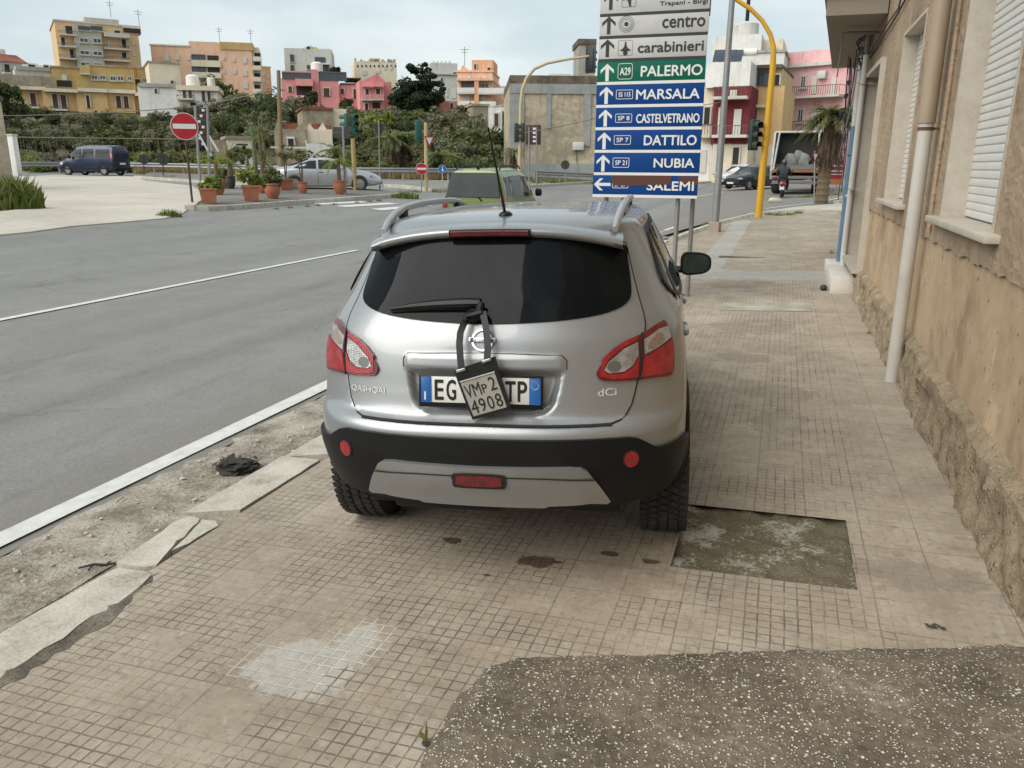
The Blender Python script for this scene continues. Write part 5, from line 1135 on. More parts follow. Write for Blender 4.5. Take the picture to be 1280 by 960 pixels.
# tall business sign seen edge-on from behind with stays
g = G(268, 233); o = thing('sign_tower', 'tall two-post stack of dark panels with slanting stays behind the large no-entry sign', 'road sign', tuple(g)); D = math.hypot(g.x, g.y); rz = math.atan2(-g.x, g.y)
for a, b in (((250, 226), (244, 133)), ((262, 226), (259, 133))):
    mb = MB(); mb.tube([local(*a, g), local(*b, g)], .07, 8); mb.build('post', M_GALV, o)
for a, b in (((264, 195), (248, 167)), ((273, 189), (260, 168))): mb = MB(); mb.tube([local(*a, g), local(*b, g)], .055, 6); mb.build('stay', M_SW, o)
for k in range(7):
    c = local(252.5 + (k % 2) * .6, 138 + 7 * k, g); mb = MB(); mb.rbox(c, (14 / FOC * D, .05, 5.6 / FOC * D), .01, rz=rz); p_ = mb.build('panel', [M_BACK, M_FILM][k % 3 == 1], o)
    q = local(254 - (k % 3) * 2.5, 138 + 7 * k, g); mb = MB(); mb.rbox(q + Matrix.Rotation(rz, 3, 'Z') @ Vector((0, -.035, 0)), (.13, .02, .12), .01, rz=rz); mb.build('reflector', M_SW, p_)
# wooden pole with wires
g = G(351, 238); g = atr(351, 212, 46); g.z = T(g.x, g.y); o = thing('utility_pole', 'bare wooden utility pole rising behind the tail of the silver saloon', 'pole', tuple(g)); e = local(348, 88, g); mb = MB(); mb.tube([(0, 0, -.2), (e.x, e.y, e.z)], [.15, .10], 10); mb.build('post', mat('weathered_wood', (.22, .155, .085), .85, var=.25, scale=12), o)
e1 = local(349, 112, g); mb = MB(); mb.tube([local(341, 108, g), e1, local(356, 113, g)], .05, 6); mb.build('cross_arm', M_GALV, o)
def wire(label, P):
    mb = MB(); pts = []
    for i in range(len(P) - 1):
        a, b = P[i], P[i + 1]
        for k in range(10): t = k / 10; q = a.lerp(b, t); q.z -= 1.2 * t * (1 - t) * (b - a).length / 30; pts.append(q)
    mb.tube(pts + [P[-1]], .022, 4); tag(mb.build('overhead_wire', M_CABLE), label, 'wire')
wire('pale wire sagging from the left edge across the hillside to the wooden pole', [atr(-20, 145, 50), atr(235, 134, 50), atr(349, 110, 46)])
wire('thin dark wire running from the cream signal pole to the direction boards', [atr(655, 166, 46), atr(748, 147, 46), atr(900, 128, 48)])
# poster board near the far palm
g = atr(1044, 246, 38); g.z = T(g.x, g.y) + .1; o = thing('poster_board', 'small red and orange poster board on thin legs beside the shaggy palm', 'poster', tuple(g)); D = 38
a, b = local(1036, 213, g), local(1053.5, 213, g); d = b - a; rz = math.atan2(d.y, d.x); c = (a + b) / 2; hh = 31 / FOC * D; wd = d.length
mb = MB(); mb.rbox(c, (wd, .03, hh), .005, rz=rz); bd = mb.build('board', mat('poster_red', (.33, .03, .045), .6, var=.1), o); R = Matrix.Rotation(rz, 3, 'Z')
for zz, h_, m in ((.40, .13, mat('poster_pale', (.5, .42, .45), .6)), (.16, .06, M_SW), (-.02, .05, M_SW), (-.14, .03, M_SW), (-.40, .20, mat('poster_orange', (.45, .17, .05), .6, var=.25, scale=3))): mb = MB(); mb.box(c + R @ Vector((0, -.022, zz * hh)), (wd * .9, .012, h_ * hh), rz=rz); mb.build('poster_band', m, bd)
for t in (-.4, .4): mb = MB(); mb.tube([c + R @ Vector((t * wd, .03, -.5 * hh)), (c + R @ Vector((t * wd, .03, 0))).xy.to_3d() + Vector((0, 0, -.1))], .02, 6); mb.build('leg', M_BACK, o)
# ------------------------------------------------------------------ other vehicles
def vpaint(name, col, metal=.3, rough=.3):
    return mat(name, col, rough, metal, var=.05, scale=2, coat=.6, dirt=(.20, .17, .13, .25), dscale=2)
M_VGL = mat('vehicle_glass', (.030, .037, .036), .12, var=.75, scale=2.2, spec=.16)
def sec_interp(S, y):
    if y <= S[0][0]: return S[0][1:]
    for a, b in zip(S, S[1:]):
        if y <= b[0]:
            t = (y - a[0]) / (b[0] - a[0]); return [p + (q - p) * t for p, q in zip(a[1:], b[1:])]
    return S[-1][1:]
def body_mesh(S, m, name, root, arches=(), fine=.12):
    """S: stations (y, bottom z, sill half-width, belt z, belt half-width, top z, top half-width), rear to front"""
    ys = []; y = S[0][0]
    keys = [s[0] for s in S]; N = max(8, int((S[-1][0] - S[0][0]) / fine))
    ys = sorted(set([round(S[0][0] + (S[-1][0] - S[0][0]) * i / N, 4) for i in range(N + 1)] + keys))
    rings = []
    for y in ys:
        zb, wl, zs, ws, zt, wt = sec_interp(S, y); zl = zb
        for ax, ar in arches:
            d = abs(y - ax)
            if d < ar: zl = max(zb, .30 + math.sqrt(ar * ar - d * d) * .98)
        h = zs - zb; R = [(0, zb + .02), (wl * .86, zb), (wl * .97, max(zb + .05, min(zl, zs - .1))), (wl, max(zb + h * .30, min(zl + .02, zs - .08))), (wl * 1.01, max(zb + h * .6, min(zl + .04, zs - .05))), ((wl + ws) / 2 * 1.01, zs - h * .12), (ws, zs), (ws + (wt - ws) * .5 + .01, zs + (zt - zs) * .5), (wt + .01, zs + (zt - zs) * .86), (wt * .90, zs + (zt - zs) * .97), (wt * .55, zt + .012), (0, zt + .02)]
        rings.append([(x, y, z) for x, z in R] + [(-x, y, z) for x, z in R[1:-1][::-1]])
    n = len(rings[0]); mb = MB(); mb.add([p for r in rings for p in r], [(i * n + j, i * n + (j + 1) % n, (i + 1) * n + (j + 1) % n, (i + 1) * n + j) for i in range(len(rings) - 1) for j in range(n)] + [tuple(range(n)), tuple(range((len(rings) - 1) * n, len(rings) * n))])
    return mb.build(name, m, root, sharp=38)
def side_x(S, y, z):
    zb, wl, zs, ws, zt, wt = sec_interp(S, y)
    if z <= zs: return wl + (ws - wl) * max(0, (z - zb) / max(.01, zs - zb)) ** 3 + .012
    t = (z - zs) / max(.01, zt - zs)
    return (ws + (wt - ws) * t if t <= .5 else ws + (wt - ws) * .5 + .01 + (wt - ws) * .5 * (t - .5) / .36 * (1 if t < .86 else 1)) + .012
def side_panel(S, poly, m, name, root, s, off=.0, thk=.02):
    vs, fs, nb = fill(poly, .15, .1); V = [(s * (side_x(S, y, z) + off), y, z) for y, z in vs]; W = [(x - s * thk, y, z) for x, y, z in V]
    mb = MB(); mb.add(V, fs); mb.add(V[:nb] + W[:nb], [(i, (i + 1) % nb, nb + (i + 1) % nb, nb + i) for i in range(nb)]); return mb.build(name, m, root, sharp=0)
def vwheel(root, x, y, r, wd=.19, rim=M_ALLOY):
    w = thing('wheel', None, None, (x, y, r)); w.parent = root; R = Matrix.Rotation(pi / 2, 3, 'Y'); s = 1 if x > 0 else -1
    mb = MB(); mb.lathe([(r * .62, -wd * .45), (r * .9, -wd * .5), (r, -wd * .35), (r, wd * .35), (r * .9, wd * .5), (r * .62, wd * .45)], 24, M=R, cap=False); mb.build('tyre', M_TYRE, w)
    mb = MB(); mb.lathe([(r * .64, -wd * .4), (r * .64, wd * .38), (r * .5, wd * .40), (r * .45, wd * .2), (.02, wd * .34)], 20, M=R if s > 0 else Matrix.Rotation(-pi / 2, 3, 'Y'), cap=True)
    for k in range(5): mm = Matrix.Rotation(2 * pi * k / 5, 3, 'X'); mb.box(mm @ Vector((s * wd * .36, 0, r * .34)), (.03, .05, r * .45), M=mm)
    mb.build('rim', rim, w); return w
def quad(root, name, P, m, thk=.012, par=None):
    a, b, c = Vector(P[0]), Vector(P[1]), Vector(P[2]); n = (b - a).cross(c - a).normalized(); mb = MB(); mb.prism([Vector(p) + n * thk / 2 for p in P], -n * thk); return mb.build(name, m, par or root, sharp=0)
# ---- blue van (length 4.2)
def put(label, name, cat, px, py, heading, group=None, sink=0.0, dist=None, tilt=True):
    g = G(px, py) if dist is None else atr(px, py, dist)
    if dist is not None: g.z = T(g.x, g.y) + .02
    return thing(name, label, cat, (g.x, g.y, g.z - sink), heading, group)
def heading_to(px0, py0, px1, py1, d0, d1):
    a, b = atr(px0, py0, d0), atr(px1, py1, d1); return math.atan2(-(b.x - a.x), b.y - a.y)
VN = [(-2.08, .42, .72, 1.0, .76, 1.55, .62), (-2.0, .30, .82, 1.02, .82, 1.76, .68), (-1.6, .24, .84, 1.04, .84, 1.82, .70), (0, .22, .85, 1.04, .85, 1.82, .71), (.55, .22, .85, 1.02, .84, 1.76, .69), (.95, .22, .85, 1.01, .82, 1.42, .70), (1.28, .22, .84, .99, .80, 1.08, .70), (1.75, .24, .80, .88, .70, .93, .55), (2.02, .30, .68, .72, .56, .76, .4), (2.1, .40, .55, .62, .45, .66, .3)]
bvm = mat('van_blue', (.008, .018, .05), .3, .2, var=.06, scale=2, coat=.4)
van = put('dark blue van with glass all round, waiting across the mouth of the pale side street', 'parked_van', 'van', 119, 219.5, 1.68, dist=59)
body_mesh(VN, bvm, 'body', van, ((-1.3, .36), (1.3, .36)))
for s in (1, -1):
    side_panel(VN, [(-1.85, 1.08), (-.85, 1.08), (-.85, 1.58), (-1.80, 1.58)], M_VGL, 'side_window', van, s); side_panel(VN, [(-.72, 1.08), (.05, 1.08), (.05, 1.60), (-.72, 1.60)], M_VGL, 'side_window', van, s); side_panel(VN, [(.16, 1.08), (1.08, 1.06), (.92, 1.30), (.62, 1.56), (.16, 1.60)], M_VGL, 'side_window', van, s)
    side_panel(VN, [(-2.02, .85), (-1.90, .85), (-1.90, 1.40), (-2.0, 1.42)], M_RED, 'tail_lamp', van, s, .01); side_panel(VN, [(1.6, .68), (1.92, .62), (1.88, .76), (1.62, .84)], M_CLEAR, 'headlamp', van, s, .02)
    for y in (-1.3, 1.3): vwheel(van, s * .74, y, .30)
    mb = MB(); mb.rbox((s * .98, .92, 1.12), (.16, .10, .20), .03); mb.build('door_mirror', M_BLACK, van); side_panel(VN, [(-1.95, .40), (1.9, .36), (1.9, .44), (-1.95, .48)], M_BLACK, 'rub_strip', van, s, .012)
quad(van, 'rear_window', [(-.66, -2.07, 1.05), (.66, -2.07, 1.05), (.60, -2.03, 1.60), (-.60, -2.03, 1.60)], M_VGL); quad(van, 'windscreen', [(-.70, 1.28, 1.11), (.70, 1.28, 1.11), (.62, .70, 1.68), (-.62, .70, 1.68)], M_VGL)
quad(van, 'number_plate', [(-.26, -2.10, .66), (.26, -2.10, .66), (.26, -2.09, .78), (-.26, -2.09, .78)], M_PLW); mb = MB(); mb.rbox((0, -2.06, .42), (1.55, .14, .22), .05); mb.build('rear_bumper', M_BLACK, van)
# ---- silver saloon behind the pots, nose to the right
SL = [(-2.30, .42, .60, .72, .52, .82, .35), (-2.22, .32, .76, .88, .70, .98, .55), (-1.75, .24, .86, .92, .80, 1.03, .64), (-1.25, .22, .89, .93, .86, 1.17, .62), (-.75, .20, .90, .92, .87, 1.37, .60), (-.1, .20, .90, .90, .88, 1.42, .60), (.35, .20, .90, .89, .88, 1.34, .60), (.80, .20, .90, .88, .86, 1.10, .64), (1.15, .20, .89, .86, .82, .94, .68), (1.7, .22, .86, .78, .74, .84, .58), (2.1, .26, .78, .66, .62, .73, .45), (2.32, .34, .60, .54, .45, .60, .3), (2.36, .40, .45, .50, .35, .54, .2)]
slp = vpaint('saloon_silver', (.48, .49, .50), .55, .3)
sal = put('silver saloon half hidden by terracotta pots, nose towards the ochre signal pole', 'parked_saloon', 'car', 410, 240, -1.02, dist=37.5)
body_mesh(SL, slp, 'body', sal, ((-1.38, .37), (1.36, .37)), .09)
for s in (1, -1):
    side_panel(SL, [(-1.42, .97), (-.45, .955), (-.45, 1.30), (-.72, 1.29), (-1.1, 1.16)], M_VGL, 'side_window', sal, s, .004); side_panel(SL, [(-.36, .955), (.72, .93), (.35, 1.20), (.05, 1.31), (-.36, 1.325)], M_VGL, 'side_window', sal, s, .004)
    side_panel(SL, [(1.80, .60), (2.16, .54), (2.12, .62), (1.85, .70)], M_VGL, 'headlamp', sal, s, .02); side_panel(SL, [(-2.22, .74), (-1.95, .78), (-1.98, .90), (-2.2, .86)], M_RED, 'tail_lamp', sal, s, .02)
    for y in (-.40, .82): side_panel(SL, [(y, .35), (y + .015, .35), (y + .015, .93), (y, .93)], M_SEAM, 'panel_gap', sal, s, .006)
    for y in (-1.38, 1.36): vwheel(sal, s * .79, y, .33, .21)
    mb = MB(); mb.rbox((s * 1.0, .60, .98), (.18, .12, .13), .04); mb.build('door_mirror', slp, sal)
    mb = MB(); mb.rbox((s * .905, -.25, .80), (.03, .18, .03), .01); mb.build('door_handle', M_SEAM, sal)
quad(sal, 'windscreen', [(-.72, 1.06, .965), (.72, 1.06, .965), (.58, .36, 1.35), (-.58, .36, 1.35)], M_VGL); quad(sal, 'rear_window', [(-.62, -1.62, 1.07), (.62, -1.62, 1.07), (.56, -.78, 1.385), (-.56, -.78, 1.385)], M_VGL)
quad(sal, 'grille', [(-.12, 2.365, .56), (.12, 2.365, .56), (0, 2.40, .28)], M_SEAM, .04); quad(sal, 'air_intake', [(.2, 2.35, .44), (.62, 2.20, .42), (.6, 2.22, .32), (.2, 2.36, .32)], M_SEAM, .03); quad(sal, 'air_intake', [(-.2, 2.35, .44), (-.62, 2.20, .42), (-.6, 2.22, .32), (-.2, 2.36, .32)], M_SEAM, .03)
# ---- green tall hatchback just ahead
GR = [(-1.78, .42, .70, .95, .73, 1.02, .66), (-1.72, .28, .78, .98, .77, 1.22, .66), (-1.58, .22, .80, .98, .80, 1.56, .62), (-1.40, .20, .80, .97, .80, 1.60, .62), (0, .20, .81, .96, .81, 1.62, .62), (.45, .20, .81, .95, .80, 1.55, .61), (.85, .20, .80, .94, .78, 1.26, .64), (1.1, .20, .80, .93, .76, 1.02, .66), (1.55, .24, .76, .82, .66, .87, .5), (1.76, .34, .6, .66, .5, .70, .4)]
gpm = vpaint('hatch_green', (.195, .24, .065), .3, .35)
gg = atr(620, 250, 21.6); grn = thing('moving_hatchback', 'lime green tall hatchback on the road beyond the silver car', 'car', (gg.x, gg.y, T(gg.x, gg.y) + .01), .02)
grn.scale = (1, 1, 1.09)
body_mesh(GR, gpm, 'body', grn, ((-1.2, .33), (1.17, .33)), .10)
for s in (1, -1):
    side_panel(GR, [(-1.50, 1.03), (-1.08, 1.02), (-1.08, 1.44), (-1.44, 1.44)], M_VGL, 'side_window', grn, s); side_panel(GR, [(-1.0, 1.02), (-.15, 1.0), (-.15, 1.47), (-1.0, 1.46)], M_VGL, 'side_window', grn, s); side_panel(GR, [(-.05, 1.0), (.98, .98), (.80, 1.2), (.46, 1.44), (-.05, 1.47)], M_VGL, 'side_window', grn, s)
    mb = MB(); mb.rbox((s * .735, -1.765, .86), (.12, .10, .34), .03); mb.build('tail_lamp', M_RED, grn)
    for y in (-1.2, 1.17): vwheel(grn, s * .71, y, .28, .17)
    mb = MB(); mb.rbox((s * .96, .72, 1.06), (.18, .12, .18), .05); mb.build('door_mirror', M_BLACK, grn)
    mb = MB(); mb.tube([(s * .55, -1.42, 1.60), (s * .56, -1.3, 1.67), (s * .56, .1, 1.69), (s * .55, .3, 1.62)], .02, 6); mb.build('roof_rail', M_BLACK, grn)
rw = quad(grn, 'rear_window', [(-.69, -1.79, 1.0), (.69, -1.79, 1.0), (.58, -1.655, 1.52), (-.58, -1.655, 1.52)], M_VGL, .10)
mb = MB(); mb.tube([(.22, -1.79, .93), (.08, -1.775, 1.06), (-.30, -1.74, 1.10)], [.022, .018, .008], 6); mb.build('rear_wiper', M_BLACK, grn)
mb = MB(); mb.rbox((0, -1.76, .42), (1.5, .14, .26), .05); mb.build('rear_bumper', gpm, grn); quad(grn, 'number_plate', [(-.26, -1.80, .60), (.26, -1.80, .60), (.26, -1.79, .71), (-.26, -1.79, .71)], M_PLW)
mb = MB(); mb.rbox((0, -1.40, 1.645), (.06, .16, .05), .015); mb.build('aerial_base', M_BLACK, grn)
# ---- two cars parked before the red house
WC = [(-2.0, .42, .65, .82, .66, .95, .5), (-1.9, .28, .80, .92, .80, 1.12, .62), (-1.5, .2, .85, .93, .85, 1.42, .6), (-.2, .2, .86, .92, .86, 1.48, .6), (.35, .2, .86, .90, .84, 1.32, .6), (.85, .2, .85, .88, .80, 1.0, .66), (1.6, .24, .8, .78, .7, .85, .5), (2.0, .34, .6, .6, .45, .66, .35)]
def simplecar(o, pm):
    body_mesh(WC, pm, 'body', o, ((-1.25, .35), (1.25, .35)), .14)
    for s in (1, -1):
        side_panel(WC, [(-1.6, .98), (-.5, .97), (-.5, 1.32), (-1.35, 1.32)], M_VGL, 'side_window', o, s); side_panel(WC, [(-.4, .97), (.75, .93), (.3, 1.24), (-.4, 1.34)], M_VGL, 'side_window', o, s)
        for y in (-1.25, 1.25): vwheel(o, s * .76, y, .30)
        mb = MB(); mb.rbox((s * .62, 1.88, .64), (.34, .16, .12), .04); mb.build('headlamp', M_CLEAR, o)
        mb = MB(); mb.rbox((s * .66, -1.93, .84), (.24, .12, .14), .03); mb.build('tail_lamp', M_RED, o)
    quad(o, 'windscreen', [(-.70, .86, .99), (.70, .86, .99), (.58, .34, 1.34), (-.58, .34, 1.34)], M_VGL); quad(o, 'rear_window', [(-.62, -1.9, 1.0), (.62, -1.9, 1.0), (.58, -1.55, 1.36), (-.58, -1.55, 1.36)], M_VGL)
    mb = MB(); mb.rbox((0, 1.98, .36), (1.25, .12, .22), .05); mb.build('grille', M_BLACK, o); quad(o, 'number_plate', [(-.25, 2.05, .34), (.25, 2.05, .34), (.25, 2.05, .44), (-.25, 2.05, .44)], M_PLW, .01)
o = put('white hatchback with a dark front parked before the red house', 'parked_hatchback', 'car', 926, 221, 2.55, dist=60); simplecar(o, vpaint('car_white', (.62, .62, .62), 0., .3))
o = put('black hatchback parked nose out beside the yellow signal pole, next to the white one', 'parked_hatchback', 'car', 940, 226, 2.5, dist=54); simplecar(o, vpaint('car_black', (.02, .022, .026), .2, .25))
# ---- refuse lorry
tk = put('dirty white refuse lorry seen from its open loading end behind the motorcycle', 'refuse_lorry', 'lorry', 992, 237, -.10, dist=45.5)
M_TW = mat('lorry_dirty_white', (.48, .47, .43), .6, var=.2, scale=3, dirt=(.14, .12, .10, .7), dscale=1.5); M_TG = mat('lorry_grey', (.14, .14, .135), .7, var=.3, scale=4); M_TD = mat('hopper_dark', (.03, .028, .026), .85, var=.5, scale=3)
def tb(nm, c, d, m, r=.04, par=None): mb = MB(); mb.rbox(c, d, r); return mb.build(nm, m, par or tk)
tb('chassis', (0, 3.6, .85), (.9, 7.0, .25), M_TD); bd = tb('container', (0, 3.4, 2.05), (2.4, 4.6, 2.1), M_TW, .08)
for k in range(6): tb('container_rib', (1.22, 1.5 + .75 * k, 2.05), (.06, .08, 2.0), M_TG, .01, bd)
tgp = thing('tailgate', None, None); tgp.parent = tk
for s in (1, -1): mb = MB(); mb.prism([(s * 1.24, 1.2, .75), (s * 1.24, -.1, .75), (s * 1.24, -.28, 1.2), (s * 1.24, .25, 3.15), (s * 1.24, 1.2, 3.15)], (-s * .09, 0, 0)); mb.build('tailgate_cheek', M_TW, tgp)
tb('tailgate_roof', (0, .72, 3.14), (2.36, .95, .10), M_TW, .03, tgp); tb('hopper_back', (0, .95, 2.0), (2.3, .1, 2.2), M_TD, .02, tgp); tb('hopper_floor', (0, .35, .86), (2.28, 1.2, .16), M_TG, .03, tgp); tb('hopper_edge', (0, -.22, 1.18), (2.3, .14, .16), mat('rusty_orange', (.22, .09, .04), .7, var=.3), .03, tgp)
mb = MB(); mb.add([(-1.1, -.15, 1.28), (1.1, -.15, 1.28), (1.1, .9, 1.55), (-1.1, .9, 1.55), (-1.1, .9, 2.1), (1.1, .9, 2.1)], [(0, 1, 2, 3), (3, 2, 5, 4)]); mb.build('packer_blade', M_TG, tk)
for x, z, w_, h in ((-.35, 1.72, .55, .6), (.3, 1.75, .5, .62), (0, 1.95, .4, .45)): v, f = blob((x, .75, z), (w_ * .6, .1, h * .6), int(x * 10) + 5, 2, .25); mb = MB(); mb.add(v, f); mb.build('scuffed_plate', mat('scuffed_steel', (.22, .215, .20), .6, .2, var=.4, scale=8), tk)
for s in (1, -1):
    mb = MB(); mb.tube([(s * 1.10, -.25, 1.1), (s * 1.02, .1, 2.4), (s * .98, .3, 3.1)], .05, 8); mb.build('lift_ram', M_TW, tk)
    tb('rear_lamp', (s * .95, -.20, .82), (.30, .1, .14), M_RED, .02); vwheel(tk, s * 1.02, 1.6, .50, .5, M_TG); vwheel(tk, s * 1.02, 2.75, .50, .5, M_TG); vwheel(tk, s * 1.05, 6.2, .50, .32, M_TG)
    tb('mudguard', (s * 1.05, 1.05, .75), (.5, .06, .5), M_TD, .02); tb('mirror', (s * 1.42, 7.1, 2.3), (.2, .1, .5), M_BLACK, .03); tb('footboard', (s * .85, -.36, .55), (.5, .3, .05), M_TG, .01)
tb('rear_bumper', (0, -.15, .62), (2.2, .14, .16), M_TG, .03); cb = tb('cab', (0, 6.5, 1.9), (2.35, 1.7, 2.2), M_TW, .15); tb('cab_window', (1.17, 6.6, 2.35), (.04, 1.0, .7), M_VGL, .02, cb); tb('cab_window', (-1.17, 6.6, 2.35), (.04, 1.0, .7), M_VGL, .02, cb); tb('windscreen', (0, 7.36, 2.35), (2.1, .04, .8), M_VGL, .02, cb); tb('beacon', (.7, .5, 3.25), (.2, .2, .16), M_AMB, .04)
# ---- motorcycle and rider
mo = put('red and white scooter ridden up behind the refuse lorry', 'scooter', 'motorcycle', 977, 242, -.05, dist=42)
def mobx(nm, c, d, m, r=.03): mb = MB(); mb.rbox(c, d, r); return mb.build(nm, m, mo)
M_MR = mat('scooter_red', (.22, .015, .015), .35, coat=.5)
for y in (0, 1.25):
    w_ = thing('wheel', None, None, (0, y, .28)); w_.parent = mo; R = Matrix.Rotation(pi / 2, 3, 'Y'); mb = MB(); mb.lathe([(.17, -.05), (.25, -.06), (.28, -.03), (.28, .03), (.25, .06), (.17, .05)], 20, M=R, cap=False); mb.build('tyre', M_TYRE, w_); mb = MB(); mb.lathe([(.18, -.03), (.18, .03), (.02, .05)], 14, M=R); mb.build('rim', M_ALLOY, w_)
mobx('body', (0, .2, .62), (.30, .75, .32), M_MR, .10); mobx('seat', (0, .25, .80), (.28, .70, .10), M_TYRE, .04); mobx('footboard', (0, .72, .36), (.32, .5, .08), M_TYRE, .02); mobx('leg_shield', (0, 1.02, .68), (.42, .08, .60), M_SW, .04); mobx('tail_lamp', (0, -.18, .66), (.16, .05, .08), M_RED, .02); mobx('number_plate', (0, -.24, .46), (.20, .02, .18), M_SW, .005); mobx('mudguard', (0, -.12, .55), (.12, .3, .06), M_TYRE, .02); mobx('exhaust', (.17, .0, .34), (.09, .5, .10), M_TG, .03)
mb = MB(); mb.tube([(-.34, .86, 1.02), (-.15, 1.0, 1.04), (0, 1.04, 1.0), (.15, 1.0, 1.04), (.34, .86, 1.02)], .018, 6); mb.build('handlebar', M_SEAM, mo)
for s in (1, -1): mb = MB(); mb.tube([(s * .25, .95, 1.03), (s * .34, .93, 1.22)], .01, 5); v, f = blob((s * .36, .93, 1.24), (.06, .02, .045), 1, 1, 0); mb.add(v, f); mb.build('mirror', M_SEAM, mo)
def skinned(name, V, E, R, m, parent, sub=2, root=0):
    me = bpy.data.meshes.new(name); me.from_pydata(V, E, []); o = bpy.data.objects.new(name, me); COL.objects.link(o)
    sk = o.modifiers.new('s', 'SKIN'); sk.use_smooth_shade = True
    for i, r in enumerate(R): me.skin_vertices[0].data[i].radius = (r, r)
    me.skin_vertices[0].data[root].use_root = True
    su = o.modifiers.new('u', 'SUBSURF'); su.levels = sub; su.render_levels = sub
    dg = bpy.context.evaluated_depsgraph_get(); dg.update(); m2 = bpy.data.meshes.new_from_object(o.evaluated_get(dg)); bpy.data.objects.remove(o)
    m2.materials.clear(); m2.materials.append(m); m2.polygons.foreach_set('use_smooth', [True] * len(m2.polygons)); o = bpy.data.objects.new(name, m2); COL.objects.link(o)
    if parent: o.parent = parent
    return o
ri = thing('person', 'rider in dark jacket and helmet sitting on the red and white scooter', 'person', mo.location, -.05)
V = [(0, .22, .92), (0, .24, 1.12), (0, .28, 1.34), (0, .30, 1.47), (0, .33, 1.60), (0, .34, 1.70),
     (-.19, .29, 1.38), (-.30, .48, 1.16), (-.31, .84, 1.05), (.19, .29, 1.38), (.30, .48, 1.16), (.31, .84, 1.05),
     (-.14, .30, .90), (-.20, .66, .84), (-.16, .70, .46), (-.16, .80, .40), (.14, .30, .90), (.20, .66, .84), (.16, .70, .46), (.16, .80, .40)]
E_ = [(0, 1), (1, 2), (2, 3), (3, 4), (4, 5), (2, 6), (6, 7), (7, 8), (2, 9), (9, 10), (10, 11), (0, 12), (12, 13), (13, 14), (14, 15), (0, 16), (16, 17), (17, 18), (18, 19)]
Rr = [.17, .165, .18, .075, .10, .085, .085, .06, .042, .085, .06, .042, .12, .085, .06, .05, .12, .085, .06, .05]
bdy = skinned('body', V, E_, Rr, mat('dark_clothes', (.025, .027, .035), .8, var=.25, scale=15), ri)
mb = MB(); v, f = blob((0, .33, 1.67), (.135, .155, .15), 2, 3, 0); mb.add(v, f); mb.build('helmet', mat('dark_helmet', (.035, .035, .04), .25, coat=.6), ri); mb = MB(); v, f = blob((0, .42, 1.655), (.10, .08, .06), 2, 2, 0); mb.add(v, f); mb.build('visor', M_VGL, ri)
for s in (1, -1):
    for k in range(4):
        mb = MB(); x = s * (.295 + .018 * k); mb.tube([(x, .86, 1.055), (x, .91, 1.04), (x, .90, 1.00), (x, .865, 1.0)], .010, 5); mb.build('glove_finger', M_SEAM, ri)
# ------------------------------------------------------------------ houses on the hill and along the far road
def bm_(name, c, v=.08, d=None):
    """weathered wall paint: patchy tone, rain streaks down the face"""
    s = NT(name); p = s.pos(); a = s.noise(p, .35, 6, .65); b = s.noise(p, 2.4, 5, .65)
    k = s.mix(s.step(s.math('ADD', s.math('MULTIPLY', a, .6), s.math('MULTIPLY', b, .4)), .38, .62), tuple(q * (1 - v) for q in c), tuple(min(.9, q * (1 + v)) for q in c))
    st = s.step(s.noise(s.vmul(p, (1.6, 1.6, .16)), 1.1, 6, .7), .50, .72, 0, .55 if d is None else .75); k = s.mix(st, k, d[:3] if d else (c[0] * .60, c[1] * .57, c[2] * .54))
    k = s.mix(s.step(s.noise(s.vadd(p, (9, 3, 1)), .9, 6, .72), .58, .66, 0, .3), k, tuple(min(.85, q * 1.18) for q in c))
    return s.set(Base_Color=k, Roughness=.92, Specular_IOR_Level=.2)
B = dict(yel=bm_('yellow_plaster', (0.680, 0.460, 0.229)), och=bm_('ochre_plaster', (0.522, 0.368, 0.159)), tan=bm_('tan_plaster', (0.683, 0.474, 0.276)), gry=bm_('grey_tile_cladding', (0.466, 0.433, 0.367)), pea=bm_('peach_plaster', (0.757, 0.493, 0.350)), cre=bm_('cream_plaster', (0.725, 0.637, 0.494)), wht=bm_('white_plaster', (0.712, 0.690, 0.646)), lgr=bm_('light_grey_plaster', (0.547, 0.536, 0.492)), pnk=bm_('pink_plaster', (0.699, 0.303, 0.291)), dpk=bm_('deep_pink_plaster', (0.602, 0.250, 0.250)), cor=bm_('coral_plaster', (0.695, 0.277, 0.244)), ora=bm_('orange_plaster', (0.724, 0.405, 0.240)), sto=bm_('old_stone', (.36, .30, .22), .25), red=bm_('dark_red_plaster', (.17, .035, .038)), ppk=bm_('pale_pink_plaster', (0.736, 0.439, 0.439)), con=bm_('stained_concrete', (0.380, 0.364, 0.325), .2), rof=bm_('red_roof_tiles', (.22, .075, .045), .3), stn=bm_('stained_parapet', (.14, .115, .085), .4), slab=bm_('balcony_concrete', (0.580, 0.536, 0.470)))
M_PANE = mat('window_pane', (.045, .055, .065), .12, var=.35, scale=.8, spec=.7); M_WF = mat('window_frame_pale', (.58, .57, .54), .6); M_SHB = mat('brown_shutter', (.075, .035, .022), .7, var=.2); M_SHW = mat('pale_shutter', (.58, .56, .50), .7, var=.08); M_RAIL = mat('balcony_railing', (.10, .095, .09), .6); M_BLK = mat('recess_shade_dark_door', (.035, .03, .027), .9, var=.3)
M_YLO = mat('lemon_panel', (.65, .62, .02), .6)
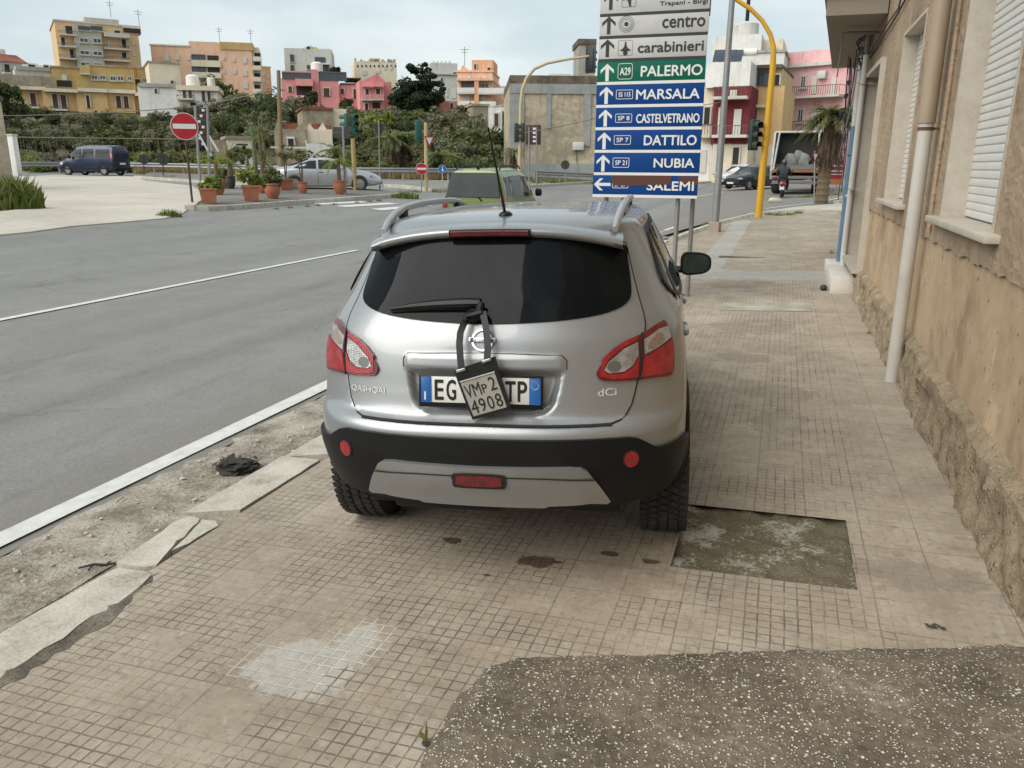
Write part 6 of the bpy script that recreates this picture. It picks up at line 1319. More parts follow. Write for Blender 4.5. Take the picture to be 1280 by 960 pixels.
class Bld:
    def __init__(s, label, name, crop, dist, cx, cy, rot=0., cat='house', z=None):
        s.ox, s.oy, s.sc = crop; px, py = s.P(cx, cy); p = atr(px, py, dist); d = Vector((p.x, p.y)).normalized()
        s.rz = math.atan2(-d.x, d.y) + rot; s.o = thing(name, label, cat, (p.x, p.y, T(p.x, p.y)), s.rz); s.A = Vector((p.x, p.y, 0)); s.n = Vector((-math.sin(s.rz), math.cos(s.rz), 0)); s.x = Vector((math.cos(s.rz), math.sin(s.rz), 0)); s.g = T(p.x, p.y)
        s.low = -1.5
    def P(s, X, Y): return s.ox + X / s.sc, s.oy + Y / s.sc
    def L(s, X, Y):
        d = ray(*s.P(X, Y)); t = (s.A - CAM).dot(s.n) / d.dot(s.n); p = CAM + d * t; return (p - s.A).dot(s.x), p.z - s.g
    def rect(s, q):
        xm, ym = (q[0] + q[2]) / 2, (q[1] + q[3]) / 2
        return s.L(q[0], ym)[0], s.L(q[2], ym)[0], s.L(xm, q[3])[1], s.L(xm, q[1])[1]
    def vol(s, q, m, dep=9., off=0., down=False, part='wall', cap=None):
        x0, x1, z0, z1 = s.rect(q); z0 = s.low if down else z0
        mb = MB(); mb.box(((x0 + x1) / 2, off + dep / 2, (z0 + z1) / 2), (x1 - x0, dep, z1 - z0)); o = mb.build(part, B[m] if isinstance(m, str) else m, s.o, sharp=0)
        if cap: mb = MB(); mb.box(((x0 + x1) / 2, off + dep / 2, z1 + .10), (x1 - x0 + .3, dep + .3, .22)); mb.build('parapet', B[cap], o, sharp=0)
        return o
    def win(s, q, kind='w', off=0.):
        x0, x1, z0, z1 = s.rect(q); c, w_, zc, h = (x0 + x1) / 2, x1 - x0, (z0 + z1) / 2, z1 - z0; mb = MB()
        if kind in 'wg':
            t = min(.09, w_ * .14)
            for a in ((x0 + t / 2, zc, t, h), (x1 - t / 2, zc, t, h), (c, z1 - t / 2, w_ - 2 * t, t), (c, z0 + t / 2, w_ - 2 * t, t), (c, zc, t * .7, h - 2 * t)): mb.box((a[0], off - .06, a[1]), (a[2], .16, a[3]), 0)
            mb.box((c, off - .03, zc), (w_ - t, .08, h - t), 1)
            o = mb.build('window', [M_WF if kind == 'w' else M_RAIL, M_PANE], s.o, sharp=0); sl_ = MB(); sl_.box((c, off - .1, z0 - .07), (w_ + .3, .26, .09)); sl_.build('sill', B['slab'], o, sharp=0); return o
        if kind in 'sd':
            mb.box((c, off - .05, zc), (w_, .14, h)); o = mb.build('shutter' if kind == 's' else 'door', M_SHB if kind == 's' else M_BLK, s.o, sharp=0)
            f = MB(); f.box((x0 - .06, off - .06, zc), (.12, .18, h)); f.box((x1 + .06, off - .06, zc), (.12, .18, h)); f.box((c, off - .06, z1 + .06), (w_ + .24, .18, .12)); f.build('surround', B['slab'], o, sharp=0); return o
        if kind == 'p': mb.box((c, off - .05, zc), (w_, .14, h)); return mb.build('shutter', M_SHW, s.o, sharp=0)
        if kind == 'l': mb.box((c, off - .02, zc), (w_, .06, h)); return mb.build('loggia', M_BLK, s.o, sharp=0)  # flat dark panel paints the shade inside the loggia, no recess behind it
        if kind == 'v':
            mb.box((c, off - .04, zc), (w_, .10, h), 1); k = max(2, int(w_ / 1.1))
            for i in range(k + 1): mb.box((x0 + w_ * i / k, off - .07, zc), (.09, .2, h), 0)
            mb.box((c, off - .075, z1 - .05), (w_ + .12, .22, .16), 0); mb.box((c, off - .075, z0 + .03), (w_ + .1, .19, .1), 0)
            return mb.build('glazed_veranda', [M_RAIL, M_PANE], s.o, sharp=0)
    def bal(s, q, solid=None, dep=1.2, off=0.):
        """balcony: q spans from the top of the railing to the foot of the slab"""
        x0, x1, z0, z1 = s.rect(q); w_ = x1 - x0; c = (x0 + x1) / 2; mb = MB(); mb.box((c, off - dep / 2, z0 + .11), (w_, dep, .22)); o = mb.build('balcony', B['slab'], s.o, sharp=0); r = MB(); h = z1 - z0 - .22
        if solid: r.box((c, off - dep + .05, z0 + .22 + h / 2), (w_, .1, h)); r.box((x0 + .05, off - dep / 2, z0 + .22 + h / 2), (.1, dep - .22, h)); r.box((x1 - .05, off - dep / 2, z0 + .22 + h / 2), (.1, dep - .22, h)); r.build('balcony_front', B[solid], o, sharp=0)
        else:
            k = max(4, int(w_ / .22))
            for i in range(k + 1): r.box((x0 + .03 + (w_ - .06) * i / k, off - dep + .04, z0 + .22 + h / 2), (.035, .035, h))
            r.box((c, off - dep + .04, z1), (w_, .06, .06)); r.box((x0 + .03, off - dep / 2, z1), (.05, dep, .05)); r.box((x1 - .03, off - dep / 2, z1), (.05, dep, .05)); r.build('railing', M_RAIL, o, sharp=0)
    def tank(s, X, Y, r=.6, m=None):
        x, z = s.L(X, Y); mb = MB(); mb.lathe([(r, 0), (r, 1.1), (r * .6, 1.3)], 12, c=(x, 3, z)); mb.build('roof_tank', m or B['lgr'], s.o)
    def mast(s, X, Y, h=2.5):
        x, z = s.L(X, Y); mb = MB(); mb.tube([(x, 2, z), (x, 2, z + h)], .04, 5); mb.tube([(x - .6, 2, z + h * .85), (x + .6, 2, z + h * .85)], .03, 4); mb.tube([(x - .4, 2, z + h * .7), (x + .4, 2, z + h * .7)], .03, 4); mb.build('roof_aerial', M_RAIL, s.o)
CA, CB, CC, CD, CE, CF = (0, 0, 6.4), (170, 30, 7.11), (340, 40, 8.0), (480, 50, 7.11), (340, 130, 6.856), (0, 100, 5.335)
b = Bld('tall tan apartment block with a grey central bay, highest on the left', 'apartment_block', CA, 150, 800, 560, .10, 'apartment block')
b.vol((470, 195, 1125, 700), 'tan', 12, down=True, cap='slab'); b.vol((608, 205, 826, 700), 'gry', 3, -.9, True); b.vol((690, 125, 970, 200), 'gry', 6, 3); b.vol((985, 205, 1125, 270), 'cre', 2, -.2)
for y in (285, 378, 475): b.bal((470, y - 28, 606, y + 6), dep=1.3)
for y in (300, 398, 490): b.bal((828, y - 28, 1030, y + 6), 'slab' if y == 300 else None, 1.3)
for q in ((622, 216, 716, 250), (722, 216, 815, 252)): b.win(q, 'g', -.9)
for q in ((632, 310, 702, 347), (738, 313, 806, 352), (635, 410, 712, 445), (738, 415, 815, 452), (640, 502, 718, 540), (745, 508, 815, 540)): b.win(q, 'w', -.9)
for q in ((525, 210, 600, 272), (985, 228, 1122, 266)): b.win(q, 'l', -.21 if q[0] > 900 else 0)
for q in ((975, 315, 1008, 380), (915, 245, 960, 283), (975, 420, 1010, 465), (490, 300, 520, 368), (560, 395, 590, 462)): b.win(q, 'd')
for q in ((860, 330, 880, 380), (1060, 330, 1080, 360), (1060, 420, 1080, 450)): b.win(q, 'p')
b.mast(900, 125); b.mast(1130, 195)
b = Bld('ochre flat-roofed house with a row of six small windows below the tan tower', 'terrace_house', CA, 133, 800, 700, .05)
b.vol((425, 540, 640, 740), 'och', 8, .6, True, cap='sto'); b.vol((610, 600, 720, 740), 'och', 8, 0, True); b.vol((716, 535, 1078, 740), 'och', 8, 0, True, cap='sto'); b.vol((1070, 545, 1200, 740), 'och', 7, .8, True, cap='sto')
for q in ((730, 600, 782, 640), (795, 602, 846, 640), (878, 607, 930, 648), (938, 607, 990, 648), (1020, 610, 1054, 648)): b.win(q, 'w')
b.win((1085, 630, 1126, 670), 'd', .8); b.win((1145, 620, 1178, 658), 'w', .8); b.win((495, 595, 535, 640), 'p', .6); b.win((455, 640, 575, 690), 'l', .6); b.bal((640, 528, 716, 600), 'och', .8)
b = Bld('long low yellow terrace of brown shutters nearest the hillside trees on the left', 'terrace_house', CF, 116, 560, 190, .0)
b.vol((60, 62, 290, 250), 'yel', 8, .8, True); b.vol((290, 72, 515, 250), 'yel', 8, 0, True); b.vol((515, 70, 720, 250), 'yel', 8, -.6, True); b.vol((720, 80, 900, 250), 'yel', 8, -.3, True); b.vol((900, 95, 1060, 250), 'yel', 8, .4, True)
for q in ((55, 42, 300, 64), (290, 62, 520, 84), (515, 60, 725, 84), (716, 68, 900, 92), (896, 90, 1064, 112)): b.vol(q, 'cre', 9, -1.1 if q[0] > 280 else -.2, part='cornice')
for q in ((202, 85, 238, 178), (352, 95, 385, 187), (408, 100, 442, 190), (775, 108, 806, 185), (826, 110, 856, 186), (940, 115, 965, 178), (983, 120, 1010, 168)): b.win(q, 's', .8 if q[0] < 290 else 0 if q[0] < 515 else -.3 if q[0] < 900 else .4)
b.win((578, 105, 598, 187), 'd', -.6); b.bal((196, 165, 262, 190), dep=1., off=.8); b.bal((345, 180, 450, 208), dep=1.)
b = Bld('white house with a red tiled roof at the left edge of the hill', 'house', CA, 140, 150, 600, .25)
b.vol((-60, 495, 320, 720), 'lgr', 9, 0, True); b.vol((-60, 360, 118, 412), 'wht', 6, 5); b.win((35, 515, 76, 582), 'd'); b.win((10, 378, 50, 404), 'd', 5); b.bal((15, 565, 100, 596)); b.win((45, 605, 85, 640), 'd')
x0, x1, z0, z1 = b.rect((-60, 410, 325, 500)); mb = MB(); xm = b.L(205, 420)[0]; mb.prism([(x0, -.4, z0), (x0, 5, z1), (x0, 9.4, z0)], (xm - x0, 0, 0)); rf = mb.build('roof', B['rof'], b.o); mb = MB(); mb.prism([(xm, -.3, z0), (xm, 5, z1 - .1), (x1, 5, z0 - .02)], (0, 4.2, 0)); mb.build('gable', B['lgr'], b.o)
b = Bld('pale grey house with a roof terrace between the white house and the tan tower', 'house', CA, 136, 290, 620, .1)
b.vol((128, 560, 432, 740), 'lgr', 8, 0, True); b.vol((125, 536, 436, 566), 'con', 8.4, -.2, part='parapet'); b.vol((200, 505, 470, 540), 'wht', 5, 3); b.win((370, 508, 408, 542), 'd', 3); b.win((245, 500, 300, 538), 'l', 3); b.win((190, 600, 230, 640), 'p'); b.win((365, 605, 405, 645), 'p'); b.vol((-40, 625, 410, 740), 'sto', 1.2, -4.5, True, part='terrace_wall')
b = Bld('long peach apartment block with white loggia parapets', 'apartment_block', CB, 155, 620, 600, -.10, 'apartment block')
b.vol((150, 195, 492, 640), 'pea', 11, 0, True, cap='cre'); b.vol((490, 158, 752, 640), 'pea', 11, 0, True); b.vol((748, 172, 1042, 700), 'pea', 11, -.15, True); b.vol((748, 165, 1040, 232), 'och', 11.4, -.3, part='parapet')
for q in ((497, 272, 615, 325), (500, 378, 620, 430)): b.win(q, 'v')
for q in ((634, 280, 747, 330), (637, 385, 752, 432)): b.win(q, 'l')
for q in ((497, 325, 754, 382), (500, 432, 760, 482)): b.vol(q, 'cre', .5, -.5, part='loggia_parapet')
for q in ((950, 300, 985, 352), (950, 410, 990, 462), (955, 515, 995, 575), (860, 300, 880, 340), (865, 405, 890, 445), (768, 290, 790, 322), (772, 402, 795, 440)): b.win(q, 'p', -.15)
for q in ((250, 275, 295, 330), (355, 275, 385, 320), (455, 280, 482, 320)): b.win(q, 'p')
b.vol((1040, 205, 1104, 640), 'cre', 9, .4, True)
for y in (255, 335, 435, 540): b.win((1052, y, 1104, y + 42), 'l', .4); b.bal((1040, y + 38, 1112, y + 80), 'cre', 1., .4)
b.mast(735, 150); b.mast(1018, 165); b.win((335, 180, 380, 200), 'l', 3)
b = Bld('orange slab receding beyond the right end of the peach block', 'apartment_block', CB, 175, 1150, 600, .5, 'apartment block'); b.vol((1100, 385, 1205, 700), 'ora', 10, 0, True, cap='cre')
for y in (430, 490): b.win((1120, y, 1140, y + 30), 'p'); b.win((1160, y + 20, 1178, y + 48), 'p')
b = Bld('cream windowless block in front of the peach apartments', 'house', CB, 128, 265, 600, .1); b.vol((128, 350, 400, 700), 'cre', 8, 0, True, cap='sto'); b.win((310, 505, 332, 525), 'd')
b = Bld('pale two-storey house with two pairs of brown shutters behind the large no-entry sign', 'house', CB, 112, 400, 740, -.12)
b.vol((25, 560, 372, 800), 'wht', 8, 0, True); b.vol((20, 530, 378, 562), 'con', 8.4, -.2, part='parapet'); b.vol((368, 590, 732, 800), 'wht', 8, -.4, True); b.vol((362, 552, 738, 594), 'cre', 8.4, -.8, part='parapet')
for q in ((422, 585, 450, 672), (472, 588, 502, 674), (590, 600, 618, 688), (640, 604, 668, 692)): b.win(q, 's', -.4)
b.bal((375, 640, 520, 682), dep=1.1, off=-.4); b.win((168, 575, 188, 612), 'd'); b.win((490, 700, 535, 745), 'd', -.4); b.tank(480, 530, .8, B['wht']); b.tank(650, 553, .5)
b = Bld('light grey modern block with a lemon yellow roof panel', 'apartment_block', CC, 165, 370, 420, -.08, 'apartment block')
b.vol((130, 165, 600, 560), 'lgr', 10, 0, True); b.vol((390, 128, 440, 172), M_YLO, 3, 3, part='roof_panel')
x0, z0 = b.L(215, 165); x1, z1 = b.L(385, 118); mb = MB(); mb.prism([(x0, 2, z0 - .1), (x1, 2, z0 - .1), (x1, 2, z1)], (0, 6, 0)); mb.build('roof_wedge', B['lgr'], b.o)
for q in ((182, 225, 220, 300), (185, 330, 222, 395), (350, 330, 378, 375), (345, 145, 382, 170)): b.win(q, 'g' if q[1] > 200 else 'l')
b.win((430, 252, 535, 312), 'g'); b.vol((428, 318, 570, 332), 'wht', 1.4, -1.4, part='balcony'); b.win((480, 332, 545, 395), 'g'); b.vol((545, 325, 570, 400), 'stn', .4, -.3, part='dark_panel')
b = Bld('large pink villa with dark glazed verandas along its roof', 'villa', CC, 118, 470, 700, .0)
b.vol((98, 468, 412, 760), 'pnk', 9, 0, True); b.vol((100, 392, 412, 405), 'pnk', 9, -.2); b.win((104, 405, 408, 470), 'v'); b.vol((400, 378, 468, 760), 'dpk', 9, -.5, True); b.vol((465, 488, 672, 760), 'pnk', 9, -.3, True); b.win((470, 402, 742, 490), 'v', -.2); b.vol((668, 528, 862, 780), 'pnk', 8, .3, True); b.vol((740, 455, 890, 465), 'stn', 6, .2, part='pergola'); b.vol((680, 510, 880, 530), 'stn', 6, .3, part='terrace_edge')
b.win((165, 545, 200, 600), 's'); b.win((245, 545, 405, 642), 'l'); b.vol((235, 478, 410, 545), 'pnk', 1.4, -1.2, part='balcony'); b.win((517, 565, 574, 645), 's', -.3); b.win((685, 565, 720, 615), 's', .3); b.win((815, 570, 852, 660), 's', .3); b.bal((240, 640, 410, 660), 'pnk', 1.0); b.tank(450, 378, .8, B['wht']); b.win((300, 685, 370, 760), 'd')
b = Bld('smaller pink house with two tall shuttered balcony doors left of the big pine', 'house', CC, 114, 1000, 760, .12)
b.vol((878, 490, 1122, 800), 'pnk', 8, 0, True); b.vol((1110, 490, 1212, 800), 'dpk', 7, 1.2, True)
x0, z0 = b.L(885, 492); x1, z1 = b.L(1160, 492); zt = b.L(1050, 405)[1]; mb = MB(); mb.prism([(x0, 1.5, z0), (x1, 1.5, z0), ((x0 + x1) / 2 + .6, 1.5, zt)], (0, 5, 0)); mb.build('gable', B['dpk'], b.o)
for q in ((935, 572, 968, 672), (1040, 570, 1080, 670)): b.win(q, 's'); b.bal((q[0] - 40, q[3] - 42, q[2] + 30, q[3] + 18), 'pnk', .9); b.vol((q[0] - 32, q[1] - 28, q[2] + 28, q[1] - 14), 'dpk', .8, -.7, part='hood')
b.win((930, 715, 960, 778), 'd'); b.win((1005, 705, 1080, 765), 'l')
b = Bld('weathered beige block with a broken crenellated roofline', 'apartment_block', CC, 175, 1030, 460, .1, 'apartment block'); b.vol((830, 300, 1250, 620), 'cre', 9, 0, True); rk2 = random.Random(4)
for i in range(14): X = 832 + i * 30; b.vol((X, 292 - rk2.uniform(0, 30) - (30 if i < 1 else 0), X + rk2.uniform(12, 26), 306), 'sto', 2, rk2.uniform(0, 2), part='parapet_stub')
b.vol((985, 258, 1090, 310), 'sto', 4, 2); b.vol((985, 250, 1092, 262), 'cre', 4.6, 1.7)
for q in ((905, 382, 950, 430), (1035, 385, 1075, 412), (1120, 340, 1140, 380), (1180, 345, 1200, 380)): b.win(q, 'p')
for X in range(850, 1240, 42): b.win((X, 330, X + 14, 352), 'l')
b = Bld('bare pale grey block between the big pine and the peach-orange house', 'house', CD, 150, 540, 560, .1); b.vol((415, 205, 655, 620), 'lgr', 9, 0, True); b.vol((430, 300, 650, 312), 'con', .6, -.3, part='ledge')
for i in range(5): X = 440 + i * 36; b.vol((X, 182, X + 16, 207), 'lgr', 1.5, 1, part='parapet_stub')
for q in ((505, 338, 522, 362), (615, 288, 645, 308)): b.win(q, 'd')
for q in ((548, 430, 566, 505), (600, 440, 640, 520)): b.win(q, 'p')
b = Bld('peach-orange house with white balcony railings and a square roof tower', 'house', CD, 118, 830, 620, -.12)
b.vol((658, 285, 965, 680), 'pea', 9, 0, True, cap='pea'); b.vol((768, 165, 962, 290), 'ora', 6, 1.5); b.vol((655, 345, 980, 368), 'pea', 10, -1.2, part='cornice'); b.vol((945, 405, 1112, 680), 'pea', 7, 1.0, True); b.vol((812, 365, 850, 660), 'ora', .8, -1.1, True, part='pier')
x0, z0 = b.L(660, 287); x1, z1 = b.L(770, 287); zt = b.L(700, 212)[1]; mb = MB(); mb.prism([(x0, 1, z0), (x1, 1, z0), ((x0 + x1) / 2 - .4, 1, zt)], (0, 4, 0)); mb.build('gable', B['ora'], b.o)
for q in ((790, 205, 810, 245), (910, 235, 936, 268)): b.win(q, 'd', 1.5)
b.win((690, 378, 805, 445), 'v'); b.win((860, 382, 935, 440), 'w'); b.win((705, 490, 765, 570), 'p'); b.win((858, 500, 900, 560), 'p')
for q in ((660, 430, 815, 486), (850, 432, 1072, 490), (665, 548, 815, 600), (855, 552, 1000, 604)): b.bal(q, 'wht', 1.2)
for X in (745, 760, 842): b.win((X, 320, X + 14, 340), 'p')
b.mast(700, 215)
b = Bld('coral garden wall and shed between the pine and the peach-orange house', 'shed', CD, 108, 570, 600, 0, 'shed'); b.vol((400, 540, 655, 640), 'cor', 4, .4, True); b.vol((484, 450, 540, 640), 'cor', 5, 0, True); b.win((590, 560, 612, 600), 'd', .4)
b = Bld('small sandy stone hut below the peach-orange house', 'hut', CD, 92, 860, 700, .2, 'hut'); b.vol((790, 585, 928, 760), 'sto', 5, 0, True, cap='sto'); b.win((870, 700, 885, 718), 'd')
b = Bld('whitewashed ruin with two brown doors against the grey end wall', 'hut', CD, 84, 1020, 750, -.1, 'hut'); b.vol((928, 600, 1120, 800), 'wht', 6, 0, True)
x0, z0 = b.L(940, 602); x1, z1 = b.L(1118, 602); zt = b.L(1080, 540)[1]; mb = MB(); mb.prism([(x0, 0.02, z0), (x1, 0.02, z0), (x1, .02, zt)], (0, 5, 0)); mb.build('roof_slope', B['con'], b.o)
b.win((983, 655, 1018, 757), 's'); b.win((1060, 642, 1110, 750), 's'); b.vol((1040, 625, 1052, 760), 'wht', .5, -.5, True, part='pier')
b = Bld('roofless stone farmhouse with red inner gables behind the silver saloon', 'ruin', CE, 72, 260, 360, 0, 'ruin')
b.vol((22, 215, 290, 420), 'sto', 5, 0, True); b.vol((285, 215, 520, 420), 'cre', 5, .3, True)
def gab(X0, X1, Xm, Y0, Y1, m, off):
    a, z0 = b.L(X0, Y0); c, _ = b.L(X1, Y0); k, z1 = b.L(Xm, Y1); mb = MB(); mb.prism([(a, off, z0), (c, off, z0), (k, off, z1)], (0, .5, 0)); mb.build('gable', B[m], b.o)
gab(20, 105, 40, 216, 150, 'sto', .1); gab(195, 290, 262, 216, 155, 'sto', .1); gab(290, 360, 318, 216, 160, 'cre', .4); gab(395, 470, 435, 216, 155, 'cre', .4); gab(460, 520, 505, 216, 235, 'cre', .4)
b.vol((100, 152, 225, 216), 'rof', .6, 3, part='inner_wall'); b.vol((345, 155, 425, 216), 'rof', .6, 3, part='inner_wall'); b.vol((455, 170, 520, 216), 'rof', .6, 3, part='inner_wall'); b.win((138, 298, 186, 355), 'd'); b.vol((126, 280, 194, 298), 'wht', .3, -.2, part='lintel'); b.vol((290, 310, 300, 390), 'wht', .4, -.4, True, part='gatepost'); b.vol((0, 372, 300, 386), 'wht', .3, -3, part='beam'); b.vol((300, 345, 520, 440), 'wht', .6, -2, True, part='yard_wall')
b = Bld('brown rubble barn rising behind the roofless farmhouse', 'ruin', CE, 84, 400, 190, .1, 'ruin'); b.vol((262, 50, 516, 260), 'sto', 6, 0, True, cap='rof'); b.vol((516, 40, 645, 260), 'cre', 6, .3, True)
b = Bld('small cream hut with a tree beside it, seen over the guard rail', 'hut', (200, 130, 6.4), 66, 640, 470, .1, 'hut'); b.vol((548, 280, 742, 520), 'cre', 4, 0, True, cap='sto'); b.vol((425, 285, 550, 520), 'sto', 4, 1, True); b.win((610, 318, 700, 330), 'l'); b.vol((606, 425, 746, 520), 'wht', .5, -1.2, True, part='yard_wall')
# grey end wall
CG = (630, 20, 4.364); b = Bld('big grey and beige end wall with a dark stained parapet behind the cream signal pole', 'warehouse', CG, 66, 300, 850, .10, 'warehouse')
M_INF = bm_('rubble_infill', (.43, .36, .26), .3, (.22, .18, .13, .6)); M_CONC = bm_('bare_concrete', (.31, .31, .295), .12)
b.vol((32, 340, 640, 900), M_INF, 14, 0, True); b.vol((30, 372, 645, 425), M_CONC, .3, -.12, part='concrete_beam'); b.vol((32, 326, 650, 375), 'stn', 14.2, -.10, part='parapet')
for q in ((30, 425, 108, 900), (230, 420, 256, 612), (432, 420, 472, 710)): b.vol(q, M_CONC, .3, -.10, q[0] == 30, part='concrete_pier')
b.vol((34, 805, 640, 900), M_CONC, .4, -.2, True, part='concrete_foot'); b.vol((460, 62, 560, 330), 'con', 4, 6); b.vol((300, 245, 440, 330), 'wht', 5, 9); b.vol((456, 60, 566, 95), 'stn', 4.2, 5.9, part='parapet')
x, z = b.L(402, 710); mb = MB(); mb.rbox((x, -.25, z), (.85, .35, .6), .03); ac = mb.build('air_conditioner', M_WF, b.o); mb = MB(); mb.tube([(x - .1, -.1, z - .3), (x, -.1, z - 2)], .03, 6); mb.build('drain_hose', M_RAIL, b.o)
# ---- right-hand row
CH = (860, 0, 3.2)
b = Bld('dark red house with white balconies between cream neighbours, behind the parked hatchbacks', 'townhouse', CH, 70, 170, 690, -.15)
b.vol((98, 345, 246, 578), 'red', 9, 0); b.vol((96, 575, 236, 700), 'cre', 9, 0, True); b.vol((72, 248, 248, 348), 'wht', 9, .1, part='parapet')
for q in ((120, 430, 142, 545), (182, 437, 212, 546)): b.win(q, 'p')
b.bal((108, 352, 244, 400), dep=1.1); b.bal((104, 505, 242, 552), dep=1.1); b.win((168, 360, 196, 388), 'p'); b.win((100, 588, 126, 695), 'p'); b.win((180, 590, 204, 655), 'd')
for i in range(4): x, z = b.L(92 + 26 * i, 245); mb = MB(); mb.prism([(x, .6, z), (x + .75, .6, z), (x + .75, 1.4, z + 1.0), (x, 1.4, z + 1.0)], (0, .06, .02)); mb.build('solar_panel', mat('solar_panel', (.03, .04, .06), .25, coat=.4), b.o)
x, z = b.L(100, 205); mb = MB(); mb.tube([(x, 1.6, z), (x + 3.2, 1.6, z)], .28, 12); mb.build('roof_boiler', B['wht'], b.o)
b = Bld('narrow cream house half hidden by the direction boards', 'townhouse', CH, 71, 60, 690, -.15); b.vol((-40, 340, 96, 720), 'cre', 9, 0, True, cap='con'); b.win((66, 430, 88, 498), 'd'); b.bal((50, 500, 96, 552), dep=.9); b.vol((-40, 575, 96, 720), 'wht', .4, -.2, True, part='ground_floor'); b.win((50, 600, 74, 690), 'p', -.2); b.win((0, 430, 25, 500), 'p')
b = Bld('yellow house with a brown glazed attic beside the dark red house', 'townhouse', CH, 74, 310, 660, -.12); b.vol((246, 345, 372, 700), 'yel', 9, 0, True); b.vol((244, 270, 376, 345), 'tan', 9, 0); b.vol((242, 262, 380, 276), 'stn', 10, -.6, part='eaves'); b.win((252, 286, 332, 342), 'v'); b.win((253, 443, 276, 490), 'd'); b.vol((248, 420, 310, 432), 'cre', .8, -.7, part='hood'); b.vol((234, 580, 372, 700), 'cre', .4, -.2, True, part='ground_floor'); b.win((232, 605, 266, 642), 'd', -.2); b.win((340, 300, 366, 340), 'd')
b = Bld('white upper block with roof tanks standing behind the dark red house', 'townhouse', CH, 84, 220, 500, -.1); b.vol((80, 135, 275, 560), 'wht', 8, 1, True); b.vol((190, 212, 372, 560), 'wht', 8, 0, True, cap='con'); b.vol((270, 140, 372, 212), 'cre', 6, 3); b.tank(175, 136, .9); b.tank(222, 128, 1.1); b.win((322, 180, 345, 210), 'd', 3); x, z = b.L(217, 95); mb = MB(); mb.tube([(x, 4, z - 3), (x, 4, z + 5)], .18, 8); mb.build('flue', M_SEAM, b.o)
b = Bld('pale pink three-storey house with railed balconies beyond the refuse lorry', 'townhouse', CH, 88, 470, 690, -.42)
b.vol((368, 235, 622, 720), 'ppk', 10, 0, True); b.vol((366, 200, 624, 240), 'ppk', 10, .3, part='parapet'); b.vol((364, 252, 628, 266), 'slab', 1., -.5, part='cornice')
for q in ((395, 298, 417, 374), (495, 305, 515, 376), (573, 312, 592, 376), (383, 428, 405, 515), (495, 430, 516, 515)): b.win(q, 'p')
for q in ((452, 303, 473, 352), (440, 435, 463, 490), (560, 435, 582, 490)): b.win(q, 'w')
b.bal((376, 348, 625, 394), dep=1.2); b.bal((362, 486, 625, 532), dep=1.2); b.win((400, 560, 430, 680), 'd'); b.win((520, 560, 560, 680), 'p'); x, z = b.L(541, 300); mb = MB(); mb.rbox((x, -.3, z), (.8, .4, .7), .04); mb.build('air_conditioner', M_WF, b.o)
b = Bld('pale yellow house at the far end of the street behind the shaggy palm', 'townhouse', CH, 110, 640, 690, -.3); b.vol((600, 300, 760, 720), 'cre', 9, 0, True, cap='con'); b.win((625, 420, 650, 500), 'p'); b.win((625, 560, 650, 660), 'd')
# ---- old wall at the left edge
g = G(4, 238); o = thing('garden_wall', 'end of an old peeling beige wall at the left edge above the clump of grass', 'wall', tuple(g), math.atan2(-g.x, g.y) - .05); mb = MB(); dd = math.hypot(g.x, g.y)
M_OLDW = m_stucco('peeling_wall', (.40, .32, .23), (.50, .42, .32), (.22, .17, .12), 6, .01)
hh = 92 / FOC * dd; xr = atr(18, 238, dd); lx = (xr.xy - g.xy).length * .92
mb.rbox((lx - 4, .6, hh / 2 - .3), (8, 1.2, hh + .3), .03); mb.build('wall', M_OLDW, o); mb = MB(); mb.rbox((lx - 4, .6, hh - .05), (8.15, 1.35, .12), .03); mb.build('coping', B['stn'], o)
g = atr(20.5, 207, 58); g.z = T(g.x, g.y); o = thing('white_post', 'plain white post at the end of the guard rail by the old wall', 'post', tuple(g)); mb = MB(); mb.rbox((0, 0, 1.0), (.42, .35, 2.7), .02); mb.build('post', B['wht'], o); mb = MB(); mb.rbox((0, 0, 2.38), (.5, .43, .1), .02); mb.build('cap', B['slab'], o)
# ---- guard rail
def rail(label, P, kn):
    pts = []
    for (a, b_) in zip(P, P[1:]):
        n = max(1, int((b_ - a).length / 2.0)); pts += [a.lerp(b_, i / n) for i in range(n)]
    pts.append(P[-1]); o = thing('guard_rail', label, 'guard rail', tuple(pts[0])); q = [p - pts[0] for p in pts]; mb = MB()
    prof = [(0, .0), (-.045, .04), (-.045, .09), (0, .13), (0, .18), (-.045, .22), (-.045, .27), (0, .31)]
    V = []
    for i, p in enumerate(q):
        d = (q[min(i + 1, len(q) - 1)] - q[max(i - 1, 0)]); nr = Vector((d.y, -d.x, 0)).normalized(); nr = nr if (pts[i] + nr).xy.length < pts[i].xy.length else -nr
        V += [p + nr * (-a + .06) + Vector((0, 0, .44 + z)) for a, z in prof]
    k = len(prof); mb.add(V, [(i * k + j, i * k + j + 1, (i + 1) * k + j + 1, (i + 1) * k + j) for i in range(len(q) - 1) for j in range(k - 1)]); mb.build('rail', M_GALV, o, sharp=50)
    for p in q: mb = MB(); mb.box((p.x, p.y, p.z + .25), (.08, .1, .8)); mb.build('post', M_GALV, o)
def gr(px, dist): p = atr(px, 210, dist); p.z = T(p.x, p.y); return p
rail('long grey guard rail running below the hillside from the white post past the saloon', [gr(26, 63), gr(120, 64), gr(230, 61), gr(330, 56), gr(445, 52), gr(560, 53), gr(640, 56)], 0)
rail('short grey guard rail before the grey end wall, right of the lime green hatchback', [gr(668, 56), gr(700, 57), gr(752, 59)], 0)
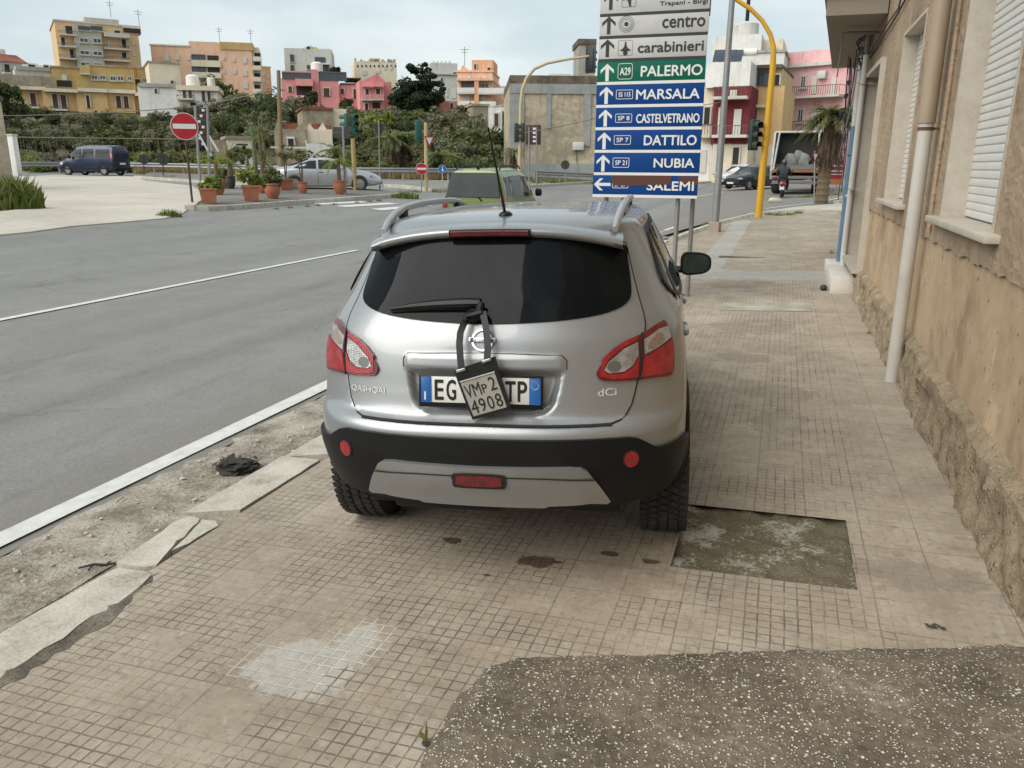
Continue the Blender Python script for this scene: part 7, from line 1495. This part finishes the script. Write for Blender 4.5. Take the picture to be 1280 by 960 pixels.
# ---- pipe-framed garden fence
o = thing('garden_fence', 'rusty pipe frame with many thin uprights along the hillside garden on the left', 'fence', tuple(gr(18, 67))); base = Vector(o.location)
mb = MB(); mb.tube([atr(px, 171.5 + (px - 18) * .012, 67) - base for px in range(18, 250, 12)], .04, 6); mb.build('top_rail', mat('pale_rust', (.28, .22, .15), .8, var=.3), o); rf = random.Random(2)
for i in range(24):
    px = 22 + i * 9.6 + rf.uniform(-3, 3); a = atr(px, 172, 67) - base; mb = MB(); mb.tube([(a.x, a.y, a.z + .05), (a.x + rf.uniform(-.1, .1), a.y, a.z - 2.7)], .024, 5); mb.build('upright', B['stn'], o)
# ------------------------------------------------------------------ plants
def m_leaf(name, a, b, c):
    s = NT(name); g = s.n('NewGeometry'); r = g.outputs['Random Per Island']
    col = s.ramp(r, [(0, a), (.5, b), (1, c)]); col = s.mix(s.step(s.noise(s.obj(), 1.3, 3), .35, .65, 0, .45), col, a)
    s.set(Base_Color=col, Roughness=.75, Specular_IOR_Level=.2); t = s.n('BsdfTranslucent'); s.put(t.inputs[0], col); q = s.n('MixShader'); q.inputs[0].default_value = .42
    s.t.links.new(s.b.outputs[0], q.inputs[1]); s.t.links.new(t.outputs[0], q.inputs[2]); s.t.links.new(q.outputs[0], s.o.inputs[0]); return s.m
ML = dict(olive=m_leaf('olive_leaf', (0.123, 0.132, 0.072), (0.231, 0.228, 0.135), (0.380, 0.349, 0.225)), dark=m_leaf('dark_leaf', (0.053, 0.069, 0.030), (0.103, 0.125, 0.050), (0.177, 0.198, 0.074)), green=m_leaf('green_leaf', (0.092, 0.109, 0.041), (0.166, 0.184, 0.071), (0.275, 0.280, 0.119)), lime=m_leaf('lime_leaf', (0.136, 0.178, 0.034), (0.232, 0.285, 0.059), (0.388, 0.392, 0.120)), pine=m_leaf('pine_needles', (0.022, 0.033, 0.019), (0.042, 0.062, 0.030), (0.073, 0.092, 0.041)), palm=m_leaf('palm_leaf', (0.109, 0.145, 0.047), (0.195, 0.232, 0.084), (0.347, 0.330, 0.149)), skirt=m_leaf('dead_frond', (0.074, 0.052, 0.036), (0.149, 0.105, 0.072), (0.249, 0.183, 0.127)), dry=m_leaf('dry_leaf', (0.217, 0.139, 0.070), (0.372, 0.256, 0.132), (0.400, 0.388, 0.217)), grass=m_leaf('grass_blade', (0.093, 0.132, 0.031), (0.186, 0.232, 0.054), (0.372, 0.341, 0.139)), scrub=m_leaf('dry_scrub', (0.109, 0.093, 0.070), (0.202, 0.171, 0.132), (0.295, 0.256, 0.202)))
M_BARK = mat('bark', (.13, .10, .075), .9, var=.3, scale=10); M_PTR = mat('palm_trunk', (.16, .115, .07), .9, var=.35, scale=14)
def crown(name, m, blobs, n, size, seed, up=.3):
    """many small leaf cards clumped through the crown's volume"""
    r = random.Random(seed); mb = MB(); tot = sum(b[3] * b[4] * b[5] for b in blobs) if blobs else 1
    sub = []
    for (x, y, z, rx, ry, rz) in blobs:
        k = max(4, int(9 * (rx * ry * rz / tot) * len(blobs)))
        for _ in range(k):
            while True:
                p = Vector((r.uniform(-1, 1), r.uniform(-1, 1), r.uniform(-1, 1)))
                if .35 < p.length < 1: break
            q = r.uniform(.22, .5); sub.append((x + p.x * rx, y + p.y * ry, z + p.z * rz, rx * q, ry * q, rz * q))
    for _ in range(n):
        x, y, z, rx, ry, rz = r.choice(sub)
        d = Vector((r.gauss(0, 1), r.gauss(0, 1), r.gauss(0, 1))).normalized(); k = r.uniform(.5, 1.0) ** .5
        c = Vector((x + d.x * rx * k, y + d.y * ry * k, z + d.z * rz * k)); s = size * r.uniform(.6, 1.35)
        nn = (d + Vector((r.uniform(-1, 1), r.uniform(-1, 1), r.uniform(-1, 1))) * .8 + Vector((0, 0, up))).normalized(); t = nn.orthogonal().normalized(); t = Matrix.Rotation(r.uniform(0, 6.3), 3, nn) @ t; u = nn.cross(t)
        a = s * .5; b2 = s * r.uniform(.2, .42)
        mb.add([c - t * a, c + u * b2, c + t * a, c - u * b2], [(0, 1, 2, 3)])
    me = bpy.data.meshes.new(name); me.from_pydata(mb.v, [], mb.f); me.materials.append(m); me.update(); return me
def trunkmesh(name, h, r0, m, seed, limbs=4, spread=1.0):
    r = random.Random(seed); mb = MB(); lean = Vector((r.uniform(-.12, .12), r.uniform(-.12, .12), 0)) * h
    mb.tube([(0, 0, -.3), lean * .4 + Vector((0, 0, h * .5)), lean + Vector((0, 0, h))], [r0, r0 * .75, r0 * .5], 7)
    for i in range(limbs):
        a = 2 * pi * i / limbs + r.uniform(-.4, .4); s0 = lean * .7 + Vector((0, 0, h * r.uniform(.55, .85))); e = s0 + Vector((math.cos(a) * spread, math.sin(a) * spread, h * r.uniform(.3, .6))); mb.tube([s0, s0.lerp(e, .5) + Vector((0, 0, .1)), e], [r0 * .45, r0 * .3, r0 * .15], 5)
    me = bpy.data.meshes.new(name); me.from_pydata(mb.v, [], mb.f); me.materials.append(m); me.polygons.foreach_set('use_smooth', [True] * len(me.polygons)); me.update(); return me
def link(name, me, parent=None):
    o = bpy.data.objects.new(name, me); COL.objects.link(o)
    if parent: o.parent = parent
    return o
PROT = {}
def proto(k, fn): 
    PROT[k] = fn
rb = random.Random(21)
def roundcrown(R, H, seed, flat=.8):
    r = random.Random(seed); return [(r.uniform(-.5, .5) * R, r.uniform(-.5, .5) * R, H + r.uniform(-.25, .35) * R, R * r.uniform(.45, .7), R * r.uniform(.45, .7), R * flat * r.uniform(.4, .65)) for _ in range(6)]
OL = [(crown('crown', ML['olive'], roundcrown(2.3, 2.5, 10 + i), 1700, .34, i), trunkmesh('trunk', 1.9, .20, M_BARK, i, 4, 1.2)) for i in range(4)]
DK = [(crown('crown', ML['dark'], roundcrown(2.2, 2.6, 30 + i, .95), 1600, .34, 40 + i), trunkmesh('trunk', 2.0, .18, M_BARK, 50 + i, 4, 1.1)) for i in range(3)]
GN = [(crown('crown', ML['green'], roundcrown(1.8, 2.0, 60 + i, .85), 1300, .32, 70 + i), trunkmesh('trunk', 1.5, .12, M_BARK, 80 + i, 4, .9)) for i in range(3)]
BU = [(crown('foliage', ML['lime' if i == 2 else 'green'], [(0, 0, .6, 1.2, 1.2, .7), (.7, .2, .5, .8, .8, .6), (-.7, -.1, .5, .8, .9, .55)], 800, .26, 90 + i), trunkmesh('stem', .6, .06, M_BARK, 95 + i, 3, .5)) for i in range(3)]
SC = [(crown('foliage', ML['scrub'], [(0, 0, .6, 1.4, 1.2, .6), (.9, .2, .4, .9, .8, .5), (-.9, -.1, .5, .8, .9, .5)], 800, .26, 97 + i, .6), trunkmesh('stem', .5, .05, M_BARK, 99 + i, 3, .5)) for i in range(2)]
def plant(name, label, cat, group, pair, loc, s, rz, sz=None, parts=('crown', 'trunk')):
    o = thing(name, label, cat, loc, rz, group); o.scale = (s, s, sz or s); c = link(parts[0], pair[0], o); t = link(parts[1], pair[1], o); return o
KINDS_ = {'olive': (OL, 'olive_tree', 'silvery grey-green olive tree among the trees of the hillside', 'tree', 'olive trees on the hillside', 2.3), 'dark': (DK, 'evergreen_tree', 'dark rounded evergreen tree among the trees of the hillside', 'tree', 'evergreens on the hillside', 2.2), 'green': (GN, 'orchard_tree', 'fresh green low orchard tree on the lower hillside', 'tree', 'orchard trees below the houses', 1.8)}
def at_r(px, dist): p = atr(px, 200, dist); p.z = T(p.x, p.y); return p
def top_for(px, py, dist): return atr(px, py, dist).z
def tree(kind, px, dist, pytop, seed):
    r = random.Random(seed); P, nm, lb, ct, gr_, R = KINDS_[kind]; p = at_r(px, dist); want = max(1.6, top_for(px, pytop, dist) - p.z); pr = P[seed % len(P)]
    h0 = max(v.co.z for v in pr[0].vertices); sz = want / h0; s = max(.5, min(1.7, sz * r.uniform(.95, 1.3)))
    plant(nm, lb, ct, gr_, pr, tuple(p), s, r.uniform(0, 6.3), sz)
rt = random.Random(77); k = 0
# rows up the hillside: (distance, crown-top line in the photograph by px, kinds)
ROWS_T = [(104, [(-20, 128), (60, 150), (130, 146), (215, 140), (300, 118), (350, 112)], ('dark', 'olive'), 15, -20, 352),
          (98, [(-20, 138), (60, 152), (150, 150), (230, 148), (330, 126), (350, 128)], ('olive', 'olive', 'dark'), 15, -15, 352),
          (88, [(-20, 150), (60, 160), (150, 154), (250, 150), (300, 140), (350, 140)], ('olive', 'dark', 'olive'), 16, -12, 350),
          (76, [(-20, 160), (100, 166), (200, 162), (300, 158), (350, 160)], ('olive', 'dark', 'green'), 19, -10, 330),
          (100, [(355, 120), (440, 135), (520, 134), (560, 138), (600, 138)], ('dark', 'olive'), 16, 356, 606),
          (92, [(430, 142), (480, 134), (560, 137), (610, 140)], ('olive', 'green', 'olive'), 16, 440, 610),
          (82, [(450, 150), (520, 146), (600, 150), (625, 156)], ('olive', 'olive', 'dark'), 17, 450, 632),
          (72, [(440, 160), (520, 158), (560, 158), (632, 163)], ('olive', 'green'), 18, 445, 634),
          (63, [(380, 184), (450, 178), (560, 176), (632, 180)], ('olive', 'green', 'dark', 'olive'), 21, 392, 634)]
def lerpline(L, x):
    for (a, ya), (b, yb) in zip(L, L[1:]):
        if x <= b: return ya + (yb - ya) * max(0, (x - a)) / (b - a)
    return L[-1][1]
for dist, line, kinds, stepx, x0, x1 in ROWS_T:
    x = x0
    while x < x1:
        px = x + rt.uniform(-4, 4); skip = (356 < px < 432 and dist > 60 and dist < 86) or (280 < px < 318 and dist < 70)
        if not skip: tree(rt.choice(kinds), px, dist + rt.uniform(-3, 3), lerpline(line, px) + rt.uniform(-5, 6), k)
        k += 1; x += stepx * rt.choice((.8, 1.0, 1.25, 1.7))
# lone trees with a character of their own
p = at_r(523, 106); want = top_for(520, 74, 106) - p.z
pb = [(0, 0, .78, .20, .19, .16), (-.02, 0, .66, .27, .25, .13), (.10, 0, .70, .22, .22, .10), (-.14, 0, .54, .28, .28, .12), (.14, 0, .52, .34, .28, .10), (0, .05, .40, .36, .34, .12), (.22, 0, .42, .24, .24, .08), (-.18, .0, .36, .26, .28, .12), (.05, 0, .27, .32, .3, .10), (.18, 0, .25, .20, .2, .07), (.03, 0, .87, .14, .14, .09), (-.20, 0, .62, .18, .18, .12), (.24, 0, .60, .20, .2, .12), (-.06, 0, .46, .4, .36, .14), (-.28, 0, .44, .16, .2, .09)]
pbs = [tuple(q * want for q in b_) for b_ in pb]; me = crown('crown', ML['pine'], pbs, 15000, .34, 5, .3)
o = thing('pine_tree', 'big dark pine towering between the small pink house and the pale grey block', 'tree', tuple(p)); link('crown', me, o); link('trunk', trunkmesh('trunk', want * .55, .32, M_BARK, 4, 6, 1.6), o)
def special(label, name, kind, px, dist, pytop, wid, seed, n=2600):
    p = at_r(px, dist); want = top_for(px, pytop, dist) - p.z; R = wid / FOC * dist / 2
    bl_ = [(random.Random(seed + i).uniform(-.5, .5) * R, random.Random(seed + 9 + i).uniform(-.4, .4) * R, want - R * random.Random(seed + 5 + i).uniform(.35, .8), R * .55, R * .5, R * .45) for i in range(7)]
    o = thing(name, label, 'tree', tuple(p)); link('crown', crown('crown', ML[kind], bl_, n, .36, seed), o); link('trunk', trunkmesh('trunk', max(.8, want - R), .22, M_BARK, seed, 5, R * .5), o)
special('broad dark tree before the right half of the peach apartment block', 'evergreen_tree', 'dark', 281, 120, 97, 52, 31)
special('dark ragged tree at the left edge above the old beige wall', 'evergreen_tree', 'dark', 8, 75, 100, 66, 33, 3200)
special('flat-topped umbrella pine beside the light grey modern block', 'pine_tree', 'pine', 426, 150, 84, 20, 35, 900)
special('round dark tree before the left wing of the large pink villa', 'evergreen_tree', 'dark', 394, 105, 115, 22, 41, 1200)
special('small round tree between the pink villa and the smaller pink house', 'evergreen_tree', 'dark', 438, 104, 124, 26, 43, 1200)
special('green bushy tree left of the sandy stone hut', 'orchard_tree', 'green', 578, 96, 132, 34, 47, 1600)
special('yellow-green broad tree below the smaller pink house', 'orchard_tree', 'lime', 472, 84, 142, 50, 51, 2600)
special('small dark tree beside the cream hut over the guard rail', 'evergreen_tree', 'green', 302, 62, 184, 26, 53, 900)
special('low spreading fruit tree by the corner of the grey end wall', 'orchard_tree', 'green', 612, 66, 181, 30, 57, 1000)
# bushes and scrub along the foot of the hill
for i in range(26):
    px = 26 + i * 9.5 + rt.uniform(-4, 4); d = rt.uniform(65, 69) if px < 330 else rt.uniform(58, 62); p = at_r(px, d)
    if 60 < px < 112: plant('scrub_bush', 'dry grey scrub bush behind the guard rail near the old wall', 'bush', 'dry scrub on the left verge', SC[i % 2], tuple(p), rt.uniform(.8, 1.2), rt.uniform(0, 6), None, ('foliage', 'stem'))
    else: plant('bush', 'small leafy bush in the garden behind the guard rail', 'bush', 'bushes behind the guard rail', BU[i % 3], tuple(p), rt.uniform(.7, 1.15), rt.uniform(0, 6), None, ('foliage', 'stem'))
for i in range(20):
    px = 395 + i * 12 + rt.uniform(-5, 5); d = rt.uniform(56, 60); p = at_r(px, d); plant('bush', 'small leafy bush in the garden behind the guard rail', 'bush', 'bushes behind the guard rail', BU[i % 2], tuple(p), rt.uniform(.7, 1.2), rt.uniform(0, 6), None, ('foliage', 'stem'))
# palms
def frond(mb, base, a, L, rise, droop, wd, n=7, leaf=True):
    P = []
    for i in range(n + 1):
        t = i / n; P.append(Vector(base) + Vector((math.cos(a) * L * t, math.sin(a) * L * t, rise * t - droop * t * t)))
    for i in range(n):
        d = (P[i + 1] - P[i]).normalized(); s = d.cross(Vector((0, 0, 1))).normalized(); w_ = wd * math.sin(pi * (.12 + .8 * (i + .5) / n))
        for sg_ in (1, -1):
            mb.add([P[i], P[i].lerp(P[i + 1], .45), P[i].lerp(P[i + 1], .9) + s * sg_ * w_ - Vector((0, 0, w_ * .45))], [(0, 1, 2)]); mb.add([P[i].lerp(P[i + 1], .5), P[i].lerp(P[i + 1], .95), P[i + 1].lerp(P[i + 1] + d, .2) + s * sg_ * w_ * .9 - Vector((0, 0, w_ * .45))], [(0, 1, 2)])
def palm(label, p, h, L, seed, skirt=True, m='palm', r0=.2, lean=0., nf=34, hang=26):
    r = random.Random(seed); o = thing('palm_tree', label, 'palm', tuple(p)); top = Vector((lean, 0, h))
    mb = MB(); mb.tube([(0, 0, -.3), (lean * .3, 0, h * .5), top], [r0 * 1.2, r0, r0 * .9], 9)
    for i in range(int(h / .25)): z = .25 * i; t = z / h; mb.lathe([(r0 * 1.15 - .04 * t, 0), (r0 * 1.3 - .04 * t, .10), (r0 * 1.08 - .04 * t, .2)], 8, c=(lean * t * .8, 0, z), cap=False)
    mb.build('trunk', M_PTR, o); mb = MB()
    for i in range(nf): frond(mb, top, r.uniform(0, 6.3), L * r.uniform(.75, 1.1), L * r.uniform(-.1, .75), L * r.uniform(.35, .75), L * .17)
    c = mb.build('crown', ML[m], o, sharp=0, recalc=False)
    if skirt:
        mb = MB()
        for i in range(hang): frond(mb, top - Vector((0, 0, r.uniform(.0, h * .25))), r.uniform(0, 6.3), L * r.uniform(.25, .5), -L * r.uniform(.1, .3), L * r.uniform(.5, 1.0), L * .12, 5)
        mb.build('dead_fronds', ML['skirt'], o, sharp=0, recalc=False)
for px, d, pyt, L, lb, s_ in ((489, 57, 168, 1.7, 'fan palm with a shaggy trunk, leftmost of the row behind the guard rail', 1), (507, 58, 166, 1.8, 'tall fan palm, middle one of the row behind the guard rail', 2), (552, 56, 190, 1.7, 'short fan palm just right of the cream pole with the yield sign', 3), (420, 55, 184, 1.6, 'bushy low palm rising above the bonnet of the silver saloon', 4), (641, 60, 186, 1.0, 'slender young palm at the foot of the grey end wall', 6)):
    p = at_r(px, d); palm(lb, p, max(.8, top_for(px, pyt, d) - p.z - L * .15), L, s_, True, 'palm', .17)
p = atr(1027, 246, 36.5); p.z = T(p.x, p.y) + .05; palm('shaggy palm with a thick skirt of brown dead fronds beyond the yellow signal pole', p, 3.5, 1.25, 9, True, 'green', .22, .10, 90, 170)
# ---- pots on the traffic island
M_TER = mat('terracotta', (.36, .125, .07), .75, var=.15, scale=6, dirt=(.45, .28, .20, .4), dscale=4); M_TERD = mat('dark_plastic_pot', (.035, .035, .035), .6, var=.2); M_EARTH = mat('potting_soil', (.05, .04, .03), .95)
def pot(px, py, wpx, hpx, label, kind, shape='square', m=None, ppx=18, seed=0):
    d = G(px, py); p = Vector((d.x, d.y, T(d.x, d.y) + .135)); D = p.xy.length; p = atr(px, py, D * .985); p.z = T(p.x, p.y) + .13; D = p.xy.length
    w_, h = wpx / FOC * D, hpx / FOC * D; H = ppx / FOC * D; o = thing('potted_plant', label, 'potted plant', tuple(p), math.atan2(-p.x, p.y) + rt.uniform(-.3, .3)); mb = MB(); r = w_ / 2
    if shape == 'square': k = 2 ** .5; mb.lathe([(r * .72 * k, 0), (r * .92 * k, h * .86), (r * 1.0 * k, h * .87), (r * 1.0 * k, h), (r * .9 * k, h), (r * .88 * k, h * .9)], 4, M=Matrix.Rotation(pi / 4, 3, 'Z'), cap=True)
    else: mb.lathe([(r * .55, 0), (r * .82, h * .25), (r * .97, h * .6), (r * .88, h * .86), (r * 1.0, h * .9), (r * 1.0, h), (r * .88, h), (r * .85, h * .9)], 20)
    mb.build('pot', m or M_TER, o, sharp=30); mb = MB(); mb.lathe([(r * .8, h * .9), (.01, h * .92)], 12, cap=False); mb.build('soil', M_EARTH, o); z = h * .92
    if kind == 'bush': link('foliage', crown('foliage', ML['lime' if seed % 2 else 'green'], [(0, 0, z + H * .4, w_ * .62, w_ * .55, H * .5), (w_ * .3, 0, z + H * .25, w_ * .4, w_ * .4, H * .35)], 520, .16, seed, .8), o)
    if kind == 'cycad':
        mb = MB(); r_ = random.Random(seed); mb2 = MB(); mb2.tube([(0, 0, z - .1), (0, 0, z + H * .55)], [.09, .07], 7); mb2.build('stem', M_PTR, o)
        for i in range(22): frond(mb, (0, 0, z + H * .55), r_.uniform(0, 6.3), H * r_.uniform(.4, .62), H * r_.uniform(.1, .5), H * r_.uniform(.25, .5), H * .10)
        mb.build('foliage', ML['lime'], o, sharp=0, recalc=False)
    if kind == 'yucca':
        mb = MB(); r_ = random.Random(seed); mb2 = MB()
        for (dx, hh) in ((0, .78), (w_ * .22, .45)):
            mb2.tube([(dx * .4, 0, z - .1), (dx, 0, z + H * hh)], [.08, .06], 7)
            for i in range(44): frond(mb, (dx, 0, z + H * (hh - .10 * r_.random())), r_.uniform(0, 6.3), .62 * r_.uniform(.7, 1.1), .62 * r_.uniform(-.5, .8), .3 * r_.random(), .05, 4)
        mb2.build('stem', M_PTR, o); mb.build('foliage', ML['palm'], o, sharp=0, recalc=False)
    if kind == 'cactus':
        mb = MB()
        for (dx, hh, x2) in ((0, 1.0, -.05), (.35, .72, .38), (-.3, .5, -.32)): mb.tube([(dx * .5, 0, z - .1), (dx, 0, z + H * hh * .6), (x2, 0, z + H * hh)], [.10, .09, .05], 6)
        mb.build('foliage', mat('cactus_green', (.10, .125, .07), .7, var=.25), o)
    if kind == 'bare':
        mb = MB(); r_ = random.Random(seed)
        for i in range(3): mb.tube([(0, 0, z - .1), (r_.uniform(-.1, .1), 0, z + H * .5), (r_.uniform(-.2, .2), 0, z + H * .85)], [.03, .022, .012], 5)
        mb.build('stem', M_BARK, o); link('foliage', crown('foliage', ML['green'], [(0, 0, z + H * .9, .45, .4, .28)], 160, .16, seed, .3), o)
pot(262, 257.5, 20, 17, 'square terracotta pot with sparse leaves, nearest the large no-entry sign', 'bush', ppx=18, seed=3)
pot(273, 247, 17, 15, 'terracotta pot with a pale drooping cycad just behind the square pot nearest the sign', 'cycad', 'round', ppx=40, seed=4)
pot(289, 239, 12, 14, 'black plastic pot with a spiky yucca, the only black pot on the island', 'yucca', 'round', M_TERD, 38, 5)
pot(280, 238.5, 11, 11, 'small terracotta pot touching the black pot, with a leafy shrub', 'bush', 'round', ppx=14, seed=6)
pot(315, 254.5, 21, 18, 'large square terracotta pot with a spreading yellow-green shrub', 'bush', ppx=24, seed=7)
pot(341.5, 251, 19, 17, 'round-bellied terracotta pot with a bushy shrub beside the large square one', 'bush', 'round', ppx=26, seed=8)
pot(330, 245, 15, 12, 'terracotta pot with a very tall yucca rising behind the round-bellied pot', 'yucca', 'round', ppx=80, seed=9)
pot(322, 243, 12, 11, 'terracotta pot of tall bare cactus columns behind the large square pot', 'cactus', ppx=62, seed=10)
pot(358, 241, 17, 13, 'terracotta pot with thin bare stems at the tail of the silver saloon', 'bare', ppx=34, seed=11)
pot(379, 244.5, 12, 13, 'small round terracotta pot with one bare stem before the saloon door', 'bare', 'round', ppx=36, seed=12)
pot(425, 245.5, 15, 16, 'terracotta pot of branching stems before the front wheel of the saloon', 'cycad', 'round', ppx=40, seed=13)
# ---- weeds
def tuft(label, px, py, wpx, hpx, n, seed, m='grass', group=None, p=None, dist=None):
    r = random.Random(seed); p = p or G(px, py); D = p.xy.length; W, H = wpx / FOC * D, hpx / FOC * D; mb = MB()
    for i in range(n):
        a = r.uniform(0, 6.3); q = r.random() ** .6; x, y = math.cos(a) * q * W / 2, math.sin(a) * q * W / 2 * .6; h = H * r.uniform(.35, 1.0) * (1 - .5 * q * q); dx, dy = r.uniform(-.5, .5) * h, r.uniform(-.5, .5) * h; w_ = max(.004, H * .035) * r.uniform(.6, 1.3)
        mb.add([(x - w_, y, 0), (x + w_, y, 0), (x + dx * .35 + w_ * .8, y + dy * .35, h * .6), (x + dx, y + dy, h), (x + dx * .35 - w_ * .8, y + dy * .35, h * .6)], [(0, 1, 2, 3, 4)])
    o = link('grass_tuft', bpy.data.meshes.new('grass_tuft')); o.data.from_pydata(mb.v, [], mb.f); o.data.materials.append(ML[m]); o.location = (p.x, p.y, p.z - .02); o.rotation_euler.z = math.atan2(-p.x, p.y); tag(o, label, 'weeds', group); return o
tuft('big clump of tall grass at the foot of the old beige wall', 14, 262, 62, 42, 900, 1)
tuft('low grass clump at the tip of the island kerb left of the large no-entry sign', 212, 271, 28, 12, 260, 2)
tuft('grass clump beneath the triangle sign post at the island corner', 506, 248, 36, 13, 260, 3); 
for i, px in enumerate((345, 362, 385, 398, 418, 446, 462, 474)): tuft('small weed tuft sprouting along the kerb of the traffic island', px, lerpline([(300, 265), (400, 257.5), (500, 249.5)], px), 8, 5, 50, 20 + i, 'grass', 'weeds along the island kerb')
for i, px in enumerate((520, 545, 560, 590, 610)): tuft('small weed tuft on the verge under the small no-entry sign', px, 240.5, 14, 6, 60, 40 + i, 'grass', 'weeds on the far verge')
for i, px in enumerate((195, 208, 216)): tuft('weed tuft by the two dark round sign backs', px, 223.5, 10, 6, 60, 50 + i, 'grass', 'weeds by the sign backs')
for i, px in enumerate((650, 672, 690, 705, 722, 738)): tuft('weed tuft before the short guard rail', px, 229, 16, 7, 70, 60 + i, 'grass', 'weeds at the short guard rail')
tuft('grass clump in the gutter left of the grey lamp post', 884, 284, 16, 9, 160, 70); tuft('grass tuft at the pavement edge left of the yellow signal pole foot', 934, 271, 14, 6, 100, 71)
for i, (px, py) in enumerate(((962, 269), (973, 269.5), (986, 269), (998, 267))): tuft('low weeds on the pavement end right of the yellow signal pole', px, py, 13, 6, 90, 72 + i, 'grass', 'weeds right of the yellow pole')
for i, (px, py) in enumerate(((968, 250), (1006, 247), (1018, 246), (1030, 245), (1044, 244))): tuft('weeds on the grassy kerb under the shaggy palm', px, py, 18, 5, 120, 80 + i, 'grass', 'weeds under the shaggy palm')
for i, yv in enumerate((9.0, 12.9, 15.2, 17.5)): p = Vector((.98 if yv < 11 else 1.02, yv, .03)); tuft('wisp of weed at the foot of the wall beyond the drainpipe', 0, 0, 8, 8, 14, 90 + i, 'green', 'weeds at the wall foot', p)
# dry grass strip behind the rail is one mass
r = random.Random(6); mb = MB()
for i in range(2600):
    px = r.uniform(165, 300) if i % 2 else r.uniform(420, 640); d = r.uniform(62, 65) if i % 2 else r.uniform(54.5, 58); p = at_r(px, d); h = r.uniform(.3, .8); mb.add([(p.x - .05, p.y, p.z), (p.x + .05, p.y, p.z), (p.x + r.uniform(-.2, .2), p.y, p.z + h)], [(0, 1, 2)])
o = link('dry_grass', bpy.data.meshes.new('dry_grass')); o.data.from_pydata(mb.v, [], mb.f); o.data.materials.append(ML['dry']); tag(o, 'strip of dry brown grass behind the guard rail', 'grass', None, 'stuff')
# ---- litter on the pavement and in the gutter
g = G(296, 587); v, f = blob((0, 0, .03), (.13, .10, .045), 7, 3, .25); mb = MB(); mb.add(v, f)
r = random.Random(3)
for i in range(70): a = r.uniform(0, 6.3); q = r.uniform(.02, .14); c = Vector((math.cos(a) * q, math.sin(a) * q * .8, .03 + r.uniform(0, .05))); t = Vector((r.uniform(-1, 1), r.uniform(-1, 1), r.uniform(-.3, .5))).normalized() * .04; u = Vector((-t.y, t.x, r.uniform(-.02, .02))) * .4; mb.add([c - t, c + u, c + t, c - u], [(0, 1, 2, 3)])
o = mb.build('debris_clump', mat('charred_clump', (.045, .04, .034), .95, var=.4, scale=30), sharp=25); o.location = (g.x, g.y, -.118); tag(o, 'dark crumpled clump of debris lying in the gutter near the kerb', 'litter')
g = G(123, 706); mb = MB(); mb.tube([(-.07, -.05, .012), (-.02, -.01, .02), (.03, .015, .014), (.08, .05, .02)], [.004, .007, .006, .003], 5); mb.tube([(-.02, -.01, .02), (-.01, -.05, .012)], .004, 5); mb.tube([(.03, .015, .015), (.02, .05, .012)], .004, 5); o = mb.build('twig', mat('black_twig', (.025, .022, .02), .8)); o.location = (g.x, g.y, -.115); tag(o, 'short forked black twig lying in the gutter at the lower left', 'twig')
g = G(533, 930); o = thing('seedling', 'tiny green seedling growing at the corner of the speckled ramp', 'plant', (g.x, g.y, .03 * g.x)); mb = MB()
for (dx, dy, hh, w_) in ((-.022, .0, .05, .012), (-.002, .01, .075, .006), (.008, -.01, .03, .008)): mb.add([(0, 0, 0), (dx * .5 - w_, dy * .5, hh * .5), (dx, dy, hh), (dx * .5 + w_, dy * .5, hh * .55)], [(0, 1, 2, 3)])
mb.build('leaf', ML['green'], o, sharp=0); v, f = blob((.0, -.005, .004), (.018, .014, .010), 2, 1, .3); mb = MB(); mb.add(v, f); mb.build('root_clump', M_EARTH, o)
g = G(1168, 786); mb = MB(); r = random.Random(9)
for i in range(7): c = Vector((r.uniform(-.035, .035), r.uniform(-.01, .01), .006 + r.uniform(0, .008))); t = Vector((r.uniform(.6, 1), r.uniform(-.5, .5), r.uniform(-.2, .3))) * .014; u = Vector((-t.y, t.x, .006)) * .5; mb.add([c - t, c + u, c + t, c - u], [(0, 1, 2, 3)])
o = mb.build('dead_leaf', M_EARTH, sharp=0); o.location = (g.x, g.y, .03 * g.x + .003); tag(o, 'curled dead black leaf on the tiles just above the speckled ramp', 'leaf')
g = G(1155, 545); mb = MB(); v, f = blob((0, 0, .02), (.025, .03, .025), 3, 1, .3); mb.add(v, f); o = mb.build('pebble', M_PLINTH); o.location = (g.x, g.y, .03 * g.x); tag(o, 'grey-green pebble lodged at the foot of the crumbling wall base', 'stone')
g = G(440, 1); g = G(968, 253); mb = MB(); v, f = blob((0, 0, .08), (.30, .22, .14), 5, 2, .12); mb.add(v, f); o = mb.build('boulder', M_KERB); o.location = (g.x, g.y, g.z); tag(o, 'smooth pale boulder in the weeds right of the yellow signal pole', 'stone')
